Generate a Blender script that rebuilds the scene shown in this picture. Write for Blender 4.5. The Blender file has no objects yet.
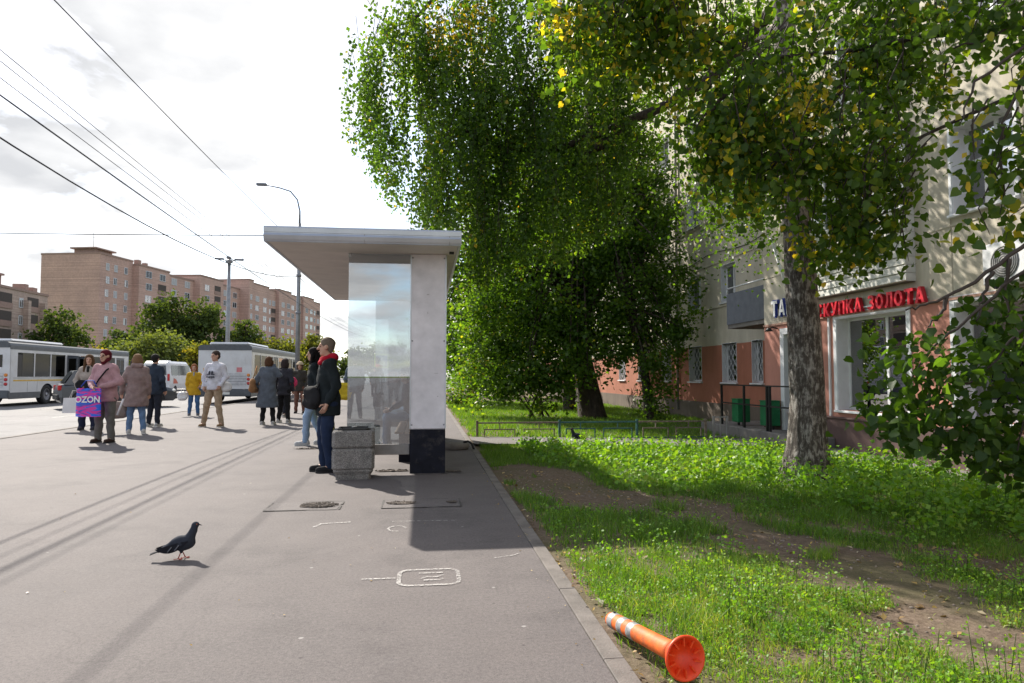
import bpy, math, random
import numpy as np
from mathutils import Vector, Matrix
random.seed(7); RNG = np.random.default_rng(11)
PI = math.pi
scene = bpy.context.scene
COL = scene.collection
R = math.radians

# ------------------------------------------------------------------ camera
cam_d = bpy.data.cameras.new('camera'); cam_d.lens = 24.01; cam_d.sensor_width = 36.0
cam_d.clip_start = 0.05; cam_d.clip_end = 3000
cam = bpy.data.objects.new('camera', cam_d); COL.objects.link(cam)
cam.location = (0, 0, 1.25); cam.rotation_euler = (R(90 + 2.8686), 0, R(-7.2592))
scene.camera = cam
# ------------------------------------------------------------------ world, sun, exposure
SUN_EL, SUN_AZ = 38.5, -30.0        # azimuth measured from +Y (down the street), negative to the left
world = bpy.data.worlds.new('World'); scene.world = world; world.use_nodes = True
wn = world.node_tree; wn.nodes.clear()
def wnode(t): return wn.nodes.new(t)
sky = wnode('ShaderNodeTexSky'); sky.sky_type = 'NISHITA'; sky.sun_disc = False
sky.sun_elevation = R(SUN_EL); sky.sun_rotation = R(SUN_AZ); sky.dust_density = 1.0; sky.air_density = 1.0; sky.ozone_density = 1.5
tc = wnode('ShaderNodeTexCoord'); sep = wnode('ShaderNodeSeparateXYZ')
wn.links.new(tc.outputs['Generated'], sep.inputs[0])
zadd = wnode('ShaderNodeMath'); zadd.operation = 'ADD'; zadd.inputs[1].default_value = 0.22
zmax = wnode('ShaderNodeMath'); zmax.operation = 'MAXIMUM'; zmax.inputs[1].default_value = 0.0
wn.links.new(sep.outputs[2], zmax.inputs[0]); wn.links.new(zmax.outputs[0], zadd.inputs[0])
div = wnode('ShaderNodeVectorMath'); div.operation = 'DIVIDE'
comb = wnode('ShaderNodeCombineXYZ')
for i in range(3): wn.links.new(zadd.outputs[0], comb.inputs[i])
wn.links.new(tc.outputs['Generated'], div.inputs[0]); wn.links.new(comb.outputs[0], div.inputs[1])
n1 = wnode('ShaderNodeTexNoise'); n1.inputs['Scale'].default_value = 1.5; n1.inputs['Detail'].default_value = 9; n1.inputs['Roughness'].default_value = 0.56
n1.inputs['Distortion'].default_value = 0.25
wn.links.new(div.outputs[0], n1.inputs['Vector'])
cov = wnode('ShaderNodeValToRGB'); cov.color_ramp.elements[0].position = 0.37; cov.color_ramp.elements[1].position = 0.55
wn.links.new(n1.outputs['Fac'], cov.inputs[0])
n2 = wnode('ShaderNodeTexNoise'); n2.inputs['Scale'].default_value = 2.3; n2.inputs['Detail'].default_value = 7
wn.links.new(div.outputs[0], n2.inputs['Vector'])
shade = wnode('ShaderNodeValToRGB'); shade.color_ramp.elements[0].position = 0.32; shade.color_ramp.elements[1].position = 0.54
shade.color_ramp.elements[0].color = (2.75, 2.8, 2.9, 1); shade.color_ramp.elements[1].color = (4.3, 4.3, 4.3, 1)
wn.links.new(n2.outputs['Fac'], shade.inputs[0])
mix = wnode('ShaderNodeMix'); mix.data_type = 'RGBA'
wn.links.new(cov.outputs[0], mix.inputs['Factor']); wn.links.new(sky.outputs[0], mix.inputs[6]); wn.links.new(shade.outputs[0], mix.inputs[7])
bg = wnode('ShaderNodeBackground'); bg.inputs['Strength'].default_value = 0.14
wo = wnode('ShaderNodeOutputWorld')
wn.links.new(mix.outputs[2], bg.inputs[0]); wn.links.new(bg.outputs[0], wo.inputs[0])

to_sun = Vector((math.sin(R(SUN_AZ)) * math.cos(R(SUN_EL)), math.cos(R(SUN_AZ)) * math.cos(R(SUN_EL)), math.sin(R(SUN_EL))))
sd = bpy.data.lights.new('sun', 'SUN'); sd.energy = 4.4; sd.angle = R(0.53); sd.color = (1.0, 0.93, 0.82)
sun = bpy.data.objects.new('sun', sd); COL.objects.link(sun)
sun.rotation_euler = to_sun.to_track_quat('Z', 'Y').to_euler(); sun.location = (-40, 60, 60)
vs = scene.view_settings; vs.view_transform = 'Standard'; vs.look = 'None'; vs.gamma = 1.0; vs.exposure = 0.96
scene.cycles.max_bounces = 8; scene.cycles.transparent_max_bounces = 16; scene.cycles.use_denoising = True
scene.cycles.sample_clamp_indirect = 6.0; scene.cycles.caustics_reflective = False; scene.cycles.caustics_refractive = False

# ------------------------------------------------------------------ materials
def new_mat(name):
    m = bpy.data.materials.new(name); m.use_nodes = True
    nt = m.node_tree; b = nt.nodes['Principled BSDF']
    return m, nt, b
def ramp(nt, fac, stops):
    r = nt.nodes.new('ShaderNodeValToRGB'); e = r.color_ramp.elements
    while len(e) < len(stops): e.new(0.5)
    for q, (p, c) in zip(e, stops): q.position = p; q.color = (*c, 1) if len(c) == 3 else c
    nt.links.new(fac, r.inputs[0]); return r.outputs[0]
def noise(nt, scale, detail=4, rough=0.55, vec=None, dist=0.0):
    n = nt.nodes.new('ShaderNodeTexNoise'); n.inputs['Scale'].default_value = scale; n.inputs['Detail'].default_value = detail
    n.inputs['Roughness'].default_value = rough; n.inputs['Distortion'].default_value = dist
    if vec is None:
        t = nt.nodes.new('ShaderNodeTexCoord'); vec = t.outputs['Object']
    nt.links.new(vec, n.inputs['Vector']); return n.outputs['Fac']
def mixc(nt, fac, a, b, mode='MIX'):
    m = nt.nodes.new('ShaderNodeMix'); m.data_type = 'RGBA'; m.blend_type = mode
    for sock, v in ((m.inputs['Factor'], fac), (m.inputs[6], a), (m.inputs[7], b)):
        if isinstance(v, (int, float)): sock.default_value = v
        elif isinstance(v, tuple): sock.default_value = (*v, 1) if len(v) == 3 else v
        else: nt.links.new(v, sock)
    return m.outputs[2]
def bump(nt, b, h, strength=0.3, dist=0.01):
    bp = nt.nodes.new('ShaderNodeBump'); bp.inputs['Strength'].default_value = strength; bp.inputs['Distance'].default_value = dist
    nt.links.new(h, bp.inputs['Height']); nt.links.new(bp.outputs[0], b.inputs['Normal'])
def world_pos(nt):
    g = nt.nodes.new('ShaderNodeNewGeometry'); return g.outputs['Position']
MATS = {}
def plain(name, col, rough=0.6, metal=0.0, var=0.18, scale=6.0, bmp=0.0, bscale=60.0, spec=0.5, worldspace=False):
    """a plain surface with grain, blotches and slight wear"""
    if name in MATS: return MATS[name]
    m, nt, b = new_mat(name)
    vec = world_pos(nt) if worldspace else None
    f = noise(nt, scale, 6, 0.6, vec)
    lo = tuple(c * (1 - var) for c in col); hi = tuple(min(1, c * (1 + var)) for c in col)
    nt.links.new(ramp(nt, f, [(0.3, lo), (0.7, hi)]), b.inputs['Base Color'])
    b.inputs['Roughness'].default_value = rough; b.inputs['Metallic'].default_value = metal
    b.inputs['Specular IOR Level'].default_value = spec
    if bmp: bump(nt, b, noise(nt, bscale, 5, 0.6, vec), bmp)
    MATS[name] = m; return m
def cloth(name, col, scale=14.0, weave=220.0):
    if name in MATS: return MATS[name]
    m, nt, b = new_mat(name)
    f = noise(nt, scale, 5, 0.6)
    c = ramp(nt, f, [(0.3, tuple(x * 0.8 for x in col)), (0.7, tuple(min(1, x * 1.15) for x in col))])
    nt.links.new(c, b.inputs['Base Color']); b.inputs['Roughness'].default_value = 0.88
    b.inputs['Specular IOR Level'].default_value = 0.12
    b.inputs['Sheen Weight'].default_value = 0.02
    bump(nt, b, noise(nt, weave, 3), 0.25, 0.004)
    MATS[name] = m; return m
def dirty(m, col=(.09, .075, .06), lo=.52, hi=.66, scale=9.0, amt=.75):
    """mud and scuffs with a shape of their own over an existing material"""
    nt = m.node_tree; b = nt.nodes['Principled BSDF']; src = b.inputs['Base Color'].links[0].from_socket
    f = ramp(nt, noise(nt, scale, 7, .72), [(lo, (0, 0, 0)), (hi, (amt, amt, amt))])
    nt.links.new(mixc(nt, f, src, col), b.inputs['Base Color']); return m
def glassmat(name, tint, refl, rough=0.0, fk=0.6):
    if name in MATS: return MATS[name]
    m = bpy.data.materials.new(name); m.use_nodes = True; nt = m.node_tree; nt.nodes.clear()
    t = nt.nodes.new('ShaderNodeBsdfTransparent'); t.inputs[0].default_value = (*tint, 1)
    g = nt.nodes.new('ShaderNodeBsdfGlossy'); g.inputs['Roughness'].default_value = rough; g.inputs[0].default_value = (1, 1, 1, 1)
    fr = nt.nodes.new('ShaderNodeLayerWeight'); fr.inputs[0].default_value = 0.35
    ad = nt.nodes.new('ShaderNodeMath'); ad.operation = 'MULTIPLY_ADD'; ad.inputs[1].default_value = fk; ad.inputs[2].default_value = refl; ad.use_clamp = True
    nt.links.new(fr.outputs['Fresnel'], ad.inputs[0])
    mx = nt.nodes.new('ShaderNodeMixShader'); o = nt.nodes.new('ShaderNodeOutputMaterial')
    nt.links.new(ad.outputs[0], mx.inputs[0]); nt.links.new(t.outputs[0], mx.inputs[1]); nt.links.new(g.outputs[0], mx.inputs[2])
    nt.links.new(mx.outputs[0], o.inputs[0]); MATS[name] = m; return m
def leafmat(name, stops, trans=0.45, rough=0.45, spec=0.4):
    """leaf: colour by per-leaf random attribute, part of the light passes through"""
    m = bpy.data.materials.new(name); m.use_nodes = True; nt = m.node_tree
    b = nt.nodes['Principled BSDF']; o = nt.nodes['Material Output']
    a = nt.nodes.new('ShaderNodeAttribute'); a.attribute_name = 'rnd'
    c = ramp(nt, a.outputs['Fac'], stops)
    nt.links.new(c, b.inputs['Base Color']); b.inputs['Roughness'].default_value = rough; b.inputs['Specular IOR Level'].default_value = spec
    t = nt.nodes.new('ShaderNodeBsdfTranslucent')
    tcx = mixc(nt, 1.0, c, (2.1, 2.0, 0.5), 'MULTIPLY')
    nt.links.new(tcx, t.inputs[0])
    mx = nt.nodes.new('ShaderNodeMixShader'); mx.inputs[0].default_value = trans
    nt.links.new(b.outputs[0], mx.inputs[1]); nt.links.new(t.outputs[0], mx.inputs[2]); nt.links.new(mx.outputs[0], o.inputs[0])
    MATS[name] = m; return m

# ------------------------------------------------------------------ mesh building
def V(*a): return Vector(a)
class MB:
    def __init__(s): s.v = []; s.f = []; s.m = []; s.sm = []
    def add(s, vs, fs, mi=0, smooth=False, M=None):
        o = len(s.v)
        for p in vs: s.v.append(tuple(M @ Vector(p)) if M is not None else tuple(p))
        for q in fs: s.f.append([o + i for i in q]); s.m.append(mi); s.sm.append(smooth)
        return s
    def box(s, x0, x1, y0, y1, z0, z1, mi=0, bev=0.0, M=None):
        if x0 > x1: x0, x1 = x1, x0
        if y0 > y1: y0, y1 = y1, y0
        if z0 > z1: z0, z1 = z1, z0
        if bev <= 0:
            vs = [(x, y, z) for z in (z0, z1) for y in (y0, y1) for x in (x0, x1)]
            return s.add(vs, [(0, 2, 3, 1), (4, 5, 7, 6), (0, 1, 5, 4), (2, 6, 7, 3), (0, 4, 6, 2), (1, 3, 7, 5)], mi, False, M)
        b = min(bev, (x1 - x0) * .49, (y1 - y0) * .49, (z1 - z0) * .49)
        vs = []; idx = {}
        xs, ys, zs = (x0, x1), (y0, y1), (z0, z1)
        for i in range(2):
            for j in range(2):
                for k in range(2):
                    sx, sy, sz = (1, -1)[i], (1, -1)[j], (1, -1)[k]
                    idx[i, j, k, 0] = len(vs); vs.append((xs[i], ys[j] + sy * b, zs[k] + sz * b))
                    idx[i, j, k, 1] = len(vs); vs.append((xs[i] + sx * b, ys[j], zs[k] + sz * b))
                    idx[i, j, k, 2] = len(vs); vs.append((xs[i] + sx * b, ys[j] + sy * b, zs[k]))
        fs = []
        for i in range(2): fs.append([idx[i, 0, 0, 0], idx[i, 1, 0, 0], idx[i, 1, 1, 0], idx[i, 0, 1, 0]][::(-1 if i == 0 else 1)])
        for j in range(2): fs.append([idx[0, j, 0, 1], idx[1, j, 0, 1], idx[1, j, 1, 1], idx[0, j, 1, 1]][::(1 if j == 0 else -1)])
        for k in range(2): fs.append([idx[0, 0, k, 2], idx[1, 0, k, 2], idx[1, 1, k, 2], idx[0, 1, k, 2]][::(-1 if k == 0 else 1)])
        for i in range(2):
            for j in range(2): fs.append([idx[i, j, 0, 0], idx[i, j, 0, 1], idx[i, j, 1, 1], idx[i, j, 1, 0]][::(1 if i == j else -1)])
        for i in range(2):
            for k in range(2): fs.append([idx[i, 0, k, 0], idx[i, 1, k, 0], idx[i, 1, k, 2], idx[i, 0, k, 2]][::(1 if i != k else -1)] if False else [idx[i, 0, k, 0], idx[i, 0, k, 2], idx[i, 1, k, 2], idx[i, 1, k, 0]][::(1 if i == k else -1)])
        for j in range(2):
            for k in range(2): fs.append([idx[0, j, k, 1], idx[0, j, k, 2], idx[1, j, k, 2], idx[1, j, k, 1]][::(-1 if j == k else 1)])
        for i in range(2):
            for j in range(2):
                for k in range(2): fs.append([idx[i, j, k, 0], idx[i, j, k, 1], idx[i, j, k, 2]][::(-1 if (i + j + k) % 2 == 0 else 1)])
        return s.add(vs, fs, mi, False, M)
    def tube(s, pts, rad, n=8, mi=0, cap=True, smooth=True, M=None):
        pts = [Vector(p) for p in pts]
        if not hasattr(rad, '__len__'): rad = [rad] * len(pts)
        vs = []; fs = []; up = None
        for i, p in enumerate(pts):
            t = (pts[min(i + 1, len(pts) - 1)] - pts[max(i - 1, 0)])
            if t.length < 1e-9: t = Vector((0, 0, 1))
            t.normalize()
            if up is None: up = t.orthogonal().normalized()
            else:
                up = up - t * up.dot(t)
                up = up.normalized() if up.length > 1e-6 else t.orthogonal().normalized()
            w = t.cross(up)
            for k in range(n):
                a = 2 * PI * k / n; vs.append(p + (up * math.cos(a) + w * math.sin(a)) * rad[i])
        for i in range(len(pts) - 1):
            for k in range(n):
                a, b = i * n + k, i * n + (k + 1) % n; fs.append((a, b, b + n, a + n))
        s.add(vs, fs, mi, smooth, M)
        if cap:
            o = len(s.v) - len(vs)
            s.f.append([o + k for k in range(n)][::-1]); s.m.append(mi); s.sm.append(False)
            s.f.append([o + (len(pts) - 1) * n + k for k in range(n)]); s.m.append(mi); s.sm.append(False)
        return s
    def lathe(s, prof, n=16, mi=0, smooth=True, M=None, cap=True):
        vs = [(r * math.cos(2 * PI * k / n), r * math.sin(2 * PI * k / n), z) for r, z in prof for k in range(n)]
        fs = [(i * n + k, i * n + (k + 1) % n, (i + 1) * n + (k + 1) % n, (i + 1) * n + k) for i in range(len(prof) - 1) for k in range(n)]
        if cap: fs += [tuple(range(n))[::-1], tuple((len(prof) - 1) * n + k for k in range(n))]
        return s.add(vs, fs, mi, smooth, M)
    def prism(s, poly, h0, h1, axis='z', mi=0, M=None):
        n = len(poly)
        def p3(a, b, h): return {'z': (a, b, h), 'x': (h, a, b), 'y': (a, h, b)}[axis]
        vs = [p3(a, b, h0) for a, b in poly] + [p3(a, b, h1) for a, b in poly]
        fs = [tuple(range(n))[::-1], tuple(range(n, 2 * n))] + [(i, (i + 1) % n, (i + 1) % n + n, i + n) for i in range(n)]
        return s.add(vs, fs, mi, False, M)
    def ell(s, c, r, n=10, m=7, mi=0, M=None):
        vs = []; fs = []
        for i in range(m + 1):
            th = PI * i / m
            for k in range(n):
                a = 2 * PI * k / n
                vs.append((c[0] + r[0] * math.sin(th) * math.cos(a), c[1] + r[1] * math.sin(th) * math.sin(a), c[2] + r[2] * math.cos(th)))
        for i in range(m):
            for k in range(n): fs.append((i * n + k, (i + 1) * n + k, (i + 1) * n + (k + 1) % n, i * n + (k + 1) % n))
        return s.add(vs, fs, mi, True, M)
    def mesh(s, name, mats):
        me = bpy.data.meshes.new(name); me.from_pydata(s.v, [], s.f)
        for m in (mats if isinstance(mats, (list, tuple)) else [mats]): me.materials.append(m)
        me.polygons.foreach_set('material_index', s.m); me.polygons.foreach_set('use_smooth', s.sm)
        me.update(); return me
def link(name, me, parent=None, loc=None, rz=None):
    o = bpy.data.objects.new(name, me); COL.objects.link(o)
    if parent is not None: o.parent = parent
    if loc is not None: o.location = loc
    if rz is not None: o.rotation_euler = (0, 0, rz)
    return o
def obj(name, mb, mats, parent=None, loc=None, rz=None): return link(name, mb.mesh(name, mats), parent, loc, rz)
def tag(o, label=None, cat=None, group=None, kind=None):
    if label: o['label'] = label
    if cat: o['category'] = cat
    if group: o['group'] = group
    if kind: o['kind'] = kind
    return o
def thing(name, label, cat, loc=(0, 0, 0), rz=0.0, group=None):
    o = bpy.data.objects.new(name, None); COL.objects.link(o); o.location = loc; o.rotation_euler = (0, 0, rz); o.empty_display_size = .2
    return tag(o, label, cat, group)
def struct(name, mb, mats, label=None):
    o = obj(name, mb, mats); o['kind'] = 'structure'
    if label: o['label'] = label
    return o
def copy_tree(o, parent=None):
    c = o.copy(); COL.objects.link(c); c.parent = parent
    for ch in list(o.children): copy_tree(ch, c)
    return c
def np_mesh(name, verts, faces, mat, rnd=None, smooth=False):
    """verts (N,3), faces (M,k) array or list of such arrays"""
    if not isinstance(faces, list): faces = [faces]
    me = bpy.data.meshes.new(name); me.vertices.add(len(verts)); me.vertices.foreach_set('co', np.asarray(verts, np.float32).ravel())
    tot = np.concatenate([np.full(len(f), f.shape[1], np.int32) for f in faces]); li = np.concatenate([f.ravel() for f in faces]).astype(np.int32)
    me.loops.add(len(li)); me.loops.foreach_set('vertex_index', li)
    me.polygons.add(len(tot)); st = np.concatenate([[0], np.cumsum(tot)[:-1]]).astype(np.int32)
    me.polygons.foreach_set('loop_start', st); me.polygons.foreach_set('loop_total', tot)
    if smooth: me.polygons.foreach_set('use_smooth', np.ones(len(tot), bool))
    for m in (mat if isinstance(mat, (list, tuple)) else [mat]): me.materials.append(m)
    if rnd is not None:
        a = me.attributes.new('rnd', 'FLOAT', 'POINT'); a.data.foreach_set('value', np.asarray(rnd, np.float32))
    me.update(calc_edges=True); me.validate(); return me
def text_mesh(name, body, size, depth, mat, sx=1.0, bev=0.0):
    cu = bpy.data.curves.new(name, 'FONT'); cu.body = body; cu.size = size; cu.extrude = depth / 2; cu.align_x = 'CENTER'; cu.align_y = 'CENTER'
    cu.resolution_u = 3; cu.offset = bev
    t = bpy.data.objects.new(name, cu); COL.objects.link(t)
    bpy.context.view_layer.update()
    me = bpy.data.meshes.new_from_object(t.evaluated_get(bpy.context.evaluated_depsgraph_get()))
    COL.objects.unlink(t); bpy.data.objects.remove(t); bpy.data.curves.remove(cu)
    if sx != 1.0:
        me.transform(Matrix.Diagonal((sx, 1, 1, 1)))
    me.materials.clear(); me.materials.append(mat); return me
def rotz(a): return Matrix.Rotation(a, 4, 'Z')
def trs(loc, rz=0.0, rx=0.0, ry=0.0): return Matrix.Translation(loc) @ Matrix.Rotation(rz, 4, 'Z') @ Matrix.Rotation(ry, 4, 'Y') @ Matrix.Rotation(rx, 4, 'X')
def sstep(a, b, x):
    t = np.clip((x - a) / (b - a), 0, 1); return t * t * (3 - 2 * t)

# smooth numpy noise
_g = RNG.random((64, 64))
def vnoise(x, y):
    x = np.asarray(x, float); y = np.asarray(y, float)
    xi = np.floor(x).astype(int); yi = np.floor(y).astype(int); fx = x - xi; fy = y - yi
    fx = fx * fx * (3 - 2 * fx); fy = fy * fy * (3 - 2 * fy)
    a = _g[xi % 64, yi % 64]; b = _g[(xi + 1) % 64, yi % 64]; c = _g[xi % 64, (yi + 1) % 64]; d = _g[(xi + 1) % 64, (yi + 1) % 64]
    return (a * (1 - fx) + b * fx) * (1 - fy) + (c * (1 - fx) + d * fx) * fy
def fbm(x, y): return vnoise(x, y) * .55 + vnoise(x * 2.1 + 7, y * 2.1 + 3) * .3 + vnoise(x * 4.3 + 1, y * 4.3 + 9) * .15

# ================================================================== SETTING
def asphalt_mat(name, lo, hi, blot=0.5, speck=True, crack=True, tint=None):
    m, nt, b = new_mat(name); P = world_pos(nt)
    big = noise(nt, 0.35, 5, 0.6, P); mid = noise(nt, 3.0, 6, 0.62, P); fine = noise(nt, 150.0, 3, 0.75, P)
    c = ramp(nt, mid, [(0.25, lo), (0.75, hi)])
    c = mixc(nt, 0.8, c, ramp(nt, big, [(0.3, (0.82, 0.82, 0.83)), (0.7, (1.1, 1.09, 1.08))]), 'MULTIPLY')
    c = mixc(nt, 0.75, c, ramp(nt, fine, [(0.3, (0.55, 0.55, 0.56)), (0.5, (1, 1, 1)), (0.72, (1.45, 1.43, 1.4))]), 'MULTIPLY')
    coarse = noise(nt, 48.0, 4, 0.8, P); st_ = noise(nt, 0.9, 7, 0.72, P)
    c = mixc(nt, 0.6, c, ramp(nt, coarse, [(0.34, (0.6, 0.6, 0.61)), (0.5, (1, 1, 1)), (0.68, (1.35, 1.34, 1.32))]), 'MULTIPLY')
    c = mixc(nt, 0.75, c, ramp(nt, st_, [(0.36, (0.74, 0.74, 0.75)), (0.47, (1, 1, 1)), (0.62, (1.06, 1.05, 1.04))]), 'MULTIPLY')
    if speck:                                       # flecks of trodden gum and spilled paint
        v = nt.nodes.new('ShaderNodeTexVoronoi'); v.inputs['Scale'].default_value = 2.7; nt.links.new(P, v.inputs['Vector'])
        nz = noise(nt, 14, 3, 0.6, P)
        ad = nt.nodes.new('ShaderNodeMath'); ad.operation = 'MULTIPLY_ADD'; ad.inputs[1].default_value = 0.06; nt.links.new(nz, ad.inputs[0]); nt.links.new(v.outputs['Distance'], ad.inputs[2])
        c = mixc(nt, ramp(nt, ad.outputs[0], [(0.052, (0.8, 0.8, 0.8)), (0.07, (0, 0, 0))]), c, (0.32, 0.305, 0.30))
        v2 = nt.nodes.new('ShaderNodeTexVoronoi'); v2.inputs['Scale'].default_value = 2.9; nt.links.new(P, v2.inputs['Vector'])
        ad2 = nt.nodes.new('ShaderNodeMath'); ad2.operation = 'MULTIPLY_ADD'; ad2.inputs[1].default_value = 0.05; nt.links.new(nz, ad2.inputs[0]); nt.links.new(v2.outputs['Distance'], ad2.inputs[2])
        c = mixc(nt, ramp(nt, ad2.outputs[0], [(0.045, (0.7, 0.7, 0.7)), (0.06, (0, 0, 0))]), c, tuple(x * 0.4 for x in lo))
    if crack:
        w = nt.nodes.new('ShaderNodeTexVoronoi'); w.feature = 'DISTANCE_TO_EDGE'; w.inputs['Scale'].default_value = 0.32
        wv = nt.nodes.new('ShaderNodeVectorMath'); wv.operation = 'ADD'
        nv = nt.nodes.new('ShaderNodeTexNoise'); nv.inputs['Scale'].default_value = 1.4; nv.inputs['Detail'].default_value = 6; nt.links.new(P, nv.inputs['Vector'])
        nt.links.new(P, wv.inputs[0]); nt.links.new(nv.outputs['Color'], wv.inputs[1]); nt.links.new(wv.outputs[0], w.inputs['Vector'])
        c = mixc(nt, ramp(nt, w.outputs['Distance'], [(0.001, (0.3, 0.3, 0.3)), (0.003, (0, 0, 0))]), c, tuple(x * 0.55 for x in lo))
    nt.links.new(c, b.inputs['Base Color']); b.inputs['Roughness'].default_value = 0.82; b.inputs['Specular IOR Level'].default_value = 0.35
    bump(nt, b, fine, 0.45, 0.006); MATS[name] = m; return m
M_pave = asphalt_mat('pavement_asphalt', (0.114, 0.101, 0.102), (0.139, 0.124, 0.124))
M_road = asphalt_mat('road_asphalt', (0.15, 0.145, 0.15), (0.19, 0.185, 0.19), speck=False)
M_path = asphalt_mat('path_asphalt', (0.15, 0.138, 0.135), (0.19, 0.175, 0.17), speck=False)
M_patch = asphalt_mat('patch_asphalt', (0.12, 0.107, 0.108), (0.145, 0.131, 0.131), speck=False, crack=False)
M_conc = plain('kerb_concrete', (0.145, 0.128, 0.118), 0.85, var=0.38, scale=5, bmp=0.4, bscale=90, worldspace=True)
M_apron = plain('apron_concrete', (0.18, 0.165, 0.155), 0.88, var=0.2, scale=3, bmp=0.3, bscale=60, worldspace=True)
M_paint = None
def paint_mat():
    m, nt, b = new_mat('worn_white_paint'); P = world_pos(nt)
    b.inputs['Base Color'].default_value = (0.46, 0.44, 0.43, 1); b.inputs['Roughness'].default_value = 0.7
    a = nt.nodes.new('ShaderNodeMath'); a.operation = 'MULTIPLY'
    nt.links.new(ramp(nt, noise(nt, 60, 4, 0.7, P), [(0.38, (0.05, 0.05, 0.05)), (0.56, (0.9, 0.9, 0.9))]), a.inputs[0])
    nt.links.new(ramp(nt, noise(nt, 7, 4, 0.7, P), [(0.3, (0.3, 0.3, 0.3)), (0.55, (1, 1, 1))]), a.inputs[1])
    nt.links.new(a.outputs[0], b.inputs['Alpha']); return m
M_paint = paint_mat()
def soil_mat():
    m, nt, b = new_mat('lawn_soil'); P = world_pos(nt)
    f = noise(nt, 1.1, 6, 0.62, P); g = noise(nt, 26, 5, 0.7, P); h = noise(nt, 110, 3, 0.7, P)
    c = ramp(nt, g, [(0.25, (0.09, 0.064, 0.047)), (0.5, (0.155, 0.116, 0.087)), (0.8, (0.25, 0.195, 0.15))])
    c = mixc(nt, ramp(nt, f, [(0.45, (0, 0, 0)), (0.62, (0.55, 0.55, 0.55))]), c, (0.10, 0.105, 0.045))
    c = mixc(nt, 0.6, c, ramp(nt, h, [(0.3, (0.55, 0.55, 0.55)), (0.7, (1.4, 1.4, 1.4))]), 'MULTIPLY')
    nt.links.new(c, b.inputs['Base Color']); b.inputs['Roughness'].default_value = 0.95; b.inputs['Specular IOR Level'].default_value = 0.15
    bump(nt, b, g, 0.7, 0.02); MATS['soil'] = m; return m
M_soil = soil_mat()
M_field = plain('verge_grass', (0.085, 0.115, 0.03), 0.95, var=0.45, scale=0.5, bmp=0.6, bscale=8, worldspace=True)

PAVE_L, KERB_IN, KERB_OUT, SHOP_X, REC_X, CORNER_Y = -8.3, 0.79, 0.885, 7.6, 8.7, 14.55
ROAD_Z = -0.12
def lawn_z(x, y):
    x = np.asarray(x, float); y = np.asarray(y, float)
    return -0.025 - 0.115 * sstep(1.4, 6.8, x) + 0.07 * (fbm(x * 1.1, y * 1.1) - .5) * sstep(0.9, 1.6, x)

# the ground sheet, to the horizon
mb = MB(); mb.add([(-1500, -1500, -.6), (1500, -1500, -.6), (1500, 1500, -.6), (-1500, 1500, -.6)], [(0, 1, 2, 3)])
struct('ground', mb, M_field)
mb = MB(); mb.box(-46, PAVE_L - .16, -400, 420, -.5, ROAD_Z); struct('road', mb, M_road)
mb = MB(); mb.box(-120, -46.005, -60, 420, -.5, -.02); struct('far_verge', mb, M_field)
mb = MB(); mb.box(PAVE_L, KERB_IN - .006, -300, 160, -.5, 0); struct('pavement', mb, M_pave)
# kerb stones between pavement and lawn: one stone per metre
kerb = struct('lawn_kerb', MB().box(KERB_IN - .004, KERB_OUT + .02, -12, 100, -.5, -.06), M_conc)
sm = None
for k in range(-3, 34):
    if sm is None:
        sm = MB().box(KERB_IN, KERB_OUT, 0.001, .998, -.055, .004, bev=.004).mesh('kerb_stone', M_conc)
    o = link('kerb_stone', sm, kerb, (random.uniform(-.001, .001), k, random.uniform(-.0015, .0015))); o.rotation_euler = (random.uniform(-.001, .001), 0, 0)
rk = struct('road_kerb', MB().box(PAVE_L - .15, PAVE_L - .004, -40, 160, -.5, -.02), M_conc)
sm = MB().box(PAVE_L - .153, PAVE_L - .003, 0.004, .994, -.015, .012, bev=.006).mesh('kerb_stone', M_conc)
for k in range(8, 46): link('kerb_stone', sm, rk, (random.uniform(-.003, .003), k, 0))
# lawn
def grid_sheet(x0, x1, y0, y1, nx, ny, zf, off=0.0, skirt=None):
    xs = np.linspace(x0, x1, nx); ys = np.linspace(y0, y1, ny); X, Y = np.meshgrid(xs, ys, indexing='ij')
    Z = zf(X, Y) + off; v = np.stack([X.ravel(), Y.ravel(), Z.ravel()], 1)
    i, j = np.meshgrid(np.arange(nx - 1), np.arange(ny - 1), indexing='ij'); a = (i * ny + j).ravel()
    return v, np.stack([a, a + ny, a + ny + 1, a + 1], 1)
v, f = grid_sheet(KERB_OUT + .003, REC_X + .2, -8, 70, 70, 420, lawn_z)
o = link('lawn', np_mesh('lawn', v, f, M_soil, smooth=True)); o['kind'] = 'structure'
# footpath across the lawn, apron along the house
v, f = grid_sheet(KERB_OUT + .006, SHOP_X - .9, 12.35, 13.75, 40, 12, lambda x, y: np.maximum(lawn_z(x, 13.0 + 0 * x), -.12) * 1.0, .05)
o = link('footpath', np_mesh('footpath', v, f, M_path, smooth=True)); o['kind'] = 'structure'
mb = MB(); mb.box(SHOP_X - .9, SHOP_X - .003, -6, 13.05, -.5, -.085, bev=.01); struct('house_apron', mb, M_apron)

# repaired cuts in the asphalt
def patch(x0, x1, y0, y1, skew=0.0):
    mb = MB(); n = 8
    pts = [(x0 + (x1 - x0) * t, y0 + random.uniform(-.012, .012)) for t in np.linspace(0, 1, n)] + [(x1 + random.uniform(-.01, .01) + skew, y0 + (y1 - y0) * .5)] + \
          [(x1 + skew - (x1 - x0) * t, y1 + random.uniform(-.012, .012)) for t in np.linspace(0, 1, n)]
    mb.add([(a, b, .004) for a, b in pts], [tuple(range(len(pts)))])
    return struct('asphalt_patch', mb, M_patch)
patch(-1.47, -.81, 6.6, 7.02, .02); patch(-.40, .35, 6.6, 7.02)
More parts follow.
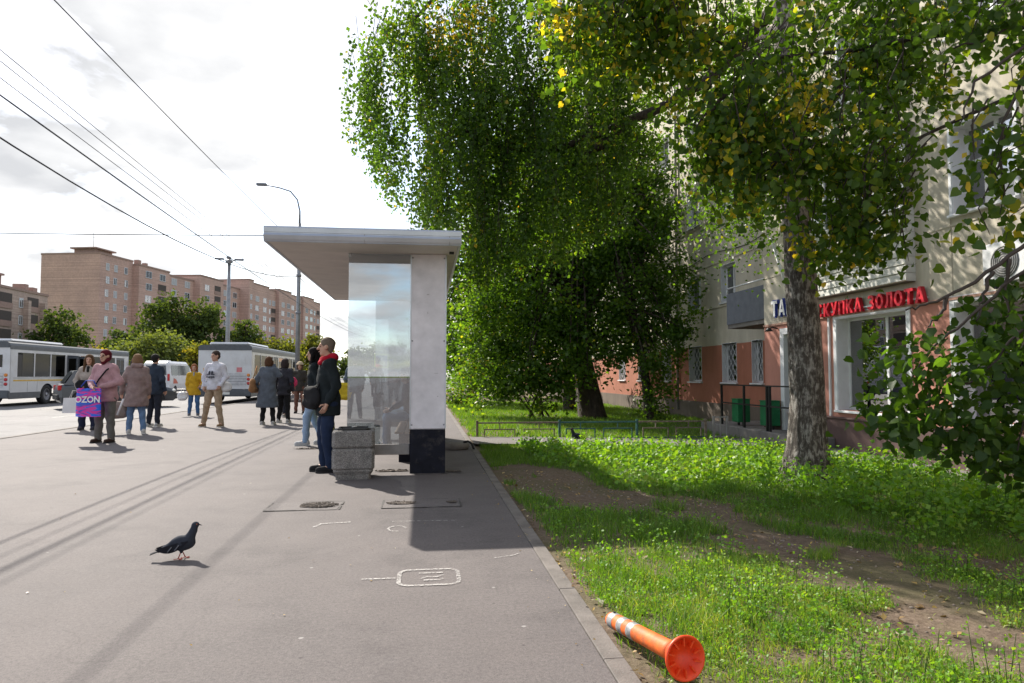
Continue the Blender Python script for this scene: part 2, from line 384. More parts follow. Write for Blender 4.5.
# dark rims of those cuts: narrow broken seams
M_seam = plain('seam_bitumen', (0.06, 0.055, 0.054), 0.8, var=.3, worldspace=True)
def seam(pts, w=.018):
    mb = MB()
    for (a, b) in zip(pts[:-1], pts[1:]):
        a, b = Vector((*a, 0)), Vector((*b, 0)); d = (b - a).normalized(); nn = Vector((-d.y, d.x, 0)); k = 7
        for q in range(k):
            if random.random() < .25: continue
            p = a.lerp(b, q / k); r = a.lerp(b, (q + 1) / k); w0 = w * random.uniform(.4, 1.1)
            mb.add([(*(p - nn * w0 / 2).xy, .0075), (*(r - nn * w0 / 2).xy, .0075), (*(r + nn * w0 / 2).xy, .0075), (*(p + nn * w0 / 2).xy, .0075)], [(0, 1, 2, 3)])
    return mb
for rc in ((-1.47, -.79, 6.6, 7.02), (-.40, .35, 6.6, 7.02)):
    x0, x1, y0, y1 = rc
    struct('patch_seam', seam([(x0, y0), (x1, y0), (x1, y1), (x0, y1), (x0, y0)]), M_seam)
struct('pavement_seam', seam([(-.9, 8.78), (-.35, 8.8), (.3, 8.82), (.78, 8.84)], .03), M_seam)
# rubble in the broken corners
M_rub = plain('rubble', (0.11, 0.092, 0.08), 0.9, var=.5, scale=20, worldspace=True)
M_rubd = plain('pit_earth', (0.085, 0.066, 0.055), 0.95, var=.4, scale=20, worldspace=True)
def rubble(name, cx, cy, rx, ry, n, label, smin=.003, smax=.010):
    mb = MB()
    sq = lambda t: math.copysign(abs(t) ** .45, t)
    pts = [(cx + rx * sq(math.cos(a)) * random.uniform(.75, 1.1), cy + ry * sq(math.sin(a)) * random.uniform(.6, 1.15), .011) for a in np.linspace(0, 2 * PI, 34)[:-1]]
    mb.add(pts, [tuple(range(len(pts)))], 1)
    for _ in range(n):
        a = random.uniform(0, 2 * PI); q = math.sqrt(random.random()) * 1.05; s = random.uniform(smin, smax)
        mb.ell((0, 0, 0), (s * random.uniform(.7, 1.3), s, s * .6), 6, 4, 0, trs((cx + rx * q * math.cos(a), cy + ry * q * math.sin(a), .012 + s * .3), random.uniform(0, 6), random.uniform(-.4, .4)))
    o = obj(name, mb, [M_rub, M_rubd]); tag(o, label, 'rubble', kind='stuff'); return o
rubble('rubble', -1.0, 6.82, .17, .13, 260, 'crumbled asphalt filling the broken left pavement cut')
rubble('rubble', -.22, 6.84, .14, .07, 50, 'crumbled asphalt in the pavement cut in front of the pillar')
rubble('rubble', .27, 6.83, .05, .06, 20, 'small crumbled hole at the shaded end of the pavement cut')
rubble('rubble', -.42, 9.15, .22, .07, 60, 'broken asphalt left of the dark pillar foot', .004, .014)
rubble('rubble', .38, 8.98, .1, .07, 40, 'broken asphalt right of the dark pillar foot', .004, .013)
rubble('rubble', -1.95, 12.1, .25, .07, 40, 'crumbled asphalt behind the waiting man', .004, .012)

# worn paint marks on the pavement
def stroke(pts, w, z=.005, closed=False):
    mb = MB(); P = [Vector((*p, 0)) for p in pts]; n = len(P); L = []
    for i in range(n):
        a = P[(i - 1) % n] if (closed or i) else P[i]; b = P[(i + 1) % n] if (closed or i < n - 1) else P[i]
        d = (b - a).normalized(); nn = Vector((-d.y, d.x, 0)); L.append((P[i] - nn * w / 2, P[i] + nn * w / 2))
    for i in range(n if closed else n - 1):
        a, b = L[i], L[(i + 1) % n]
        mb.add([(a[0].x, a[0].y, z), (b[0].x, b[0].y, z), (b[1].x, b[1].y, z), (a[1].x, a[1].y, z)], [(0, 1, 2, 3)])
    return mb
def rrect(x0, x1, y0, y1, r, n=5):
    out = []
    for cx, cy, a0 in ((x1 - r, y1 - r, 0), (x0 + r, y1 - r, 90), (x0 + r, y0 + r, 180), (x1 - r, y0 + r, 270)):
        for k in range(n + 1): a = R(a0 + 90 * k / n); out.append((cx + r * math.cos(a), cy + r * math.sin(a)))
    return out
pm = stroke(rrect(-.15, .215, 4.17, 4.5, .07), .026, closed=True)
for s in ([(-.03, 4.42), (.12, 4.42)], [(-.02, 4.30), (.02, 4.34), (.08, 4.33), (.12, 4.37)], [(-.38, 4.335), (-.17, 4.335)], [(.0, 4.27), (.1, 4.27), (.12, 4.30)]):
    q = stroke(s, .024); pm.add(q.v, q.f)
o = struct('pavement_marking', pm, M_paint, 'worn white rounded box with a line painted on the pavement')
pm = stroke([(-.9, 5.85), (-.86, 5.98), (-.62, 6.02)], .03); q = stroke([(-.27, 6.0), (.28, 5.98)], .016); pm.add(q.v, q.f)
q = stroke([(-.22 + .07 * math.cos(a), 5.72 + .1 * math.sin(a)) for a in np.linspace(0, 5, 9)], .02); pm.add(q.v, q.f)
q = stroke([(.48, 4.72), (.62, 4.78), (.67, 4.83)], .012); pm.add(q.v, q.f)
struct('pavement_marking', pm, M_paint)
pm = stroke([(-.3 + .12 * math.cos(a), 2.72 + .09 * math.sin(a)) for a in np.linspace(0, 6, 14)], .03); struct('pavement_marking', pm, M_paint)
# road markings
mb = MB()
for x in (-12.0, -15.4, -22.5):
    for k in range(0, 26): mb.box(x - .07, x + .07, 6 + k * 6, 9 + k * 6, ROAD_Z + .001, ROAD_Z + .005)
for x in (-8.75,): mb.box(x - .06, x + .06, -10, 120, ROAD_Z + .001, ROAD_Z + .005)
for k in range(4): mb.box(-15 - .9 * k, -14.6 - .9 * k, 17, 21, ROAD_Z + .0055, ROAD_Z + .009)
struct('road_marking', mb, M_paint)

# ================================================================== BUS SHELTER
M_white = plain('white_panel', (0.74, 0.71, 0.755), 0.55, var=.16, scale=3.5)
M_dark = plain('dark_panel', (0.011, 0.012, 0.02), 0.75, var=.5, scale=5, bmp=.15, spec=.2)
dirty(M_white, (.50, .48, .48), .6, .75, 4.0, .2); dirty(M_dark, (.09, .08, .075), .55, .7, 6.0, .5)
M_alu = plain('brushed_aluminium', (0.50, 0.515, 0.55), 0.38, 0.75, var=.10, scale=3)
M_soffit = plain('soffit_panel', (0.76, 0.70, 0.63), 0.6, var=.10, scale=1.5)
M_roofmetal = plain('roof_metal', (0.52, 0.50, 0.49), 0.45, 0.3, var=.1)
M_glass = glassmat('shelter_glass', (0.66, 0.71, 0.74), 0.26)
M_black_ = plain('black_plastic', (.015, .015, .015), .6)
M_wood = plain('bench_wood', (0.28, 0.17, 0.09), 0.6, var=.35, scale=9)
sh = thing('bus_shelter', 'flat-roofed bus shelter with white pillar and glass end panel', 'bus shelter', (0, 8.2, 0))
Z0 = 2.83
def fascia(mb, pts_out, mi=0): pass
# roof: soffit boards, fascia of two profiled strips, top sheet
RX0, RX1, RY0, RY1 = -1.89, .43, 0.05, 6.4
roof = obj('roof', MB().box(RX0 + .05, RX1 - .05, RY0 + .05, RY1 - .05, Z0 + .03, Z0 + .155), M_roofmetal, sh)
nb = 10; sw = (RY1 - RY0 - .08) / nb
bm_ = MB().box(RX0 + .04, RX1 - .04, 0, sw - .006, Z0 + .005, Z0 + .026).mesh('soffit_board', M_soffit)
for k in range(nb): link('soffit_board', bm_, roof, (0, RY0 + .04 + k * sw, 0))
prof = [(0, Z0), (.012, Z0 + .004), (.0, Z0 + .03), (-.012, Z0 + .075), (.002, Z0 + .1), (.002, Z0 + .108), (-.004, Z0 + .112), (-.008, Z0 + .165), (.0, Z0 + .182), (.03, Z0 + .182), (.035, Z0 + .16), (.035, Z0 + .001)]
def fstrip(axis, a0, a1, base, sgn):
    mb = MB(); poly = [(base + sgn * p, z) for p, z in prof]
    if axis == 'x': mb.prism([(b, z) for b, z in poly], a0, a1, 'x')
    else: mb.prism([(b, z) for b, z in poly], a0, a1, 'y')
    return mb
obj('fascia', fstrip('x', RX0, RX1, RY0, 1), M_alu, sh); obj('fascia', fstrip('x', RX0, RX1, RY1, -1), M_alu, sh)
obj('fascia', fstrip('y', RY0 + .036, RY1 - .036, RX0 + .002, 1), M_alu, sh); obj('fascia', fstrip('y', RY0 + .036, RY1 - .036, RX1 - .002, -1), M_alu, sh)
for y0 in (.70, 5.5):
    p = obj('pillar', MB().box(-.19, .27, y0, y0 + .46, .56, Z0 + .004, bev=.012), M_white, sh)
    obj('pillar_foot', MB().box(-.186, .266, y0 + .004, y0 + .456, -.02, .558, bev=.006), M_dark, p)
for y0 in (.78, 5.66):
    g = obj('glass_panel', MB().box(-.985, -.193, y0, y0 + .012, .37, Z0 + .003), M_glass, sh)
    obj('bottom_rail', MB().box(-.99, -.191, y0 - .02, y0 + .04, .235, .366, bev=.006), plain('rail_grey', (.30, .28, .27), .6, .2), sh)
    obj('clamp', MB().box(-.99, -.955, y0 - .015, y0 + .028, .372, .40).box(-.99, -.955, y0 - .015, y0 + .028, Z0 - .04, Z0), M_alu, g)
for k in range(3): obj('back_glass', MB().box(.1, .112, 1.18 + k * 1.44, 2.6 + k * 1.44, .3, 2.5), M_glass, sh)
obj('back_rail', MB().box(.08, .132, 1.17, 5.49, .2, .296).box(.08, .132, 1.17, 5.49, 2.504, 2.6), M_alu, sh)
bn = thing('shelter_bench', 'wooden slat bench behind the glass under the shelter roof', 'bench', (-.2, 8.2, 0))
for k in range(3): obj('seat_slat', MB().box(-.22 + k * .14, -.10 + k * .14, 1.6, 5.0, .43, .46, bev=.006), M_wood, bn)
for y in (1.9, 3.3, 4.7): obj('leg', MB().box(-.17, .14, y, y + .05, 0, .428), M_dark, bn)
M_scuff = plain('scuff_grey', (.30, .28, .28), .8, var=.4, scale=30); M_bolt = plain('bolt_steel', (.3, .3, .32), .4, .7)
for z in (.62, 1.7, 2.78):
    for x in (-.165, .245): obj('bolt', MB().lathe([(.011, 0), (.011, .004), (.007, .008), (0, .008)], 8, M=Matrix.Translation((x, .701, z)) @ Matrix.Rotation(PI / 2, 4, 'X')), M_bolt, sh)
obj('cover_strip', MB().box(-.193, -.178, .694, .699, .57, Z0 - .01), M_alu, sh); obj('cover_strip', MB().box(.258, .273, .694, .699, .57, Z0 - .01), M_alu, sh)
for (x, z, w, h) in ((.02, 2.3, .03, .006), (.12, 1.28, .05, .004), (.03, 2.05, .004, .03), (.16, .98, .012, .008)): obj('scuff', MB().box(x, x + w, .6975, .6995, z, z + h), M_scuff, sh)
obj('soffit_socket', MB().box(.30, .36, .5, .56, Z0 - .02, Z0 + .004), M_black_, sh); obj('fascia_seam', MB().box(.285, .291, RY0 - .004, RY0 + .01, Z0 + .002, Z0 + .18), M_scuff, sh); obj('fascia_seam', MB().box(-.73, -.724, RY0 - .004, RY0 + .01, Z0 + .002, Z0 + .18), M_scuff, sh)
# ================================================================== CONCRETE LITTER BIN
def agg_mat():
    m, nt, b = new_mat('exposed_aggregate')
    t = nt.nodes.new('ShaderNodeTexCoord'); v = nt.nodes.new('ShaderNodeTexVoronoi'); v.inputs['Scale'].default_value = 120; nt.links.new(t.outputs['Object'], v.inputs['Vector'])
    c = ramp(nt, v.outputs['Color'], [(0.1, (0.12, 0.116, 0.112)), (0.5, (0.22, 0.21, 0.205)), (0.9, (0.34, 0.33, 0.32))])
    c = mixc(nt, .7, c, ramp(nt, noise(nt, 6, 5), [(0.3, (.6, .6, .6)), (0.7, (1.15, 1.12, 1.1))]), 'MULTIPLY')
    nt.links.new(c, b.inputs['Base Color']); b.inputs['Roughness'].default_value = .9; bump(nt, b, v.outputs['Distance'], .6, .01)
    return m
M_agg = agg_mat()
bin_ = thing('litter_bin', 'rough grey concrete litter bin in front of the glass panel', 'litter bin', (-.865, 8.68, 0), R(4))
def octo(r, c): return [(r - c, -r), (r, -r + c), (r, r - c), (r - c, r), (-r + c, r), (-r, r - c), (-r, -r + c), (-r + c, -r)]
def octo_stack(levels, c):
    mb = MB(); n = 8; vs = []; fs = []
    for r, z in levels: vs += [(x, y, z) for x, y in octo(r, c * r / .25)]
    for i in range(len(levels) - 1):
        for k in range(n): fs.append((i * n + k, i * n + (k + 1) % n, (i + 1) * n + (k + 1) % n, (i + 1) * n + k))
    fs += [tuple(range(n))[::-1], tuple((len(levels) - 1) * n + k for k in range(n))]
    return mb.add(vs, fs)
obj('base', octo_stack([(.205, 0), (.212, .06), (.236, .10), (.236, .12)], .036), M_agg, bin_)
obj('lower_ring', octo_stack([(.236, .1205), (.252, .14), (.254, .345), (.244, .368), (.226, .377)], .036), M_agg, bin_)
obj('upper_ring', octo_stack([(.226, .3775), (.244, .386), (.254, .405), (.252, .565), (.242, .585), (.2, .588), (.195, .55)], .036), M_agg, bin_)
obj('liner', octo_stack([(.18, .3), (.18, .60), (.187, .602), (.187, .612), (.17, .612), (.165, .45)], .05), plain('liner_metal', (.05, .05, .05), .6, .4), bin_)
obj('cigarette_butt', MB().tube([(-.03, .1, .61), (.03, .12, .617)], .005, 6), plain('paper_white', (.7, .69, .66), .8), bin_)

# ================================================================== HOUSE ON THE RIGHT
def wall_mat(name, col, var=.16, dirt=.4):
    m, nt, b = new_mat(name); P = world_pos(nt)
    f = noise(nt, .8, 6, .65, P); g = noise(nt, 30, 4, .6, P)
    c = ramp(nt, f, [(.3, tuple(x * (1 - var) for x in col)), (.7, tuple(min(1, x * (1 + var * .6)) for x in col))])
    mp = nt.nodes.new('ShaderNodeMapping'); mp.inputs['Scale'].default_value = (1.3, 1.3, .22); nt.links.new(P, mp.inputs['Vector'])
    s = noise(nt, 2.0, 6, .7, mp.outputs[0])
    c = mixc(nt, dirt, c, ramp(nt, s, [(.35, (.62, .58, .54)), (.6, (1, 1, 1))]), 'MULTIPLY')
    nt.links.new(c, b.inputs['Base Color']); b.inputs['Roughness'].default_value = .88; bump(nt, b, g, .3, .004); MATS[name] = m; return m
M_cream = wall_mat('cream_render', (.58, .53, .435)); M_pink = wall_mat('pink_render', (.52, .235, .18)); M_orange = wall_mat('orange_render', (.42, .16, .10))
M_plinth = wall_mat('plinth_render', (.125, .075, .07), .3); M_frame = plain('white_frame', (.72, .73, .76), .5, var=.06)
M_pane = glassmat('window_glass', (.20, .22, .23), .24); M_room = plain('room_interior', (.10, .095, .09), .9, var=.5, scale=1.5)
M_siding = plain('white_siding', (.58, .57, .53), .55, var=.12); M_corr = plain('grey_corrugated', (.13, .14, .17), .5, .2, var=.15)
M_black = plain('black_metal', (.018, .018, .02), .5, .3, var=.3); M_curtain = plain('curtain', (.55, .52, .48), .9, var=.2)
house = thing('apartment_house', 'cream and pink apartment house with a shop on the ground floor', 'apartment house', (0, 0, 0))
def wall_x(X, y0, y1, z0, z1, holes, rev):
    ys = sorted({y0, y1, *[h[0] for h in holes], *[h[1] for h in holes]}); zs = sorted({z0, z1, *[h[2] for h in holes], *[h[3] for h in holes]})
    ys = [y for y in ys if y0 <= y <= y1]; zs = [z for z in zs if z0 <= z <= z1]
    mb = MB()
    for a, b in zip(ys[:-1], ys[1:]):
        for c, d in zip(zs[:-1], zs[1:]):
            my, mz = (a + b) / 2, (c + d) / 2
            if any(h[0] < my < h[1] and h[2] < mz < h[3] for h in holes): continue
            mb.add([(X, a, c), (X, b, c), (X, b, d), (X, a, d)], [(0, 3, 2, 1)])
    for h in holes:
        a, b, c, d = h
        for q in ([(X, a, c), (X, b, c), (X + rev, b, c), (X + rev, a, c)], [(X, a, d), (X, b, d), (X + rev, b, d), (X + rev, a, d)],
                  [(X, a, c), (X, a, d), (X + rev, a, d), (X + rev, a, c)], [(X, b, c), (X, b, d), (X + rev, b, d), (X + rev, b, c)]): mb.add(q, [(0, 1, 2, 3)])
    return mb
def window(X, y0, y1, z0, z1, rev, muntins=(.5,), surround=.0, curtain=False, transom=None, fw=.055):
    """frame set at X+rev, panes behind, sill in front; optional white surround on the wall face"""
    xf = X + rev - .05
    fr = MB()
    fr.box(xf, xf + .05, y0, y1, z0, z0 + fw).box(xf, xf + .05, y0, y1, z1 - fw, z1).box(xf, xf + .05, y0, y0 + fw, z0 + fw, z1 - fw).box(xf, xf + .05, y1 - fw, y1, z0 + fw, z1 - fw)
    w = obj('window', fr, M_frame, house)
    cuts = [y0 + fw] + [y0 + (y1 - y0) * m for m in muntins] + [y1 - fw]
    for m in cuts[1:-1]: obj('mullion', MB().box(xf + .001, xf + .049, m - .03, m + .03, z0 + fw, z1 - fw), M_frame, w)
    for a, b in zip(cuts[:-1], cuts[1:]):
        obj('pane', MB().box(xf + .02, xf + .026, a, b, z0 + fw, z1 - fw), M_pane, w)
    if transom: obj('transom', MB().box(xf + .002, xf + .048, y0 + fw, y1 - fw, transom - .025, transom + .025), M_frame, w)
    obj('sill', MB().box(X - .07, xf - .002, y0 - .05, y1 + .05, z0 - .045, z0 - .003, bev=.006), M_frame, w)
    lin = MB().box(X - .012, xf, y0 + .002, y0 + .014, z0, z1).box(X - .012, xf, y1 - .014, y1 - .002, z0, z1).box(X - .012, xf, y0 + .0145, y1 - .0145, z1 - .014, z1 - .002)
    obj('reveal_lining', lin, M_frame, w)
    if surround:
        s = surround
        obj('surround', MB().box(X - .02, X - .002, y0 - s, y0 - .001, z0, z1 + s).box(X - .02, X - .002, y1 + .001, y1 + s, z0, z1 + s).box(X - .02, X - .002, y0 - .0005, y1 + .0005, z1 + .001, z1 + s), M_frame, w)
    if curtain:
        mb = MB(); n = 14; yy = np.linspace(y0 + .06, y0 + (y1 - y0) * curtain, n); vs = []
        for z in (z0 + .06, z1 - .06): vs += [(xf + .16 + (.03 if i % 2 else 0), y, z) for i, y in enumerate(yy)]
        mb.add(vs, [(i, i + 1, n + i + 1, n + i) for i in range(n - 1)]); obj('curtain', mb, M_curtain, w)
    return w
S0 = -8.0
W_shopA = (9.95, 11.82, .62, 2.31); W_shopB = (6.95, 8.95, .62, 2.31); W_shopC = (3.4, 5.4, .62, 2.31); D_shop = (12.35, 13.82, .1, 2.25)
ups = [(7.85, 8.93, 3.58, 4.86), (4.2, 5.6, 3.58, 4.86), (7.85, 8.93, 6.2, 7.5), (4.2, 5.6, 6.2, 7.5), (7.85, 8.93, 8.85, 10.1), (10.2, 11.6, 6.2, 7.5), (10.2, 11.6, 8.85, 10.1), (10.2, 12.6, 3.4, 5.0)]
obj('ground_floor_wall', wall_x(SHOP_X, S0, CORNER_Y, .46, 2.36, [W_shopA, W_shopB, W_shopC, (D_shop[0], D_shop[1], .46, D_shop[3])], .34), M_pink, house)
obj('upper_wall', wall_x(SHOP_X, S0, CORNER_Y, 2.36, 15.5, ups, .28), M_cream, house)
pl = MB().box(SHOP_X - .06, SHOP_X - .001, S0, D_shop[0], -.5, .46).box(SHOP_X - .06, SHOP_X - .001, D_shop[1], CORNER_Y, -.5, .46)
obj('plinth', pl, M_plinth, house)
obj('plinth_cap', MB().box(SHOP_X - .085, SHOP_X - .0015, S0, D_shop[0] - .002, .46, .495, bev=.006).box(SHOP_X - .085, SHOP_X - .0015, D_shop[1] + .002, CORNER_Y - .002, .46, .495, bev=.006), M_plinth, house)
obj('cornice', MB().box(SHOP_X - .03, SHOP_X - .001, S0, CORNER_Y, 2.345, 2.385), wall_mat('cornice_render', (.46, .27, .21)), house)
# side of the projecting shop wing, recess wall
obj('corner_wall', MB().box(SHOP_X + .0, REC_X, CORNER_Y - .3, CORNER_Y - .001, -.5, .459).box(SHOP_X + .001, REC_X, CORNER_Y - .3, CORNER_Y - .0005, 2.361, 15.5), M_cream, house)
obj('corner_wall_pink', MB().box(SHOP_X + .001, REC_X, CORNER_Y - .3, CORNER_Y - .0007, .46, 2.36), M_pink, house)
rw = [(16.75, 17.35), (18.25, 19.2), (20.7, 21.75), (23.4, 24.4), (26.2, 27.2), (29, 30)]
rec_g = [(a, b, 1.06, 2.2) for a, b in rw]; rec_2 = [(a, b, 3.4, 4.5) for a, b in rw[1:]] + [(15.2, 16.0, 2.75, 4.5)]; rec_3 = [(a, b, 6.1, 7.3) for a, b in rw[1:]] + [(15.2, 16.0, 5.6, 7.3)]
rec_4 = [(a, b, 8.8, 10.0) for a, b in rw[1:]]
obj('ground_floor_wall', wall_x(REC_X, CORNER_Y, 62, .43, 2.16, [(h[0], h[1], h[2], 2.16) for h in rec_g], .2), M_orange, house)
obj('upper_wall', wall_x(REC_X, CORNER_Y, 62, 2.16, 15.5, [(h[0], h[1], 2.16, h[3]) for h in rec_g] + rec_2 + rec_3 + rec_4, .22), M_cream, house)
obj('plinth', MB().box(REC_X - .05, REC_X - .001, CORNER_Y, 62, -.5, .43), wall_mat('brown_plinth', (.16, .125, .10), .3), house)
obj('string_course', MB().box(REC_X - .035, REC_X - .001, CORNER_Y, 62, 3.28, 3.34).box(REC_X - .03, REC_X - .001, CORNER_Y, 62, 4.62, 4.66).box(REC_X - .03, REC_X - .001, CORNER_Y, 62, 5.98, 6.03), M_cream, house)
obj('interior', MB().box(SHOP_X + 1.3, 18, S0, CORNER_Y, -.3, 15.4).box(REC_X + 1.0, 18, CORNER_Y + .01, 62, -.3, 15.4), M_room, house)
obj('floor_slab', MB().box(SHOP_X + .05, SHOP_X + 1.3, S0, CORNER_Y - .31, -.3, .40).box(SHOP_X + .36, SHOP_X + 1.3, S0, CORNER_Y - .31, 2.4, 3.0).box(SHOP_X + .3, SHOP_X + 1.3, S0, CORNER_Y - .31, 5.3, 5.7), M_room, house)
obj('roof', MB().box(SHOP_X - .35, 18.3, S0 - .2, CORNER_Y + .2, 15.51, 15.75).box(REC_X - .35, 18.3, CORNER_Y + .21, 62.3, 15.51, 15.74), M_apron, house)
window(SHOP_X, *W_shopA, .27, (.42,), surround=.09); window(SHOP_X, *W_shopB, .27, (.5,), surround=.09); window(SHOP_X, *W_shopC, .27, (.5,), surround=.09)
for h in ups[:7]: window(SHOP_X, *h, .28, (.5,), surround=.05, curtain=.4, transom=h[2] + .75)
window(SHOP_X, *ups[7], .28, (.5,))
for h in rec_g:
    w_ = window(REC_X, *h, .2, (), surround=.0, curtain=.35); y0_, y1_, z0_, z1_ = h; n_ = 5; g_ = MB()
    for k in range(-n_, n_ + 1):
        for sgn in (1, -1):
            p = [(y0_ + (y1_ - y0_) * t, z0_ + (z1_ - z0_) * (sgn * t + k * .25 + (0 if sgn > 0 else 1))) for t in np.linspace(0, 1, 9)]; p = [q for q in p if z0_ <= q[1] <= z1_]
            if len(p) > 1: g_.tube([(REC_X + .05, p[0][0], p[0][1]), (REC_X + .05, p[-1][0], p[-1][1])], .007, 4, cap=False)
    obj('window_grille', g_, M_frame, w_)
for h in rec_2 + rec_3 + rec_4: window(REC_X, *h, .22, (.5,), curtain=.45)
obj('drainpipe', MB().tube([(REC_X - .07, 22.6, .1), (REC_X - .07, 22.6, 15.4)], .05, 8), plain('pipe_grey', (.3, .29, .27), .6), house)
obj('facade_cable', MB().tube([(REC_X - .03, 16.6 + k * .9, 4.9 - .08 * math.sin(k * 1.3)) for k in range(30)], .012, 5), M_black, house)
# panel joints of the cream facade
for y in (8.98, 7.72, 13.3): obj('facade_joint', MB().box(SHOP_X - .006, SHOP_X - .0005, y - .006, y + .006, 2.4, 15.4), wall_mat('joint_render', (.40, .36, .29)), house)
for z in (3.42, 6.05, 8.7): obj('facade_joint', MB().box(SHOP_X - .012, SHOP_X - .0006, S0, 8.97, z, z + .025).box(SHOP_X - .012, SHOP_X - .0006, 8.99, CORNER_Y - .002, z, z + .025), M_cream, house)
obj('vent_grille', MB().box(SHOP_X - .02, SHOP_X - .001, 7.98, 8.08, 3.12, 3.24), plain('grille', (.2, .2, .19), .6), house)
# shop door with white frame
dr = obj('door', MB().box(SHOP_X + .12, SHOP_X + .16, 12.5, 13.68, .105, 2.12), plain('dark_blue_door', (.02, .025, .06), .35, var=.2), house)
obj('door_frame', MB().box(SHOP_X - .03, SHOP_X + .2, 13.68, 13.83, .1, 2.26).box(SHOP_X - .03, SHOP_X + .2, 12.34, 12.49, .1, 2.26).box(SHOP_X - .029, SHOP_X + .199, 12.491, 13.679, 2.13, 2.259), M_frame, dr)
obj('handle', MB().tube([(SHOP_X + .08, 12.62, .95), (SHOP_X + .08, 12.62, 1.3)], .015, 8), M_alu, dr)
obj('door_glass', MB().box(SHOP_X + .112, SHOP_X + .119, 12.7, 13.5, .35, 1.95), M_pane, dr)
pipe = obj('cable_duct', MB().box(SHOP_X - .035, SHOP_X - .002, 12.02, 12.06, .5, 2.34), M_frame, house)
# clad balcony above the sign
BX, BY0, BY1, BZ = 7.44, 9.72, 13.3, 2.72
bal = obj('clad_balcony', MB().box(BX + .02, SHOP_X - .002, BY0 + .02, BY1 - .02, BZ, BZ + .13), M_apron, house)
sl = MB().prism([(BX + .004, 0), (BX - .016, .012), (BX - .002, .125), (BX + .02, .125), (BX + .02, 0)], 0, 1, 'y')
sl.v = [(x, BY0 + y * (BY1 - BY0), z) for x, y, z in sl.v]; sl = sl.mesh('cladding_slat', M_siding)
for k in range(9): link('cladding_slat', sl, bal, (0, 0, BZ + .01 + k * .13))
se = MB().box(BX + .021, SHOP_X - .003, BY0, BY0 + .018, 0, .124).mesh('cladding_slat', M_siding)
for k in range(9): link('cladding_slat', se, bal, (0, 0, BZ + .01 + k * .13))
for k in range(9): link('cladding_slat', se, bal, (0, BY1 - BY0 - .018, BZ + .01 + k * .13))
gl = MB().box(BX - .02, BX + .03, BY0, BY1, BZ + 1.185, BZ + 1.25).box(BX - .02, BX + .03, BY0, BY1, BZ + 2.4, BZ + 2.46)
for k in range(6): gl.box(BX - .02, BX + .03, BY0 + k * (BY1 - BY0 - .06) / 5, BY0 + .06 + k * (BY1 - BY0 - .06) / 5, BZ + 1.251, BZ + 2.399)
obj('balcony_frame', gl, M_frame, bal); obj('balcony_glass', MB().box(BX + .003, BX + .009, BY0, BY1, BZ + 1.25, BZ + 2.4), M_pane, bal)
obj('balcony_roof', MB().box(BX - .06, SHOP_X - .002, BY0 - .05, BY1 + .05, BZ + 2.461, BZ + 2.52), M_apron, bal)
obj('slanted_strut', MB().tube([(BX - .25, 13.42, 4.15), (SHOP_X - .02, 13.4, 2.9)], .035, 4), M_frame, bal)
# corrugated balcony in the recess
def rib_panel(X, y0, y1, z0, z1, pitch=.09, d=.035):
    mb = MB(); n = int((y1 - y0) / pitch) * 2; vs = []
    for z in (z0, z1): vs += [(X - (d if (i // 1) % 2 else 0), y0 + (y1 - y0) * i / n, z) for i in range(n + 1)]
    return mb.add(vs, [(i, i + 1, n + i + 2, n + i + 1) for i in range(n)])
def rec_balcony(z, clad, y0=CORNER_Y + .03, y1=16.55):
    b = obj('balcony', MB().box(SHOP_X + .06, REC_X - .002, y0 - .025, y1, z - .12, z), M_apron, house)
    if not clad:
        obj('corrugated_panel', rib_panel(SHOP_X + .05, y0, y1, z - .02, z + .76), M_corr, b)
        obj('side_panel', MB().box(SHOP_X + .06, REC_X - .003, y1 - .02, y1 - .003, z + .002, z + .76), M_corr, b)
    else:
        s_ = MB().prism([(SHOP_X + .05, 0), (SHOP_X + .03, .012), (SHOP_X + .044, .11), (SHOP_X + .06, .11), (SHOP_X + .06, 0)], y0, y1, 'y').mesh('cladding_slat', M_siding)
        for k in range(7): link('cladding_slat', s_, b, (0, 0, z + k * .115))
        obj('side_panel', MB().box(SHOP_X + .06, REC_X - .003, y1 - .02, y1 - .003, z + .002, z + .8), M_siding, b)
    obj('handrail', MB().tube([(SHOP_X + .05, y0, z + .9), (SHOP_X + .05, y1, z + .9)], .02, 8).tube([(SHOP_X + .05, y1 - .02, z + .7), (SHOP_X + .05, y1 - .02, z + .9)], .015, 6), M_frame, b)
rec_balcony(2.56, False); rec_balcony(5.5, True); rec_balcony(8.2, True)
for z in (5.5, 2.7, 8.2): rec_balcony(z, True, 24.9, 27.5)
# air conditioner
ac = obj('air_conditioner', MB().box(SHOP_X - .34, SHOP_X - .05, 7.25, 8.08, 2.42, 2.96, bev=.025), M_frame, house)
acM = Matrix.Translation((SHOP_X - .342, 7.72, 2.69)) @ Matrix.Rotation(-PI / 2, 4, 'Y')
g_ = MB()
for r in (.05, .08, .11, .14, .17, .2): g_.tube([acM @ Vector((r * math.cos(a), r * math.sin(a), .008)) for a in np.linspace(0, 2 * PI, 21)], .0035, 5, cap=False)
obj('fan_grille', g_, plain('grille_grey', (.5, .5, .5), .5), ac); obj('fan_recess', MB().lathe([(.215, .002), (.215, .004), (.0, .004)], 20, M=acM), plain('fan_shade', (.18, .18, .18), .6), ac)
obj('bracket', MB().box(SHOP_X - .3, SHOP_X - .001, 7.4, 7.44, 2.37, 2.415).box(SHOP_X - .3, SHOP_X - .001, 7.9, 7.94, 2.37, 2.415), M_black, ac)
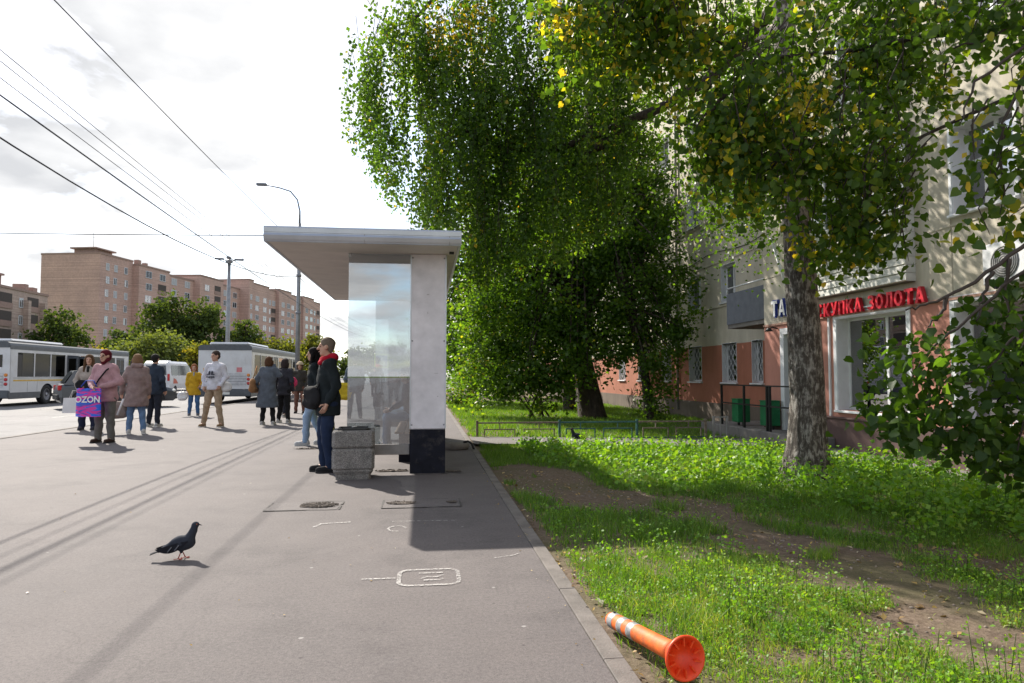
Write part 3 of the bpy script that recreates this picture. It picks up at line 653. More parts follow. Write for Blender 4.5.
# signs: raised letters
LM = Matrix(((0, 0, -1, 0), (-1, 0, 0, 0), (0, 1, 0, 0), (0, 0, 0, 1)))
M_red = plain('red_letter', (.70, .010, .03), .4, var=.08); M_reds = plain('dark_red_letter_side', (.42, .006, .02), .5)
def arc(cx, cy, rx, ry, a0, a1, n=12): return [(cx + rx * math.cos(R(q)), cy + ry * math.sin(R(q))) for q in np.linspace(a0, a1, n)]
_A = [(0, 0), (.3, 1), (.41, 1), (.41, .72), (.33, .38), (.41, .38), (.41, .2), (.28, .2), (.23, 0)]
GLYPH = {   # width, outlines (unit cap height)
 'Т': (.8, [[(0, 1), (0, .8), (.29, .8), (.29, 0), (.51, 0), (.51, .8), (.8, .8), (.8, 1)]]), 'П': (.76, [[(0, 0), (0, 1), (.76, 1), (.76, 0), (.54, 0), (.54, .8), (.22, .8), (.22, 0)]]),
 'К': (.8, [[(0, 0), (0, 1), (.22, 1), (.22, .6), (.5, 1), (.78, 1), (.43, .53), (.8, 0), (.53, 0), (.22, .44), (.22, 0)]]), 'У': (.8, [[(0, 1), (.24, 1), (.40, .52), (.56, 1), (.8, 1), (.5, .2), (.38, .03), (.22, 0), (.08, 0), (.08, .18), (.2, .18), (.29, .28)]]),
 'А': (.82, [_A, [(.82 - x, y) for x, y in _A]]), 'О': (.8, [arc(.4, .5, .4, .5, 90, 270, 16) + arc(.4, .5, .19, .3, 270, 90, 16), arc(.4, .5, .4, .5, -90, 90, 16) + arc(.4, .5, .19, .3, 90, -90, 16)]),
 'С': (.76, [arc(.4, .5, .4, .5, 42, 318, 22) + arc(.4, .5, .19, .3, 318, 42, 22)]), 'З': (.7, [arc(.33, .73, .33, .27, 165, -48, 14) + arc(.33, .29, .37, .29, 48, -165, 14) + arc(.33, .29, .16, .11, -150, 66, 10) + [(.22, .42), (.22, .59)] + arc(.33, .73, .13, .09, -70, 150, 8)]),
 'Л': (.76, [[(0, 0), (0, .18), (.1, .22), (.16, .5), (.18, 1), (.76, 1), (.76, 0), (.54, 0), (.54, .8), (.38, .8), (.36, .45), (.28, .1), (.15, 0)]]),
 'Б': (.75, [[(0, 0), (0, 1), (.7, 1), (.7, .8), (.22, .8), (.22, 0)], [(.22, .62), (.45, .62), (.62, .58), (.72, .45), (.75, .31), (.72, .17), (.62, .04), (.45, 0), (.22, 0), (.22, .19), (.42, .19), (.5, .22), (.53, .31), (.5, .4), (.42, .43), (.22, .43)]])}
def letters(word, sign, width, h, mat, back, depth):
    gap = .16; ws = [GLYPH[c][0] if c in GLYPH else .35 for c in word]; sc = width / (sum(ws) + gap * (len(word) - 1)); p = 0
    for c, w in zip(word, ws):
        if c in GLYPH:
            mb = MB()
            for poly in GLYPH[c][1]:
                n = len(poly); P = [((x - w / 2) * sc, (y - .5) * h) for x, y in poly]
                mb.add([(x, y, depth) for x, y in P], [tuple(range(n))], 0); mb.add([(x, y, 0) for x, y in P] + [(x, y, depth) for x, y in P], [(i, (i + 1) % n, n + (i + 1) % n, n + i) for i in range(n)], 1)
            me = mb.mesh('letter', [mat, back]); me.transform(LM); link('letter', me, sign, (0, width / 2 - (p + w / 2) * sc, 0))
        p += w + gap
sg = thing('gold_buyer_sign', 'red raised-letter sign СКУПКА ЗОЛОТА above the shop window', 'sign', (SHOP_X - .035, 10.86, 2.49), 0)
letters('СКУПКА ЗОЛОТА', sg, 2.86, .25, M_red, M_reds, .07)
obj('mounting_rail', MB().box(-.012, .03, -1.4, 1.4, -.06, -.035), M_frame, sg)
sg2 = thing('tobacco_sign', 'white and blue raised letters ТАБАК beside the birch trunk', 'sign', (SHOP_X - .03, 13.30, 2.70), 0)
letters('ТАБАК', sg2, 1.5, .34, plain('white_letter', (.75, .76, .8), .4), plain('blue_letter_side', (.03, .06, .35), .4), .07)
letters('ТАБАК', sg2, 1.54, .39, MATS['blue_letter_side'], MATS['blue_letter_side'], .025)
wlamp = thing('wall_lamp', 'small dark wall lamp left of the shop door', 'lamp', (SHOP_X - .01, 13.95, 2.27))
obj('arm', MB().tube([(0, 0, 0), (-.12, 0, .03), (-.2, 0, .0)], .015, 6), M_black, wlamp); obj('lamp_shade', MB().lathe([(.03, .03), (.09, -.05), (.085, -.05)], 12, M=Matrix.Translation((-.2, 0, -.01))), M_black, wlamp)

# ---------------------------------------------------------------- porch, railing, litter boxes
porch = obj('porch', MB().box(6.95, SHOP_X - .062, 11.85, CORNER_Y + .02, -.4, .1, bev=.012).box(6.951, REC_X - .052, CORNER_Y + .0205, 16.65, -.4, .099, bev=.012), M_apron)
tag(porch, 'low concrete porch slab at the shop door beside the birch', 'porch')
rl = thing('porch_railing', 'black metal railing along the porch edge by the shop', 'railing', (7.05, 13.3, .1))
for y in (0, .12, 1.15, 2.3): obj('post', MB().box(-.022, .022, y, y + .045, 0, .92), M_black, rl)
obj('handrail', MB().box(-.03, .03, -.9, 2.36, .921, .95), M_black, rl); obj('mid_rail', MB().box(-.015, .015, -.9, 2.34, .5, .53), M_black, rl)
obj('post', MB().box(-.022, .022, -.9, -.855, 0, .92), M_black, rl)
M_green = plain('green_paint', (.012, .16, .06), .45, .1, var=.25)
def litter_box(loc, label):
    t = thing('litter_box', label, 'litter bin', loc, 0, 'green litter boxes on the porch')
    obj('body', MB().box(-.15, .15, -.16, .16, .08, .60, bev=.01), M_green, t); obj('rim', MB().box(-.16, .16, -.17, .17, .601, .62), M_green, t)
    obj('stand', MB().box(-.02, .02, -.14, -.1, 0, .079).box(-.02, .02, .1, .14, 0, .079), M_black, t)
litter_box((7.3, 15.15, .1), 'green metal litter box at the far end of the porch'); litter_box((7.38, 13.95, .1), 'green metal litter box near the shop door post')

# ================================================================== LOW LAWN FENCE
M_teal = plain('teal_paint', (.035, .12, .115), .5, .2, var=.3); M_rust = plain('rusty_cream_paint', (.20, .165, .13), .75, .1, var=.45, scale=18)
fn = thing('lawn_fence', 'low painted pipe fence along the footpath', 'fence', (1.06, 13.92, -.08))
xs_ = [0, 1.7, 3.35, 4.85]
for i, x in enumerate(xs_): obj('post', MB().box(x - .022, x + .022, -.022, .022, -.1, .42), [M_rust, M_teal, M_teal, M_rust][i], fn)
for i, (a, b) in enumerate(zip(xs_[:-1], xs_[1:])):
    m = (M_rust, M_teal, M_rust)[i]
    obj('top_rail', MB().box(a + .023, b - .023, -.015, .015, .355, .385), m, fn); obj('bottom_rail', MB().box(a + .023, b - .023, -.012, .012, .03, .05), (M_rust, M_teal, M_teal)[i], fn)
    L = b - a
    for q in (.08, .56):
        x0, x1 = a + L * q, a + L * (q + .38)
        fr = MB().box(x0, x1, -.011, .011, .225, .248).box(x0, x0 + .022, -.011, .011, .051, .224).box(x1 - .022, x1, -.011, .011, .051, .224)
        obj('inner_frame', fr, m, fn); obj('stub', MB().box((x0 + x1) / 2 - .01, (x0 + x1) / 2 + .01, -.01, .01, .249, .354), m, fn)
fp = thing('fence_end_panel', 'short grey welded fence end panel beside the porch', 'fence', (6.05, 13.85, -.1))
obj('post', MB().box(0, .04, 0, .04, -.1, .5).box(.3, .34, 0, .04, -.1, .5), plain('galv', (.3, .3, .31), .5, .5), fp); obj('panel', MB().box(.041, .299, .012, .028, .46, .49).box(.041, .299, .012, .028, .05, .08).box(.16, .18, .01, .03, .081, .459), MATS['galv'], fp)

# round concrete base left at the kerb
cb = thing('concrete_base', 'round worn concrete base by the kerb behind the pillar', 'concrete base', (.52, 11.75, 0))
obj('drum', MB().lathe([(.22, 0), (.24, .04), (.23, .08), (.21, .10), (.0, .105)], 20), M_conc, cb)
st = MB().tube([(.16, .0, .14), (.24, .02, .16), (.3, -.05, .12), (.34, -.1, .02)], .02, 6); tag(obj('cable_stub', st, M_black, None, (.50, 11.75, -.03)), 'black bent cable end on the round concrete base', 'cable')

# ================================================================== LAMP POSTS AND WIRES
M_pole = plain('galvanised_pole', (.25, .26, .28), .5, .5, var=.18, scale=4); M_lum = plain('luminaire_grey', (.22, .23, .26), .5, .2)
lp = thing('street_lamp', 'grey street lamp with single curved arm behind the shelter', 'street lamp', (-6.05, 33.7, 0))
obj('post', MB().tube([(0, 0, 0), (0, 0, 4), (0, 0, 8.6)], [.12, .10, .075], 12), M_pole, lp)
obj('arm', MB().tube([(0, 0, 8.6), (0, 0, 9.2), (-.12, 0, 9.75), (-.45, 0, 10.15), (-.95, 0, 10.3), (-1.6, 0, 10.42)], [.05, .045, .04, .04, .035, .03], 8), M_pole, lp)
obj('lamp_head', MB().box(-2.05, -1.55, -.13, .13, 10.38, 10.5, bev=.04), M_lum, lp)
obj('base_plate', MB().box(-.28, .28, -.28, .28, 0, .14, bev=.03), M_conc, lp)
obj('clamp', MB().lathe([(.105, 0), (.13, .01), (.13, .12), (.105, .13)], 12, M=Matrix.Translation((0, 0, 4.2))).lathe([(.09, 0), (.12, .01), (.12, .12), (.09, .13)], 12, M=Matrix.Translation((0, 0, 6.0))).lathe([(.085, 0), (.11, .01), (.11, .1), (.085, .11)], 12, M=Matrix.Translation((0, 0, 7.4))), M_lum, lp)
lp2 = thing('street_lamp', 'tall grey street lamp with four heads beyond the buses', 'street lamp', (-16.5, 60, -.12))
obj('post', MB().tube([(0, 0, 0), (0, 0, 5), (0, 0, 11.1)], [.2, .17, .13], 12), M_pole, lp2)
for a in (0, 90, 180, 270):
    c_, s_ = math.cos(R(a + 12)), math.sin(R(a + 12))
    ar = obj('arm', MB().tube([(0, 0, 11.0), (.5 * c_, .5 * s_, 11.2)], .045, 6), M_pole, lp2); obj('lamp_head', MB().box(.4, 1.15, -.18, .18, 11.15, 11.3, bev=.05, M=rotz(R(a + 12))), M_lum, ar)
obj('hub', MB().lathe([(.14, 10.85), (.3, 10.95), (.3, 11.1), (.14, 11.2)], 12), M_lum, lp2)
M_wire = plain('wire_black', (.025, .03, .045), .6, var=.2)
def wire(a, b, sag, r, label, n=28):
    a, b = Vector(a), Vector(b); pts = []
    for i in range(n + 1):
        t = i / n; p = a.lerp(b, t); p.z -= 4 * sag * t * (1 - t); pts.append(p)
    tag(obj('overhead_wire', MB().tube(pts, r, 5), M_wire), label, 'wire', 'overhead wires along the street')
PX = -6.05
wire((PX - .02, -10, 7.9), (PX, 33.6, 7.45), .28, .011, 'thick black overhead wire running highest to the lamp post')
wire((PX - .05, -12, 8.0), (PX, 33.6, 6.0), 2.35, .0135, 'heavy sagging cable fixed low on the lamp post')
for k, (za, zb, xo, sg_) in enumerate(((6.9, 6.1, -.35, .25), (6.8, 6.1, -.42, .3), (6.35, 5.7, -.2, .28), (6.2, 5.6, -.28, .35), (5.95, 5.5, .1, .45))):
    wire((PX + xo, -10, za + .2), (PX + xo, 75, zb - .2), sg_ + .6, .007 if k < 4 else .008, ['uppermost thin wire of the parallel bundle', 'second thin wire of the parallel bundle', 'third thin wire of the parallel bundle', 'fourth thin wire of the parallel bundle', 'lowest thin wire of the parallel bundle'][k])
wire((-46, 33.6, 7.8), (PX, 33.65, 8.0), .2, .022, 'thin span wire crossing level above the road')
wire((PX, 33.8, 6.0), (-4.6, 70, 6.2), .7, .012, 'thin cable leading on behind the lamp post')

# ================================================================== FAR BRICK APARTMENT BLOCKS
def brick_far(name, col):
    m, nt, b = new_mat(name); P = world_pos(nt)
    s = nt.nodes.new('ShaderNodeSeparateXYZ'); nt.links.new(P, s.inputs[0])
    w = nt.nodes.new('ShaderNodeTexNoise'); w.noise_dimensions = '1D'; w.inputs['Scale'].default_value = 3.2; w.inputs['Detail'].default_value = 5; nt.links.new(s.outputs[2], w.inputs['W'])
    c = ramp(nt, w.outputs['Fac'], [(.3, tuple(x * .82 for x in col)), (.7, tuple(x * 1.12 for x in col))])
    c = mixc(nt, .8, c, ramp(nt, noise(nt, .18, 6, .65, P), [(.3, (.8, .8, .82)), (.7, (1.12, 1.1, 1.08))]), 'MULTIPLY')
    c = mixc(nt, .5, c, ramp(nt, noise(nt, 2.5, 3, .7, P), [(.3, (.75, .75, .75)), (.7, (1.25, 1.25, 1.25))]), 'MULTIPLY')
    nt.links.new(c, b.inputs['Base Color']); b.inputs['Roughness'].default_value = .9; return m
M_bk = brick_far('far_brick', (.50, .335, .285)); M_bk2 = brick_far('far_brick_grey', (.42, .315, .27))
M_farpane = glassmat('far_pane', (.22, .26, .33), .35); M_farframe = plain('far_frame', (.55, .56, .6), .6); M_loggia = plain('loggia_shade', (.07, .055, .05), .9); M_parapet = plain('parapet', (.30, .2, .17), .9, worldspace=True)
dl = Vector((.223, .975, 0)).normalized(); blk = thing('brick_apartment_block', 'long stepped nine-storey brick apartment block beyond the road', 'apartment block', (-70.9, 159.2, 0), math.atan2(-dl.x, dl.y))
# local frame: y runs along the row, x points to the street
secs = [(0, 11, 0, 28.0), (11, 23, 1.6, 27.2), (23, 36, 0.4, 26.8), (36, 48, 2.2, 28.4), (48, 60, 1.0, 27.6), (60, 63, 4.0, 30.6), (63, 75, 3.4, 30), (75, 82, 2.4, 29.6), (82, 92, 3.6, 30.3), (92, 103, 2.6, 29.8), (103, 113, 3.4, 30.3), (113, 122, 2.4, 29.6)]
def far_window_mesh(w, h):
    mb = MB().box(-.02, .08, -w / 2, w / 2, -h / 2, -h / 2 + .12).box(-.02, .08, -w / 2, w / 2, h / 2 - .12, h / 2).box(-.02, .08, -w / 2, -w / 2 + .12, -h / 2 + .12, h / 2 - .12).box(-.02, .08, w / 2 - .12, w / 2, -h / 2 + .12, h / 2 - .12).box(-.02, .08, -.06, .06, -h / 2 + .12, h / 2 - .12)
    return mb.mesh('window', M_farframe), *[MB().box(.01, .03, -w / 2 + .12, w / 2 - .12, -h / 2 + .12, h / 2 - .12).mesh('pane', m) for m in (M_farpane, plain('curtained_pane', (.35, .35, .37), .4), plain('dark_pane', (.03, .035, .045), .15))]
wA, wB = far_window_mesh(2.3, 1.7), far_window_mesh(1.1, 1.6)
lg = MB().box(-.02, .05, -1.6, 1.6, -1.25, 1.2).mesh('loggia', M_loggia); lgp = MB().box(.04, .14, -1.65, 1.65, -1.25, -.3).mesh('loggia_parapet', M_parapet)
for i, (a, b, px_, h) in enumerate(secs):
    w_ = obj('wall', MB().box(-14, px_, a + .004, b - .004, -.5, h), M_bk, blk)
    obj('parapet', MB().box(-14.1, px_ + .12, a - .05, b + .05, h + .002, h + .4), M_parapet, w_)
    cols = [(a + 2.3, wB), (a + 5.0, wB), (a + 8.6, wB)] if i == 0 else ([(a + (b - a) * .3, wA), (a + (b - a) * .75, 'L' if i % 2 else wA)] if b - a > 5 else [(a + 1.5, wB)])
    for (y, wm) in cols:
        for fl in range(1, 9):
            z = 1.9 + 2.95 * fl
            if wm == 'L' and (fl * 7 + i) % 3:
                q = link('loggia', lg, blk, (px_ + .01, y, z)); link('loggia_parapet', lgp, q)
            else:
                wm_ = wA if wm == 'L' else wm
                q = link('window', wm_[0], blk, (px_ + .01, y + random.uniform(-.15, .15), z)); link('pane', wm_[random.choice((1, 1, 2, 3))], q)
pent = obj('roof_house', MB().box(-7, -2.0, 1.0, 6.5, 28.4, 29.4).box(-7.6, -1.4, .4, 7.1, 29.4, 29.7), M_parapet, blk)
obj('antenna', MB().tube([(-4, 3, 29.6), (-4, 3, 33.4)], .05, 5).tube([(-4.6, 3, 32.4), (-3.4, 3, 32.4)], .04, 4), M_pole, pent)
obj('roof_vent', MB().box(-1.5, -.4, 13.5, 14.6, 27.6, 29.0), M_parapet, blk); obj('roof_vent', MB().box(-1.5, -.5, 16.5, 17.3, 27.6, 28.7), M_parapet, blk)
b5 = thing('brick_walkup', 'grey-brown brick block with loggias at the left picture edge', 'apartment block', (-65.4, 128, 0))
obj('wall', MB().box(-12, 0, -40, 0, -.5, 15), M_bk2, b5); obj('parapet', MB().box(-12.1, .15, -40.1, .1, 15.01, 15.4), M_parapet, b5)
for y in (-4.5, -12, -20, -28):
    for fl in range(0, 5):
        z = 1.7 + 2.85 * fl
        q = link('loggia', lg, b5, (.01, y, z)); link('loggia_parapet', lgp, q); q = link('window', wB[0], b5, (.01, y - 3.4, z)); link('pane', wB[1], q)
obj('pilaster', MB().box(.0, .9, -7.4, -6.6, 0, 13.6).box(.0, .9, -2.5, -2.2, 0, 13.6), M_bk2, b5)
obj('chimney', MB().box(-3, -1.6, -12, -10.5, 15.4, 17.2).box(-3.3, -1.3, -12.3, -10.2, 17.2, 17.5), M_parapet, b5)
obj('roof_vent', MB().box(-3, -1, -5, -4, 15.4, 16.6), M_parapet, b5); obj('roof_vent', MB().box(-3, -1.4, -2, -.6, 15.4, 16.4), M_parapet, b5)
hb = thing('billboard', 'edge of a blue and yellow hoarding at the left picture edge', 'hoarding', (-35.1, 60, -.12))
obj('panel', MB().box(-3.2, .25, 0, .15, 4.4, 10.2), plain('hoarding_blue', (.25, .45, .6), .5), hb); obj('yellow_band', MB().box(-3.21, .26, -.01, .16, 8.1, 10.21), plain('hoarding_yellow', (.6, .36, .05), .5), hb); obj('post', MB().tube([(-1.4, .07, 0), (-1.4, .07, 4.4)], .15, 8), M_pole, hb)

# ================================================================== VEHICLES
M_busw = plain('bus_white', (.62, .63, .66), .35, var=.08, scale=1.5); dirty(M_busw, (.40, .38, .36), .5, .75, 1.3, .5); M_busg = plain('bus_dark_grey', (.075, .085, .10), .45, var=.2); M_tyre = plain('tyre_rubber', (.022, .022, .024), .85, var=.3)
M_rim = plain('wheel_rim', (.28, .28, .30), .4, .7); M_busglass = glassmat('bus_glass', (.035, .04, .045), .03, 0.0, .25); M_tail = plain('tail_light_red', (.45, .015, .02), .25); M_amber = plain('amber_light', (.6, .2, .02), .3)
M_cabin = plain('bus_cabin', (.06, .062, .07), .8, var=.3); M_seatb = plain('bus_seat', (.05, .08, .17), .8); M_plate = plain('number_plate', (.7, .7, .68), .5); M_yel = plain('yellow_stripe', (.62, .40, .05), .45)
def wheel(parent, x, y, r, w, side):
    """axle along x; side = +1 when the outer face looks to +x"""
    Mw = Matrix.Translation((x, y, r)) @ Matrix.Rotation(side * PI / 2, 4, 'Y')
    t = obj('wheel', MB().lathe([(r * .62, -w / 2), (r * .93, -w / 2), (r, -w * .35), (r, w * .35), (r * .93, w / 2), (r * .62, w / 2), (r * .6, w * .3), (.0, w * .3)], 24, M=Mw), M_tyre, parent)
    obj('rim', MB().lathe([(r * .61, w * .46), (r * .57, w * .5), (r * .5, w * .36), (r * .22, w * .36), (r * .2, w * .52), (.0, w * .52)], 20, M=Mw), M_rim, t)
    bl = MB()
    for k in range(8): bl.lathe([(.014, w * .36), (.014, w * .40), (0, w * .40)], 6, M=Mw @ Matrix.Translation((r * .36 * math.cos(k * PI / 4), r * .36 * math.sin(k * PI / 4), 0)))
    obj('wheel_bolts', bl, M_dark, t)
def side_strip(mb, X, t, y0, y1, z0, z1, holes=()):
    """solid side wall between X-t and X with rectangular holes in (y, z)"""
    ys = sorted({y0, y1, *[h[0] for h in holes], *[h[1] for h in holes]}); zs = sorted({z0, z1, *[h[2] for h in holes], *[h[3] for h in holes]})
    for a, b in zip(ys[:-1], ys[1:]):
        for c, d in zip(zs[:-1], zs[1:]):
            if not any(h[0] < (a + b) / 2 < h[1] and h[2] < (c + d) / 2 < h[3] for h in holes): mb.box(X - t, X, a, b, c, d)
    return mb
def city_bus(label, loc, length, open_door, stripe, rear_dark):
    W, H, fl = 2.5, 2.72, .33
    b = thing('city_bus', label, 'bus', loc, 0, 'white city buses at the stop')
    axles = (length * .255, length * .74); wr = .47
    doors = [(length * .40, length * .40 + 1.25), (length * .86, length * .86 + 1.1)]
    wins = []; y = .55
    stops = [.55, length * .40 - .12, length * .40 + 1.37, length * .86 - .12]
    for a, c in ((stops[0], stops[1]), (stops[2], stops[3])):
        n = max(1, round((c - a) / 1.45)); w = (c - a) / n
        wins += [(a + k * w + .04, a + (k + 1) * w - .04) for k in range(n)]
    arch = [(q - .62, q + .62, fl, 1.0) for q in axles]
    zs0, zs1 = 1.32, 2.42
    holesR = [(a, c, zs0, zs1) for a, c in wins] + [(a, c, fl, 2.42) for a, c in doors] + arch
    holesL = [(a, c, zs0, zs1) for a, c in wins] + arch
    body = side_strip(MB(), W / 2, .05, .05, length - .05, .62, H, [h if h[2] > .6 else (h[0], h[1], .62, h[3]) for h in holesR])
    bd = obj('body', body, M_busw, b)
    obj('far_side', side_strip(MB(), -W / 2 + .05, .05, .05, length - .05, .62, H, [h if h[2] > .6 else (h[0], h[1], .62, h[3]) for h in holesL]), M_busw, b)
    for X_, hs in ((W / 2 - .004, holesR), (-W / 2 + .044, holesL)):
        lows = sorted([(h[0], h[1]) for h in hs if h[2] < .6]); ys_ = [.06] + [q for p_ in lows for q in p_] + [length - .06]
        for k in range(0, len(ys_), 2):
            if ys_[k + 1] - ys_[k] > .1: obj('skirt', MB().box(X_ - .04, X_, ys_[k], ys_[k + 1], fl, .618), M_busg, bd)
    if stripe: obj('stripe', side_strip(MB(), W / 2 + .006, .005, .3, stops[1], 1.12, 1.19), M_yel, bd)
    # rear and front ends, rounded roof
    rr = .12
    def end_poly(z0): return [(-W / 2, z0), (W / 2, z0), (W / 2, H), (W / 2 - rr, H + .13), (-W / 2 + rr, H + .13), (-W / 2, H)]
    re_ = MB().prism(end_poly(.72), 0, .07, 'y'); obj('rear_panel', re_, M_busw, b)
    obj('rear_bumper', MB().box(-W / 2 - .01, W / 2 + .01, -.06, .1, .36, .70, bev=.03), M_busg, b)
    rw_ = obj('rear_window', MB().box(-W / 2 + .3, W / 2 - .3, -.012, -.002, 1.75 if rear_dark else 1.9, 2.3 if rear_dark else 2.35), M_busw if not rear_dark else M_busglass, b)
    obj('engine_grille', MB().box(-W / 2 + .25, W / 2 - .25, -.014, -.003, .86, 1.5), plain('grille_light', (.5, .5, .53), .4), b)
    for k in range(4): obj('hatch_seam', MB().box(-W / 2 + .26, W / 2 - .26, -.018, -.0145, .95 + k * .13, .965 + k * .13), M_busg, rw_)
    for sx in (-1, 1):
        for k in range(3): obj('tail_light', MB().lathe([(.075, 0), (.075, .02), (.05, .035), (0, .038)], 14, M=Matrix.Translation((sx * (W / 2 - .14), 0, 1.0 + k * .2)) @ Matrix.Rotation(PI / 2, 4, 'X')), (M_tail, M_tail, M_amber)[k], b)
    obj('number_plate', MB().box(-.26, .26, -.075, -.061, .45, .57), M_plate, b)
    obj('warning_sticker', MB().box(.55, .8, -.016, -.0031, 1.55, 1.78), plain('sticker_pink', (.6, .2, .22), .5), b); obj('warning_sticker', MB().box(-1.0, -.82, -.016, -.0031, 1.5, 1.75), plain('sticker_orange', (.6, .33, .08), .5), b)
    obj('front_panel', MB().prism(end_poly(.36), length - .07, length, 'y'), M_busw, b); obj('windscreen', MB().box(-W / 2 + .12, W / 2 - .12, length + .002, length + .012, 1.1, 2.4), M_busglass, b)
    for sx in (-1, 1): obj('headlight', MB().ell((sx * .95, length, .75), (.15, .05, .1)), M_plate, b)
    obj('roof', MB().prism([(-W / 2 - .008, H + .001), (W / 2 + .008, H + .001), (W / 2 - .02, H + .10), (W / 2 - rr, H + .16), (-W / 2 + rr, H + .16), (-W / 2 + .02, H + .10)], -.01, length + .01, 'y'), M_busg, b)
    obj('roof_band', MB().box(W / 2 + .001, W / 2 + .012, -.008, length + .008, H - .17, H), M_busg, b); obj('roof_band', MB().box(-W / 2, W / 2, -.016, -.001, H - .1, H + .1), M_busg, b)
    obj('panel_seam', MB().box(W / 2 + .0005, W / 2 + .004, .3, stops[1], 1.26, 1.275), M_busg, bd)
    for q in (1.4, 2.2, length * .55, length * .68): obj('panel_seam', MB().box(W / 2 + .0005, W / 2 + .004, q, q + .012, .64, 1.1), M_busg, bd)
    obj('route_display', MB().box(W / 2 - .021, W / 2 - .012, stops[2] + .1, stops[2] + 1.2, 2.2, 2.4), M_amber, b)
    obj('roof_unit', MB().box(-.95, .95, length * .05, length * .42, H + .161, H + .33, bev=.08), M_busw, b)
    obj('floor', MB().box(-W / 2 + .06, W / 2 - .06, .08, length - .08, fl + .02, fl + .08), M_cabin, b); obj('ceiling', MB().box(-W / 2 + .055, W / 2 - .055, .08, length - .08, H - .06, H - .003), M_cabin, b)
    for a, c in wins:
        for sx in (-1, 1): obj('side_window', MB().box(sx * (W / 2 - .03), sx * (W / 2 - .022), a, c, zs0, zs1), M_busglass, b)
    for k in range(7):
        yy = .7 + k * (length - 2.2) / 7
        if not any(d[0] - .4 < yy < d[1] + .3 for d in doors):
            for sx in (-1, 1): obj('seat', MB().box(sx * .45, sx * 1.1, yy, yy + .1, .8, 1.65, bev=.04).box(sx * .45, sx * 1.1, yy + .101, yy + .5, .75, .86), M_seatb, b)
    for i, (a, c) in enumerate(doors):
        if open_door and i == 0:
            for (q, s) in ((a + .02, 1), (c - .06, -1)):
                d = obj('door', MB().box(W / 2 - .02, W / 2 + .5, q, q + .04, fl + .05, 2.38), M_busg, b); obj('door_glass', MB().box(W / 2 + .06, W / 2 + .42, q - .006, q + .046, 1.0, 2.25), M_busglass, d)
        else:
            d = obj('door', MB().box(W / 2 - .03, W / 2 - .008, a + .01, a + .06, fl, 2.4).box(W / 2 - .03, W / 2 - .008, c - .06, c - .01, fl, 2.4).box(W / 2 - .03, W / 2 - .008, (a + c) / 2 - .05, (a + c) / 2 + .05, fl, 2.4).box(W / 2 - .0295, W / 2 - .0085, a + .061, c - .061, 2.3, 2.4), M_busg, b)
            obj('door_glass', MB().box(W / 2 - .02, W / 2 - .014, a + .06, c - .06, fl + .1, 2.3), M_busglass, d)
    for q in axles:
        for sx in (-1, 1):
            wheel(b, sx * (W / 2 - .16), q, wr, .28, sx)
            n = 14; arc = [(q + .62 * math.cos(PI * k / n), .42 + .58 * math.sin(PI * k / n)) for k in range(n + 1)]
            out = arc + [(q - .625, .42), (q - .625, 1.02), (q + .625, 1.02), (q + .625, .42)]
            am = MB(); vs = []
            for (yy, zz) in arc: vs.append((sx * (W / 2 - .006), yy, zz))
            for k in range(n + 1): vs.append((sx * (W / 2 - .006), q + .62 * (1 - 2 * k / n), 1.003))
            am.add(vs, [(k, k + 1, n + 2 + k, n + 1 + k) for k in range(n)]); obj('wheel_arch', am, M_busw, b)
            obj('arch_liner', MB().box(sx * (W / 2 - .5), sx * (W / 2 - .42), q - .7, q + .7, .4, 1.05), M_black, b)
    obj('mirror', MB().box(W / 2 + .05, W / 2 + .3, length + .1, length + .2, 1.9, 2.3, bev=.04).tube([(W / 2 - .1, length, 2.5), (W / 2 + .18, length + .15, 2.3)], .02, 6), M_black, b)
    return b
city_bus('white low-floor bus with yellow stripe and open door at left', (-19.45, 32.75, ROAD_Z), 12.2, True, True, True)
city_bus('white bus seen square from behind beyond the young man', (-9.72, 35.0, ROAD_Z), 12.2, False, False, False)

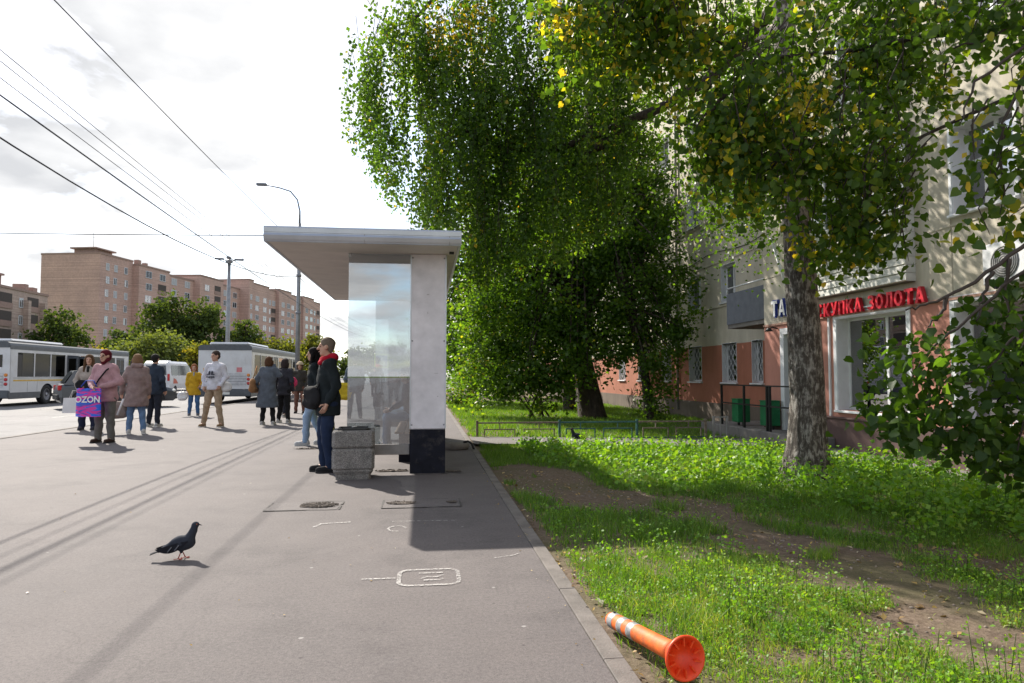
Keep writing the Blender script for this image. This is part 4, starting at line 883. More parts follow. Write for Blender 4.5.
def loft(rings, closed_ends=True):
    mb = MB(); n = len(rings[0]); vs = [p for r in rings for p in r]; fs = []
    for i in range(len(rings) - 1):
        for k in range(n): fs.append((i * n + k, i * n + (k + 1) % n, (i + 1) * n + (k + 1) % n, (i + 1) * n + k))
    mb.add(vs, fs, 0, False)
    mb.add(rings[0], [tuple(range(n))[::-1]]); mb.add(rings[-1], [tuple(range(n))])
    return mb
def minibus(label, loc, rz):
    L, W, H = 5.9, 2.0, 2.42
    b = thing('minibus', label, 'minibus', loc, rz)
    def ring(y, zt, wt, zb=.42): return [(-W / 2 + .04, y, zb), (W / 2 - .04, y, zb), (W / 2, y, .8), (W / 2 - .02, y, 1.35), (wt, y, zt - .15), (wt - .14, y, zt), (-wt + .14, y, zt), (-wt, y, zt - .15), (-W / 2 + .02, y, 1.35), (-W / 2, y, .8)]
    bd = obj('body', loft([ring(0.06, H - .06, .84, .5), ring(.0, H - .12, .84), ring(.25, H, .88), ring(3.9, H, .88), ring(4.5, H - .25, .84), ring(5.1, 1.3, .85), ring(5.8, 1.0, .8), ring(5.9, .8, .78, .5)][1:]), M_busw, b)
    obj('rear_window', loft([[(-.74, -.012, 1.42), (.74, -.012, 1.42), (.68, -.006, 2.12), (-.68, -.006, 2.12)], [(-.74, -.002, 1.42), (.74, -.002, 1.42), (.68, .004, 2.12), (-.68, .004, 2.12)]]), M_busg, bd)
    for sx in (-1, 1):
        for (a, c) in ((.35, 1.7), (1.78, 3.0), (3.1, 4.2)):
            pts = [(sx * (.993), a, 1.4), (sx * .993, c, 1.4), (sx * .913, c, 2.12), (sx * .913, a, 2.12)]
            obj('side_window', MB().add(pts, [(0, 1, 2, 3)]), M_busg if False else plain('minibus_glass', (.02, .025, .03), .12), bd)
        obj('tail_light', MB().box(sx * .8, sx * .96, -.03, .02, 1.0, 1.5, bev=.02), M_tail, bd)
        obj('headlight', MB().ell((sx * .65, 5.86, .85), (.18, .08, .1)), M_plate, bd)
        for y in (1.1, 4.7): wheel(b, sx * .88, y, .34, .22, sx)
    obj('bumper', MB().box(-.98, .98, -.08, .1, .38, .62, bev=.03), M_busw, bd); obj('number_plate', MB().box(-.26, .26, -.03, -.013, .9, 1.02), M_plate, bd)
    obj('red_decal', MB().add([(1.004, .6, .8), (1.004, 1.6, .8), (1.002, 1.2, 1.1), (1.0, .7, 1.2)], [(0, 1, 2, 3)]), plain('decal_red', (.5, .1, .05), .5), bd)
    obj('roof_hatch', MB().box(-.4, .4, 1, 1.8, H + .001, H + .08, bev=.02), M_busw, bd)
minibus('white minibus parked behind the woman in the mustard jacket', (-19.2, 52, ROAD_Z), 0)
minibus('second white minibus far down the road behind the mustard jacket', (-24.0, 66, ROAD_Z), 0)

def car(label, loc, rz, paint):
    """front towards local +y"""
    L, W = 4.4, 1.82
    c = thing('car', label, 'car', loc, rz)
    def ring(y, zt, w, zb=.28): return [(-w + .06, y, zb), (w - .06, y, zb), (w, y, .5), (w - .01, y, zt - .12), (w - .1, y, zt), (-w + .1, y, zt), (-w + .01, y, zt - .12), (-w, y, .5)]
    bd = obj('body', loft([ring(0, .9, .78, .4), ring(.12, 1.02, .86), ring(.8, 1.05, .91), ring(2.9, 1.02, .91), ring(3.7, .93, .89), ring(4.25, .80, .82), ring(4.4, .68, .74, .38)]), paint, c)
    def rg(y, z, w): return [(-w, y, z), (w, y, z)]
    cab = [((.18, 1.03), (.55, 1.55)), ]
    gh = loft([[(-.84, .2, 1.0), (.84, .2, 1.0), (.66, .55, 1.58), (-.66, .55, 1.58)], [(-.85, 1.6, 1.0), (.85, 1.6, 1.0), (.68, 1.5, 1.64), (-.68, 1.5, 1.64)], [(-.85, 3.3, 1.0), (.85, 3.3, 1.0), (.66, 2.35, 1.60), (-.66, 2.35, 1.60)]])
    obj('cabin', gh, paint, bd)
    mg = plain('car_glass', (.02, .024, .028), .08)
    for sx in (-1, 1):
        def pt(y0, f, off=.006):
            # point on the greenhouse side at fraction f of its height
            zb, zt = 1.0, 1.62; w = .85 + (.67 - .85) * f; return (sx * (w + off), y0, zb + (zt - zb) * f)
        obj('side_window', MB().add([pt(.55, .1), pt(1.65, .1), pt(1.62, .85), pt(.75, .85)], [(0, 1, 2, 3)]), mg, bd); obj('side_window', MB().add([pt(1.72, .1), pt(2.95, .1), pt(2.35, .85), pt(1.69, .85)], [(0, 1, 2, 3)]), mg, bd)
        for y in (.85, 3.45):
            wheel(c, sx * .82, y, .35, .22, sx)
            n = 12; am = MB(); vs = [(sx * .915, y + r_ * math.cos(PI * k / n), .35 + r_ * math.sin(PI * k / n)) for r_ in (.37, .44) for k in range(n + 1)]
            am.add(vs, [(k, k + 1, n + 2 + k, n + 1 + k) for k in range(n)]); obj('wheel_arch', am, M_black, bd)
        obj('headlight', MB().ell((sx * .66, 4.26, .72), (.16, .12, .08)), M_plate, bd); obj('tail_light', MB().box(sx * .62, sx * .84, -.02, .12, .78, .98, bev=.02), M_tail, bd)
        obj('mirror', MB().ell((sx * 1.0, 2.75, 1.08), (.1, .07, .08)), paint, bd)
    obj('windscreen', MB().add([(-.76, 3.22, 1.06), (.76, 3.22, 1.06), (.6, 2.45, 1.57), (-.6, 2.45, 1.57)], [(0, 1, 2, 3)], M=Matrix.Translation((0, .015, .012))), mg, bd)
    obj('rear_window', MB().add([(-.74, .22, 1.08), (.74, .22, 1.08), (.6, .5, 1.52), (-.6, .5, 1.52)], [(0, 1, 2, 3)], M=Matrix.Translation((0, -.015, .01))), mg, bd)
    obj('bumper', MB().box(-.8, .8, -.05, .08, .38, .62, bev=.04).box(-.76, .76, 4.34, 4.44, .36, .58, bev=.04), M_black, bd)
    return c
car('grey car half hidden behind the pink jacket and mauve coat', (-15.0, 30.2, ROAD_Z), R(-58), plain('car_grey', (.10, .105, .115), .3, .4, var=.05))
car('white car parked behind the beige jacket woman beside the bus', (-22.6, 52, ROAD_Z), R(0), plain('car_white', (.6, .6, .62), .3, .1, var=.05))

# ================================================================== PEOPLE
def surface(prims, vox, k=.02, cuts=(), subs=(), wr=0.0, wrs=9.0, seed=0):
    """smooth union of round cones / ellipsoids, polygonised with surface nets.
    prim: ('c', a, b, ra, rb, (sx, sy)) or ('e', centre, radii)"""
    lo = np.full(3, 1e9); hi = -lo
    for p in prims:
        if p[0] == 'c':
            r = max(p[3], p[4]) * 1.6
            for q in (p[1], p[2]): lo = np.minimum(lo, np.array(q) - r); hi = np.maximum(hi, np.array(q) + r)
        else: lo = np.minimum(lo, np.array(p[1]) - p[2]); hi = np.maximum(hi, np.array(p[1]) + p[2])
    lo -= 3 * vox + k + wr; hi += 3 * vox + k + wr
    n = np.ceil((hi - lo) / vox).astype(int) + 1
    ax = [lo[i] + vox * np.arange(n[i]) for i in range(3)]
    D = np.full(n, .3)
    def eval_prim(p, X, Y, Z):
        if p[0] == 'c':
            a, b = np.array(p[1], float), np.array(p[2], float); sx, sy = p[5] if len(p) > 5 else (1, 1)
            d = b - a; L = d @ d + 1e-12
            t = np.clip(((X - a[0]) * d[0] + (Y - a[1]) * d[1] + (Z - a[2]) * d[2]) / L, 0, 1)
            return np.sqrt(((X - a[0] - t * d[0]) / sx) ** 2 + ((Y - a[1] - t * d[1]) / sy) ** 2 + (Z - a[2] - t * d[2]) ** 2) - (p[3] + t * (p[4] - p[3]))
        c, r = p[1], p[2]
        q = np.sqrt(((X - c[0]) / r[0]) ** 2 + ((Y - c[1]) / r[1]) ** 2 + ((Z - c[2]) / r[2]) ** 2); return (q - 1) * min(r)
    def region(p, ex):
        if p[0] == 'c':
            r = max(p[3], p[4]) * max(1, *(p[5] if len(p) > 5 else (1, 1))) + ex; a = np.minimum(p[1], p[2]) - r; b = np.maximum(p[1], p[2]) + r
        else: a = np.array(p[1]) - p[2] - ex; b = np.array(p[1]) + p[2] + ex
        i0 = np.clip(np.floor((a - lo) / vox).astype(int), 0, n - 1); i1 = np.clip(np.ceil((b - lo) / vox).astype(int) + 1, 1, n); return tuple(slice(i0[i], i1[i]) for i in range(3))
    ex = k + 3 * vox
    for p in prims:
        s = region(p, ex); X, Y, Z = np.meshgrid(ax[0][s[0]], ax[1][s[1]], ax[2][s[2]], indexing='ij')
        e = eval_prim(p, X, Y, Z); c = D[s]; h = np.clip(.5 + .5 * (c - e) / k, 0, 1); D[s] = c * (1 - h) + e * h - k * h * (1 - h)
    X, Y, Z = np.meshgrid(*ax, indexing='ij')
    if wr:
        ph = seed * 1.7
        D += wr * (np.sin(Z * wrs * 2.1 + 2.2 * np.sin(X * wrs + ph) + 1.6 * np.sin(Y * wrs * 1.3 + ph)) * .6 + np.sin((X + Y) * wrs * 1.7 + Z * wrs * 3.1 + ph) * .4)
    for p in subs:
        s = region(p, ex); Xs, Ys, Zs = np.meshgrid(ax[0][s[0]], ax[1][s[1]], ax[2][s[2]], indexing='ij'); D[s] = np.maximum(D[s], -eval_prim(p, Xs, Ys, Zs))
    for (axis, sgn, val) in cuts:       # keep sgn*coord <= sgn*val
        D = np.maximum(D, sgn * ((X, Y, Z)[axis] - val))
    I = D < 0
    c = np.zeros(n - 1, int)
    for dx in (0, 1):
        for dy in (0, 1):
            for dz in (0, 1): c += I[dx:n[0] - 1 + dx, dy:n[1] - 1 + dy, dz:n[2] - 1 + dz]
    act = (c > 0) & (c < 8); cells = np.argwhere(act); idx = -np.ones(n - 1, int); idx[act] = np.arange(len(cells))
    acc = np.zeros((len(cells), 3)); cnt = np.zeros(len(cells)); corner = [(a, b, d) for a in (0, 1) for b in (0, 1) for d in (0, 1)]
    ci = cells
    for i, A in enumerate(corner):
        for B in corner[i + 1:]:
            if sum(abs(A[q] - B[q]) for q in range(3)) != 1: continue
            da = D[ci[:, 0] + A[0], ci[:, 1] + A[1], ci[:, 2] + A[2]]; db = D[ci[:, 0] + B[0], ci[:, 1] + B[1], ci[:, 2] + B[2]]
            m = (da < 0) != (db < 0); t = np.where(m, da / np.where(m, da - db, 1), 0)
            P = np.array(A)[None] + t[:, None] * (np.array(B) - np.array(A))[None]; acc[m] += P[m]; cnt[m] += 1
    verts = lo + vox * (cells + acc / np.maximum(cnt, 1)[:, None])
    quads = []
    for a in range(3):
        u, w = (a + 1) % 3, (a + 2) % 3
        sl0 = [slice(1, -1)] * 3; sl0[a] = slice(0, -1); sl1 = list(sl0); sl1[a] = slice(1, None)
        A, B = I[tuple(sl0)], I[tuple(sl1)]; e = np.argwhere(A != B)
        if not len(e): continue
        base = e.copy(); base[:, u] += 1; base[:, w] += 1; ins = A[tuple(e.T)]
        def cell(du, dw):
            q = base.copy(); q[:, u] -= du; q[:, w] -= dw; return idx[q[:, 0], q[:, 1], q[:, 2]]
        Q = np.stack([cell(1, 1), cell(0, 1), cell(0, 0), cell(1, 0)], 1); Q[~ins] = Q[~ins][:, ::-1]; quads.append(Q)
    Q = np.concatenate(quads); Q = Q[(Q >= 0).all(1)]
    return verts, Q
M_skin = plain('skin', (.50, .29, .21), .55, var=.10, scale=20); M_eye = plain('eye_dark', (.02, .015, .012), .2)
M_sole = plain('shoe_sole', (.6, .6, .58), .8); M_lip = plain('lip', (.40, .16, .13), .5)
PC = [0]
def garment(name, parent, mat, *a, **k):
    v, q = surface(*a, **k); return link(name, np_mesh(name, v, q, mat, smooth=True), parent)
def finger_mb(mb, wrist, d, palm_n, s=1.0, curl=.5):
    """five fingers hanging off a palm: wrist point, hand direction, palm normal"""
    w, d, pn = Vector(wrist), Vector(d).normalized(), Vector(palm_n); pn = (pn - d * pn.dot(d)).normalized(); sd_ = d.cross(pn)
    for i, (o, l) in enumerate(((-.030, .068), (-.010, .078), (.010, .073), (.028, .056))):
        b = w + d * .085 * s + sd_ * o * s; m = b + (d * math.cos(curl * .5) + pn * math.sin(curl * .5)) * l * .5 * s; e = m + (d * math.cos(curl * 1.3) + pn * math.sin(curl * 1.3)) * l * .55 * s
        mb.tube([b - d * .02 * s, m, e], [.0095 * s, .009 * s, .0065 * s], 6)
    b = w + d * .03 * s - sd_ * .032 * s; m = b + (d * .6 - sd_ * .7 + pn * .3).normalized() * .04 * s; e = m + (d * .9 - sd_ * .15 + pn * .3).normalized() * .035 * s
    mb.tube([b + sd_ * .012 * s, m, e], [.012 * s, .011 * s, .008 * s], 6)
def person(label, loc, face, H=1.72, top='jacket', top_c=(.1, .1, .1), bot_c=(.05, .05, .08), shoe_c=(.03, .03, .03), hair_c=(.05, .03, .02), hair='short',
           hem=.80, armL=None, armR=None, legL=None, legR=None, headyaw=0, bulk=1.0, hood=None, vox=.017, pelvis=None, wide=1.0, hat=None, group='people waiting and walking on the pavement', female=False, coll=None, glasses=False, lean=(0, 0)):
    """faces local -y; +x is the person's left. joints are given for a 1.75 m body and scaled"""
    PC[0] += 1; sd = PC[0]; s = H / 1.75; rj = random.Random(sd * 13); J = lambda a=.03: rj.uniform(-a, a)
    if lean == (0, 0): lean = (J(.025), J(.02) - .01)
    if not armL: armL = [(.245 + J(.02), .03 + J(.05), 1.14), (.25 + J(.04), -.06 + J(.07), .89 + J(.03))]
    if not armR: armR = [(-.245 + J(.02), .03 + J(.05), 1.14), (-.25 + J(.04), -.06 + J(.07), .89 + J(.03))]
    if not legL and not legR:
        a_, b_ = J(.05), J(.05); legL = [(.10 + abs(a_) * .5, -.04 + a_, .50), (.12 + abs(a_), .01 + a_, .085)]; legR = [(-.10 - abs(b_) * .5, -.02 + b_, .50), (-.12 - abs(b_), .02 + b_, .085)]
    t = thing('person', label, 'person', loc, R(face), group)
    z = np.array
    pel = z(pelvis if pelvis else (0, 0, .95)); hx = .092
    sh_z = .48; lx, ly = lean
    chest = pel + z((lx * .6, ly * .6, .33)); neck = pel + z((lx, ly - .0, .545)); shw = .168 * (0.93 if female else 1.0)
    Ls, Rs = pel + z((shw + lx, ly, sh_z)), pel + z((-shw + lx, ly, sh_z))
    aL = armL or [(.245, .03, 1.14), (.26, -.04, .885)]; aR = armR or [(-.245, .03, 1.14), (-.26, -.04, .885)]
    lL = legL or [(.10, -.02, .50), (.11, .02, .085)]; lR = legR or [(-.10, -.02, .50), (-.11, .02, .085)]
    aL, aR, lL, lR = [[z(p, dtype=float) for p in q] for q in (aL, aR, lL, lR)]
    Lh, Rh = pel + z((hx, 0, -.03)), pel + z((-hx, 0, -.03))
    hy = R(headyaw); hc = neck + z((0, -.025, .165)); fd = z((math.sin(hy), -math.cos(hy), 0)); rt = z((math.cos(hy), math.sin(hy), 0))
    # ---- body: one continuous skin
    P = [('c', pel, chest, .115, .13, (1.15, .8)), ('c', chest, neck - z((0, 0, .06)), .12, .07, (1.2, .85)), ('c', neck - z((0, 0, .06)), neck + z((0, -.012, .08)), .056, .052),
         ('e', hc + z((0, 0, .035)) - fd * .012, (.077, .092, .085) if abs(math.sin(hy)) < .5 else (.090, .080, .085)), ('e', hc - z((0, 0, .03)) + fd * .022, (.058, .062, .085)), ('e', hc - z((0, 0, .085)) + fd * .05, (.032, .032, .028)),
         ('c', hc + fd * .085 + z((0, 0, .02)), hc + fd * .112 - z((0, 0, .022)), .010, .016), ('c', hc + fd * .076 + rt * .03 + z((0, 0, .035)), hc + fd * .076 - rt * .03 + z((0, 0, .035)), .013, .013),
         ('e', hc + rt * .078 - fd * .0, (.014, .022, .032)), ('e', hc - rt * .078 - fd * .0, (.014, .022, .032))]
    for S, (e, w) in ((Ls, aL), (Rs, aR)):
        d = (w - e) / np.linalg.norm(w - e); P += [('c', S, e, .048, .040), ('c', e, w, .038, .028), ('c', w, w + d * .075, .028, .034, (1, .8))]
    for Hh, (kn, an) in ((Lh, lL), (Rh, lR)): P += [('c', Hh, kn, .078, .052), ('c', kn, an, .05, .036), ('c', an, an + z((0, -.10, -.045)), .035, .03)]
    v, q = surface(P, vox * .8, .022)
    me_b = np_mesh('body', v * s, q, M_skin, smooth=True)
    body = link('body', me_b, t)
    for (e, w), sx in ((aL, 1), (aR, -1)):
        fm = MB(); finger_mb(fm, w * s, w - e, (-sx, -.35, 0), s); obj('fingers', fm, M_skin, t)
    for o_ in (-1, 1):
        fm2 = hc + fd * .083 + rt * .031 * o_ + z((0, 0, .012)); obj('eye', MB().ell(fm2 * s, (.011 * s, .008 * s, .007 * s), 8, 6), M_eye, t)
    mo = hc + fd * .088 - z((0, 0, .055)); obj('mouth', MB().tube([(mo + rt * .022) * s, (mo + fd * .006) * s, (mo - rt * .022) * s], .0055 * s, 6), M_lip, t)
    # ---- hair
    hm = cloth('hair_%.2f_%.2f_%.2f' % hair_c, hair_c, 60, 300)
    hp = [('e', hc + z((0, 0, .052)) - fd * .018, (.092, .104, .09) if abs(math.sin(hy)) < .5 else (.104, .092, .09))]
    if hair == 'short': hp += [('e', hc - fd * .045, (.08, .06, .08))]; subs = [('e', hc - z((0, 0, .035)) + fd * .085, (.074, .075, .105)), ('e', hc + rt * .09 + fd * .015 - z((0, 0, .03)), (.03, .035, .06)), ('e', hc - rt * .09 + fd * .015 - z((0, 0, .03)), (.03, .035, .06))]
    elif hair == 'bob': hp += [('e', hc - fd * .035 - z((0, 0, .02)), (.105, .08, .13)), ('c', hc + rt * .085 - z((0, 0, .0)), hc + rt * .085 - z((0, 0, .10)), .035, .028), ('c', hc - rt * .085, hc - rt * .085 - z((0, 0, .10)), .035, .028)]; subs = [('e', hc - z((0, 0, .04)) + fd * .1, (.062, .085, .11))]
    elif hair == 'long': hp += [('c', hc - fd * .05, hc - fd * .085 - z((0, 0, .30)), .085, .06), ('c', hc + rt * .08 + fd * .01, hc + rt * .1 + fd * .04 - z((0, 0, .26)), .035, .025), ('c', hc - rt * .08 + fd * .01, hc - rt * .1 + fd * .04 - z((0, 0, .26)), .035, .025)]; subs = [('e', hc - z((0, 0, .04)) + fd * .1, (.062, .085, .11))]
    else: hp += [('e', hc - fd * .04 - z((0, 0, .0)), (.095, .075, .11)), ('c', hc + rt * .07 - z((0, 0, .06)), hc + fd * .045 - z((0, 0, .125)), .035, .035), ('c', hc - rt * .07 - z((0, 0, .06)), hc + fd * .045 - z((0, 0, .125)), .035, .035)]; subs = [('e', hc - z((0, 0, .02)) + fd * .1, (.06, .085, .092))]
    sc = lambda L: [(p[0], p[1] * s, p[2] * s, p[3] * s, p[4] * s, *p[5:]) if p[0] == 'c' else ('e', p[1] * s, tuple(y * s for y in p[2])) for p in L]
    garment('headscarf' if hair == 'scarf' else 'hair', t, hm, sc(hp), min(vox, .014), .02 * s, subs=sc(subs), wr=.003, wrs=40, seed=sd)
    if hat: garment('hat', t, cloth('hat_%.2f' % hat[0], hat), sc([('e', hc + z((0, 0, .085)) - fd * .01, (.105, .112, .08)), ('e', hc + z((0, 0, .06)), (.15, .155, .022))]), .014, .01, cuts=[(2, -1, (hc[2] + .04) * s)])
    # ---- trousers
    tm = cloth('trousers_%.2f_%.2f_%.2f' % bot_c, bot_c)
    TP = [('c', Lh, Rh, .104, .104, (1, 1.1)), ('c', pel + z((0, 0, .02)), pel + z((0, 0, .06)), .135, .13, (1.08, .84))]
    for Hh, (kn, an) in ((Lh, lL), (Rh, lR)): TP += [('c', Hh, kn, .105 * wide, .075 * wide), ('c', kn, an - z((0, 0, .015)), .072 * wide, .058 * wide)]
    garment('trousers', t, tm, sc(TP), vox, .02 * s, cuts=[(2, -1, .045)], wr=.008, wrs=13, seed=sd)
    # ---- shoes
    for an in (lL[1], lR[1]):
        f = z((0, -1, 0)); a0 = an * s; a0[2] = max(0, an[2] - .085) * s
        sm_, sq = surface([('c', a0 + z((0, .03, .045)), a0 + z((0, -.15, .035)), .048, .043, (.85, 1)), ('c', a0 + z((0, .02, .05)), a0 + z((0, .01, .09)), .048, .044)], .011, .02, cuts=[(2, -1, .004 + a0[2])])
        sho = link('shoe', np_mesh('shoe', sm_, sq, cloth('shoe_%.2f_%.2f_%.2f' % shoe_c, shoe_c), smooth=True), t)
        obj('sole', MB().prism([(a0[0] + x, a0[1] + y) for x, y in ((-.036, .075), (.036, .075), (.042, -.02), (.046, -.12), (.03, -.19), (-.03, -.19), (-.046, -.12), (-.042, -.02))], a0[2] + .001, a0[2] + .022), M_sole if sum(shoe_c) > .25 else M_black, sho)
    # ---- top garment
    tp = cloth('top_%.2f_%.2f_%.2f' % top_c, top_c); bk = bulk
    GP = [('c', pel + z((0, 0, .04)), chest, .142 * bk, .15 * bk, (1.16, .86)), ('c', chest, neck - z((0, 0, .10)), .148 * bk, .10 * bk, (1.18, .88)), ('c', Ls - z((.03, 0, .01)), Rs + z((.03, 0, -.01)), .083 * bk, .083 * bk), ('c', neck - z((0, 0, .08)), neck - z((0, -.0, .0)), .085, .073)]
    if hem < .75: GP += [('c', pel + z((0, 0, .02)), z((pel[0], pel[1], hem)), .155 * bk, (.175 + (.75 - hem) * .12) * bk, (1.15, .9))]
    else: GP += [('c', pel + z((0, 0, .05)), z((pel[0], pel[1], hem)), .158 * bk, .166 * bk, (1.14, .92))]
    for S, (e, w) in ((Ls, aL), (Rs, aR)): GP += [('c', S, e, .072 * bk, .056 * bk), ('c', e, e + (w - e) * .97, .054 * bk, .042 * bk)]
    gt = garment('coat' if hem < .75 else 'jacket', t, tp, sc(GP), vox, .03 * s, cuts=[(2, -1, (hem - .05) * s)], wr=.010, wrs=12, seed=sd)
    if hood is not None:
        garment('hood', t, cloth('hood_%.2f' % hood[0], hood), sc([('c', neck + z((.085, -.05, .01)), neck + z((.07, .06, .045)), .038, .045), ('c', neck + z((-.085, -.05, .01)), neck + z((-.07, .06, .045)), .038, .045), ('c', neck + z((.07, .065, .03)), neck + z((-.07, .065, .03)), .06, .06), ('c', neck + z((.085, -.05, .01)), neck + z((.02, -.105, -.05)), .035, .03), ('c', neck + z((-.085, -.05, .01)), neck + z((-.02, -.105, -.05)), .035, .03)]), .013, .025, wr=.004, wrs=20, seed=sd)
    if coll is not None: garment('collar', t, cloth('collar_%.2f' % coll[0], coll), sc([('c', neck + z((.06, .0, -.01)), neck + z((-.06, .0, -.01)), .06, .06), ('c', neck + z((0, -.07, -.01)), neck + z((0, -.1, -.1)), .035, .03)]), .013, .02)
    if glasses:
        g = MB()
        for o_ in (-1, 1): c_ = hc + fd * .092 + rt * .033 * o_ + z((0, 0, .012)); g.tube([(c_ + rt * .025 * math.cos(a) + z((0, 0, 1)) * .02 * math.sin(a)) * s for a in np.linspace(0, 2 * PI, 13)], .0028, 5, cap=False)
        obj('glasses', g, M_black, t)
    return t

def wpt(t, p): return Matrix.Translation(t.location) @ t.rotation_euler.to_matrix().to_4x4() @ Vector(p)
# main waiting man
man = person('grey-haired man in dark jacket with red hood by the bin', (-1.26, 9.22, 0), -72, 1.71, top_c=(.016, .021, .024), bot_c=(.02, .032, .07), shoe_c=(.025, .025, .028), hair_c=(.16, .13, .105), hair='short', hem=.80,
             armL=[(.235, .07, 1.17), (.235, -.05, .92)], armR=[(-.235, -.02, 1.16), (-.16, -.2, 1.05)], legL=[(.09, -.03, .50), (.09, .03, .085)], legR=[(-.10, -.05, .50), (-.10, -.02, .085)], bulk=1.10, hood=(.42, .012, .03), vox=.0125, headyaw=-8)
def soft_bag(name, label, centre, size, mat, rz=0.0, strap=None, strap_mat=None, group=None, wr=.006):
    t = thing(name, label, 'bag', centre, rz, group); w, d, h = size
    v, q = surface([('c', (-w * .30, 0, h * .28), (w * .30, 0, h * .28), d * .5, d * .5), ('c', (-w * .32, 0, -h * .26), (w * .32, 0, -h * .26), d * .62, d * .62), ('c', (-w * .3, 0, 0), (w * .3, 0, 0), h * .42, h * .42, (1, d / h))], min(.014, d * .2), d * .35, wr=wr, wrs=14, seed=len(label))
    link('bag_body', np_mesh('bag_body', v, q, mat, smooth=True), t)
    if strap: obj('strap', MB().tube(strap, .011, 6), strap_mat or mat, t)
    return t
M_blackcloth = cloth('black_bag_cloth', (.018, .018, .02))
c_ = wpt(man, (-.02, -.21, .97)); soft_bag('shoulder_bag', 'black shoulder bag hanging in front of the grey-haired man', c_, (.26, .12, .30), M_blackcloth, R(-72 + 20), [(.14, 0, .1), (.10, .12, .32), (.16, .24, .42)])
woman_j = person('woman in light blue jeans partly hidden behind the waiting man', (-1.98, 12.8, 0), -78, 1.72, top_c=(.02, .02, .024), bot_c=(.28, .38, .52), shoe_c=(.55, .54, .54), hair_c=(.015, .012, .012), hair='long', hem=.86,
                 legL=[(.09, -.14, .52), (.09, -.16, .085)], legR=[(-.09, -.02, .50), (-.09, .18, .085)], female=True, vox=.016, armL=[(.22, .05, 1.16), (.2, -.1, .92)])
def check_mat(name, a, b):
    m, nt, p = new_mat(name); t = nt.nodes.new('ShaderNodeTexCoord'); c = nt.nodes.new('ShaderNodeTexChecker'); c.inputs['Scale'].default_value = 14; nt.links.new(t.outputs['Object'], c.inputs['Vector'])
    c.inputs[1].default_value = (*a, 1); c.inputs[2].default_value = (*b, 1); nt.links.new(c.outputs[0], p.inputs['Base Color']); p.inputs['Roughness'].default_value = .6; return m
soft_bag('shopping_bag', 'yellow-green and black checked shopping bag beside the light jeans', (-1.72, 12.72, .30), (.30, .14, .34), check_mat('check_cloth', (.03, .03, .02), (.55, .55, .04)), R(-60), [(-.08, 0, .15), (-.03, 0, .42), (.03, 0, .42), (.08, 0, .15)])
# group at left
ozon = person('woman in pink jacket and burgundy headscarf holding a patterned bag', (-5.95, 13.75, 0), -12, 1.70, top_c=(.44, .26, .28), bot_c=(.13, .125, .115), shoe_c=(.05, .03, .025), hair_c=(.10, .012, .02), hair='scarf', hem=.84,
              armL=[(.29, -.02, 1.16), (.06, -.26, 1.07)], armR=[(-.29, -.02, 1.16), (-.08, -.27, 1.05)], legL=[(.11, -.02, .5), (.13, .0, .085)], legR=[(-.11, -.02, .5), (-.14, .0, .085)], bulk=1.16, female=True, glasses=True, vox=.016, wide=1.1, headyaw=-8)
def ozon_mat():
    m, nt, b = new_mat('blue_magenta_print'); t = nt.nodes.new('ShaderNodeTexCoord'); mp = nt.nodes.new('ShaderNodeMapping'); mp.inputs['Rotation'].default_value = (0, R(28), 0); mp.inputs['Scale'].default_value = (1.6, 1, 7); nt.links.new(t.outputs['Object'], mp.inputs['Vector'])
    f = noise(nt, 1.7, 2, .5, mp.outputs[0], .6)
    c = ramp(nt, f, [(.40, (.01, .10, .62)), (.43, (.01, .12, .68)), (.46, (.62, .02, .30)), (.53, (.60, .02, .33)), (.56, (.09, .03, .35)), (.64, (.01, .12, .66))]); c.node.color_ramp.interpolation = 'LINEAR'
    nt.links.new(c, b.inputs['Base Color']); b.inputs['Roughness'].default_value = .45; return m
ob = thing('tote_bag', 'blue and magenta OZON bag held by the pink jacket woman', 'bag', wpt(ozon, (-.10, -.33, .50)), R(-10))
def crumpled(w0, w1, h, d, n=12, seed=1):
    """soft carrier bag: front and back sheets with creases, joined at the sides"""
    rs = np.random.default_rng(seed); vs = []; fs = []
    for s in (-1, 1):
        for j in range(n + 1):
            for i in range(n + 1):
                u, v = i / n, j / n; w = w0 + (w1 - w0) * v; e = math.sin(PI * u) ** .5
                vs.append(((u - .5) * w, s * (d * e * (1 - .75 * v) + .002) + .012 * (rs.random() - .5) * e, v * h + .012 * (rs.random() - .5)))
    m = (n + 1) ** 2
    for s in (0, 1):
        for j in range(n):
            for i in range(n): a = s * m + j * (n + 1) + i; fs.append((a, a + 1, a + n + 2, a + n + 1)[::(1 if s == 0 else -1)])
    for j in range(n):
        for i in (0, n): a = j * (n + 1) + i; fs.append((a, a + n + 1, a + n + 1 + m, a + m))
    for i in range(n): fs.append((i, i + 1, i + 1 + m, i + m))
    return MB().add(vs, fs, 0, True)
obj('bag_body', crumpled(.48, .46, .52, .05), ozon_mat(), ob)
me = text_mesh('lettering', 'OZON', .155, .004, plain('white_print', (.75, .75, .75), .5), 1.0, .004); me.transform(Matrix.Rotation(PI / 2, 4, 'X')); link('lettering', me, ob, (.02, -.062, .31))
obj('strap', MB().tube([(-.15, 0, .55), (-.08, .03, .66), (.06, .03, .66), (.15, 0, .55)], .012, 6), plain('strap_blue', (.02, .06, .4), .6), ob)
obj('shoulder_strap', MB().tube([Vector(p) * .97 for p in ((.16, .02, 1.50), (.10, -.15, 1.40), (-.02, -.19, 1.22), (-.16, -.16, 1.02), (-.22, -.02, .95))], .014, 6), M_blackcloth, ozon)
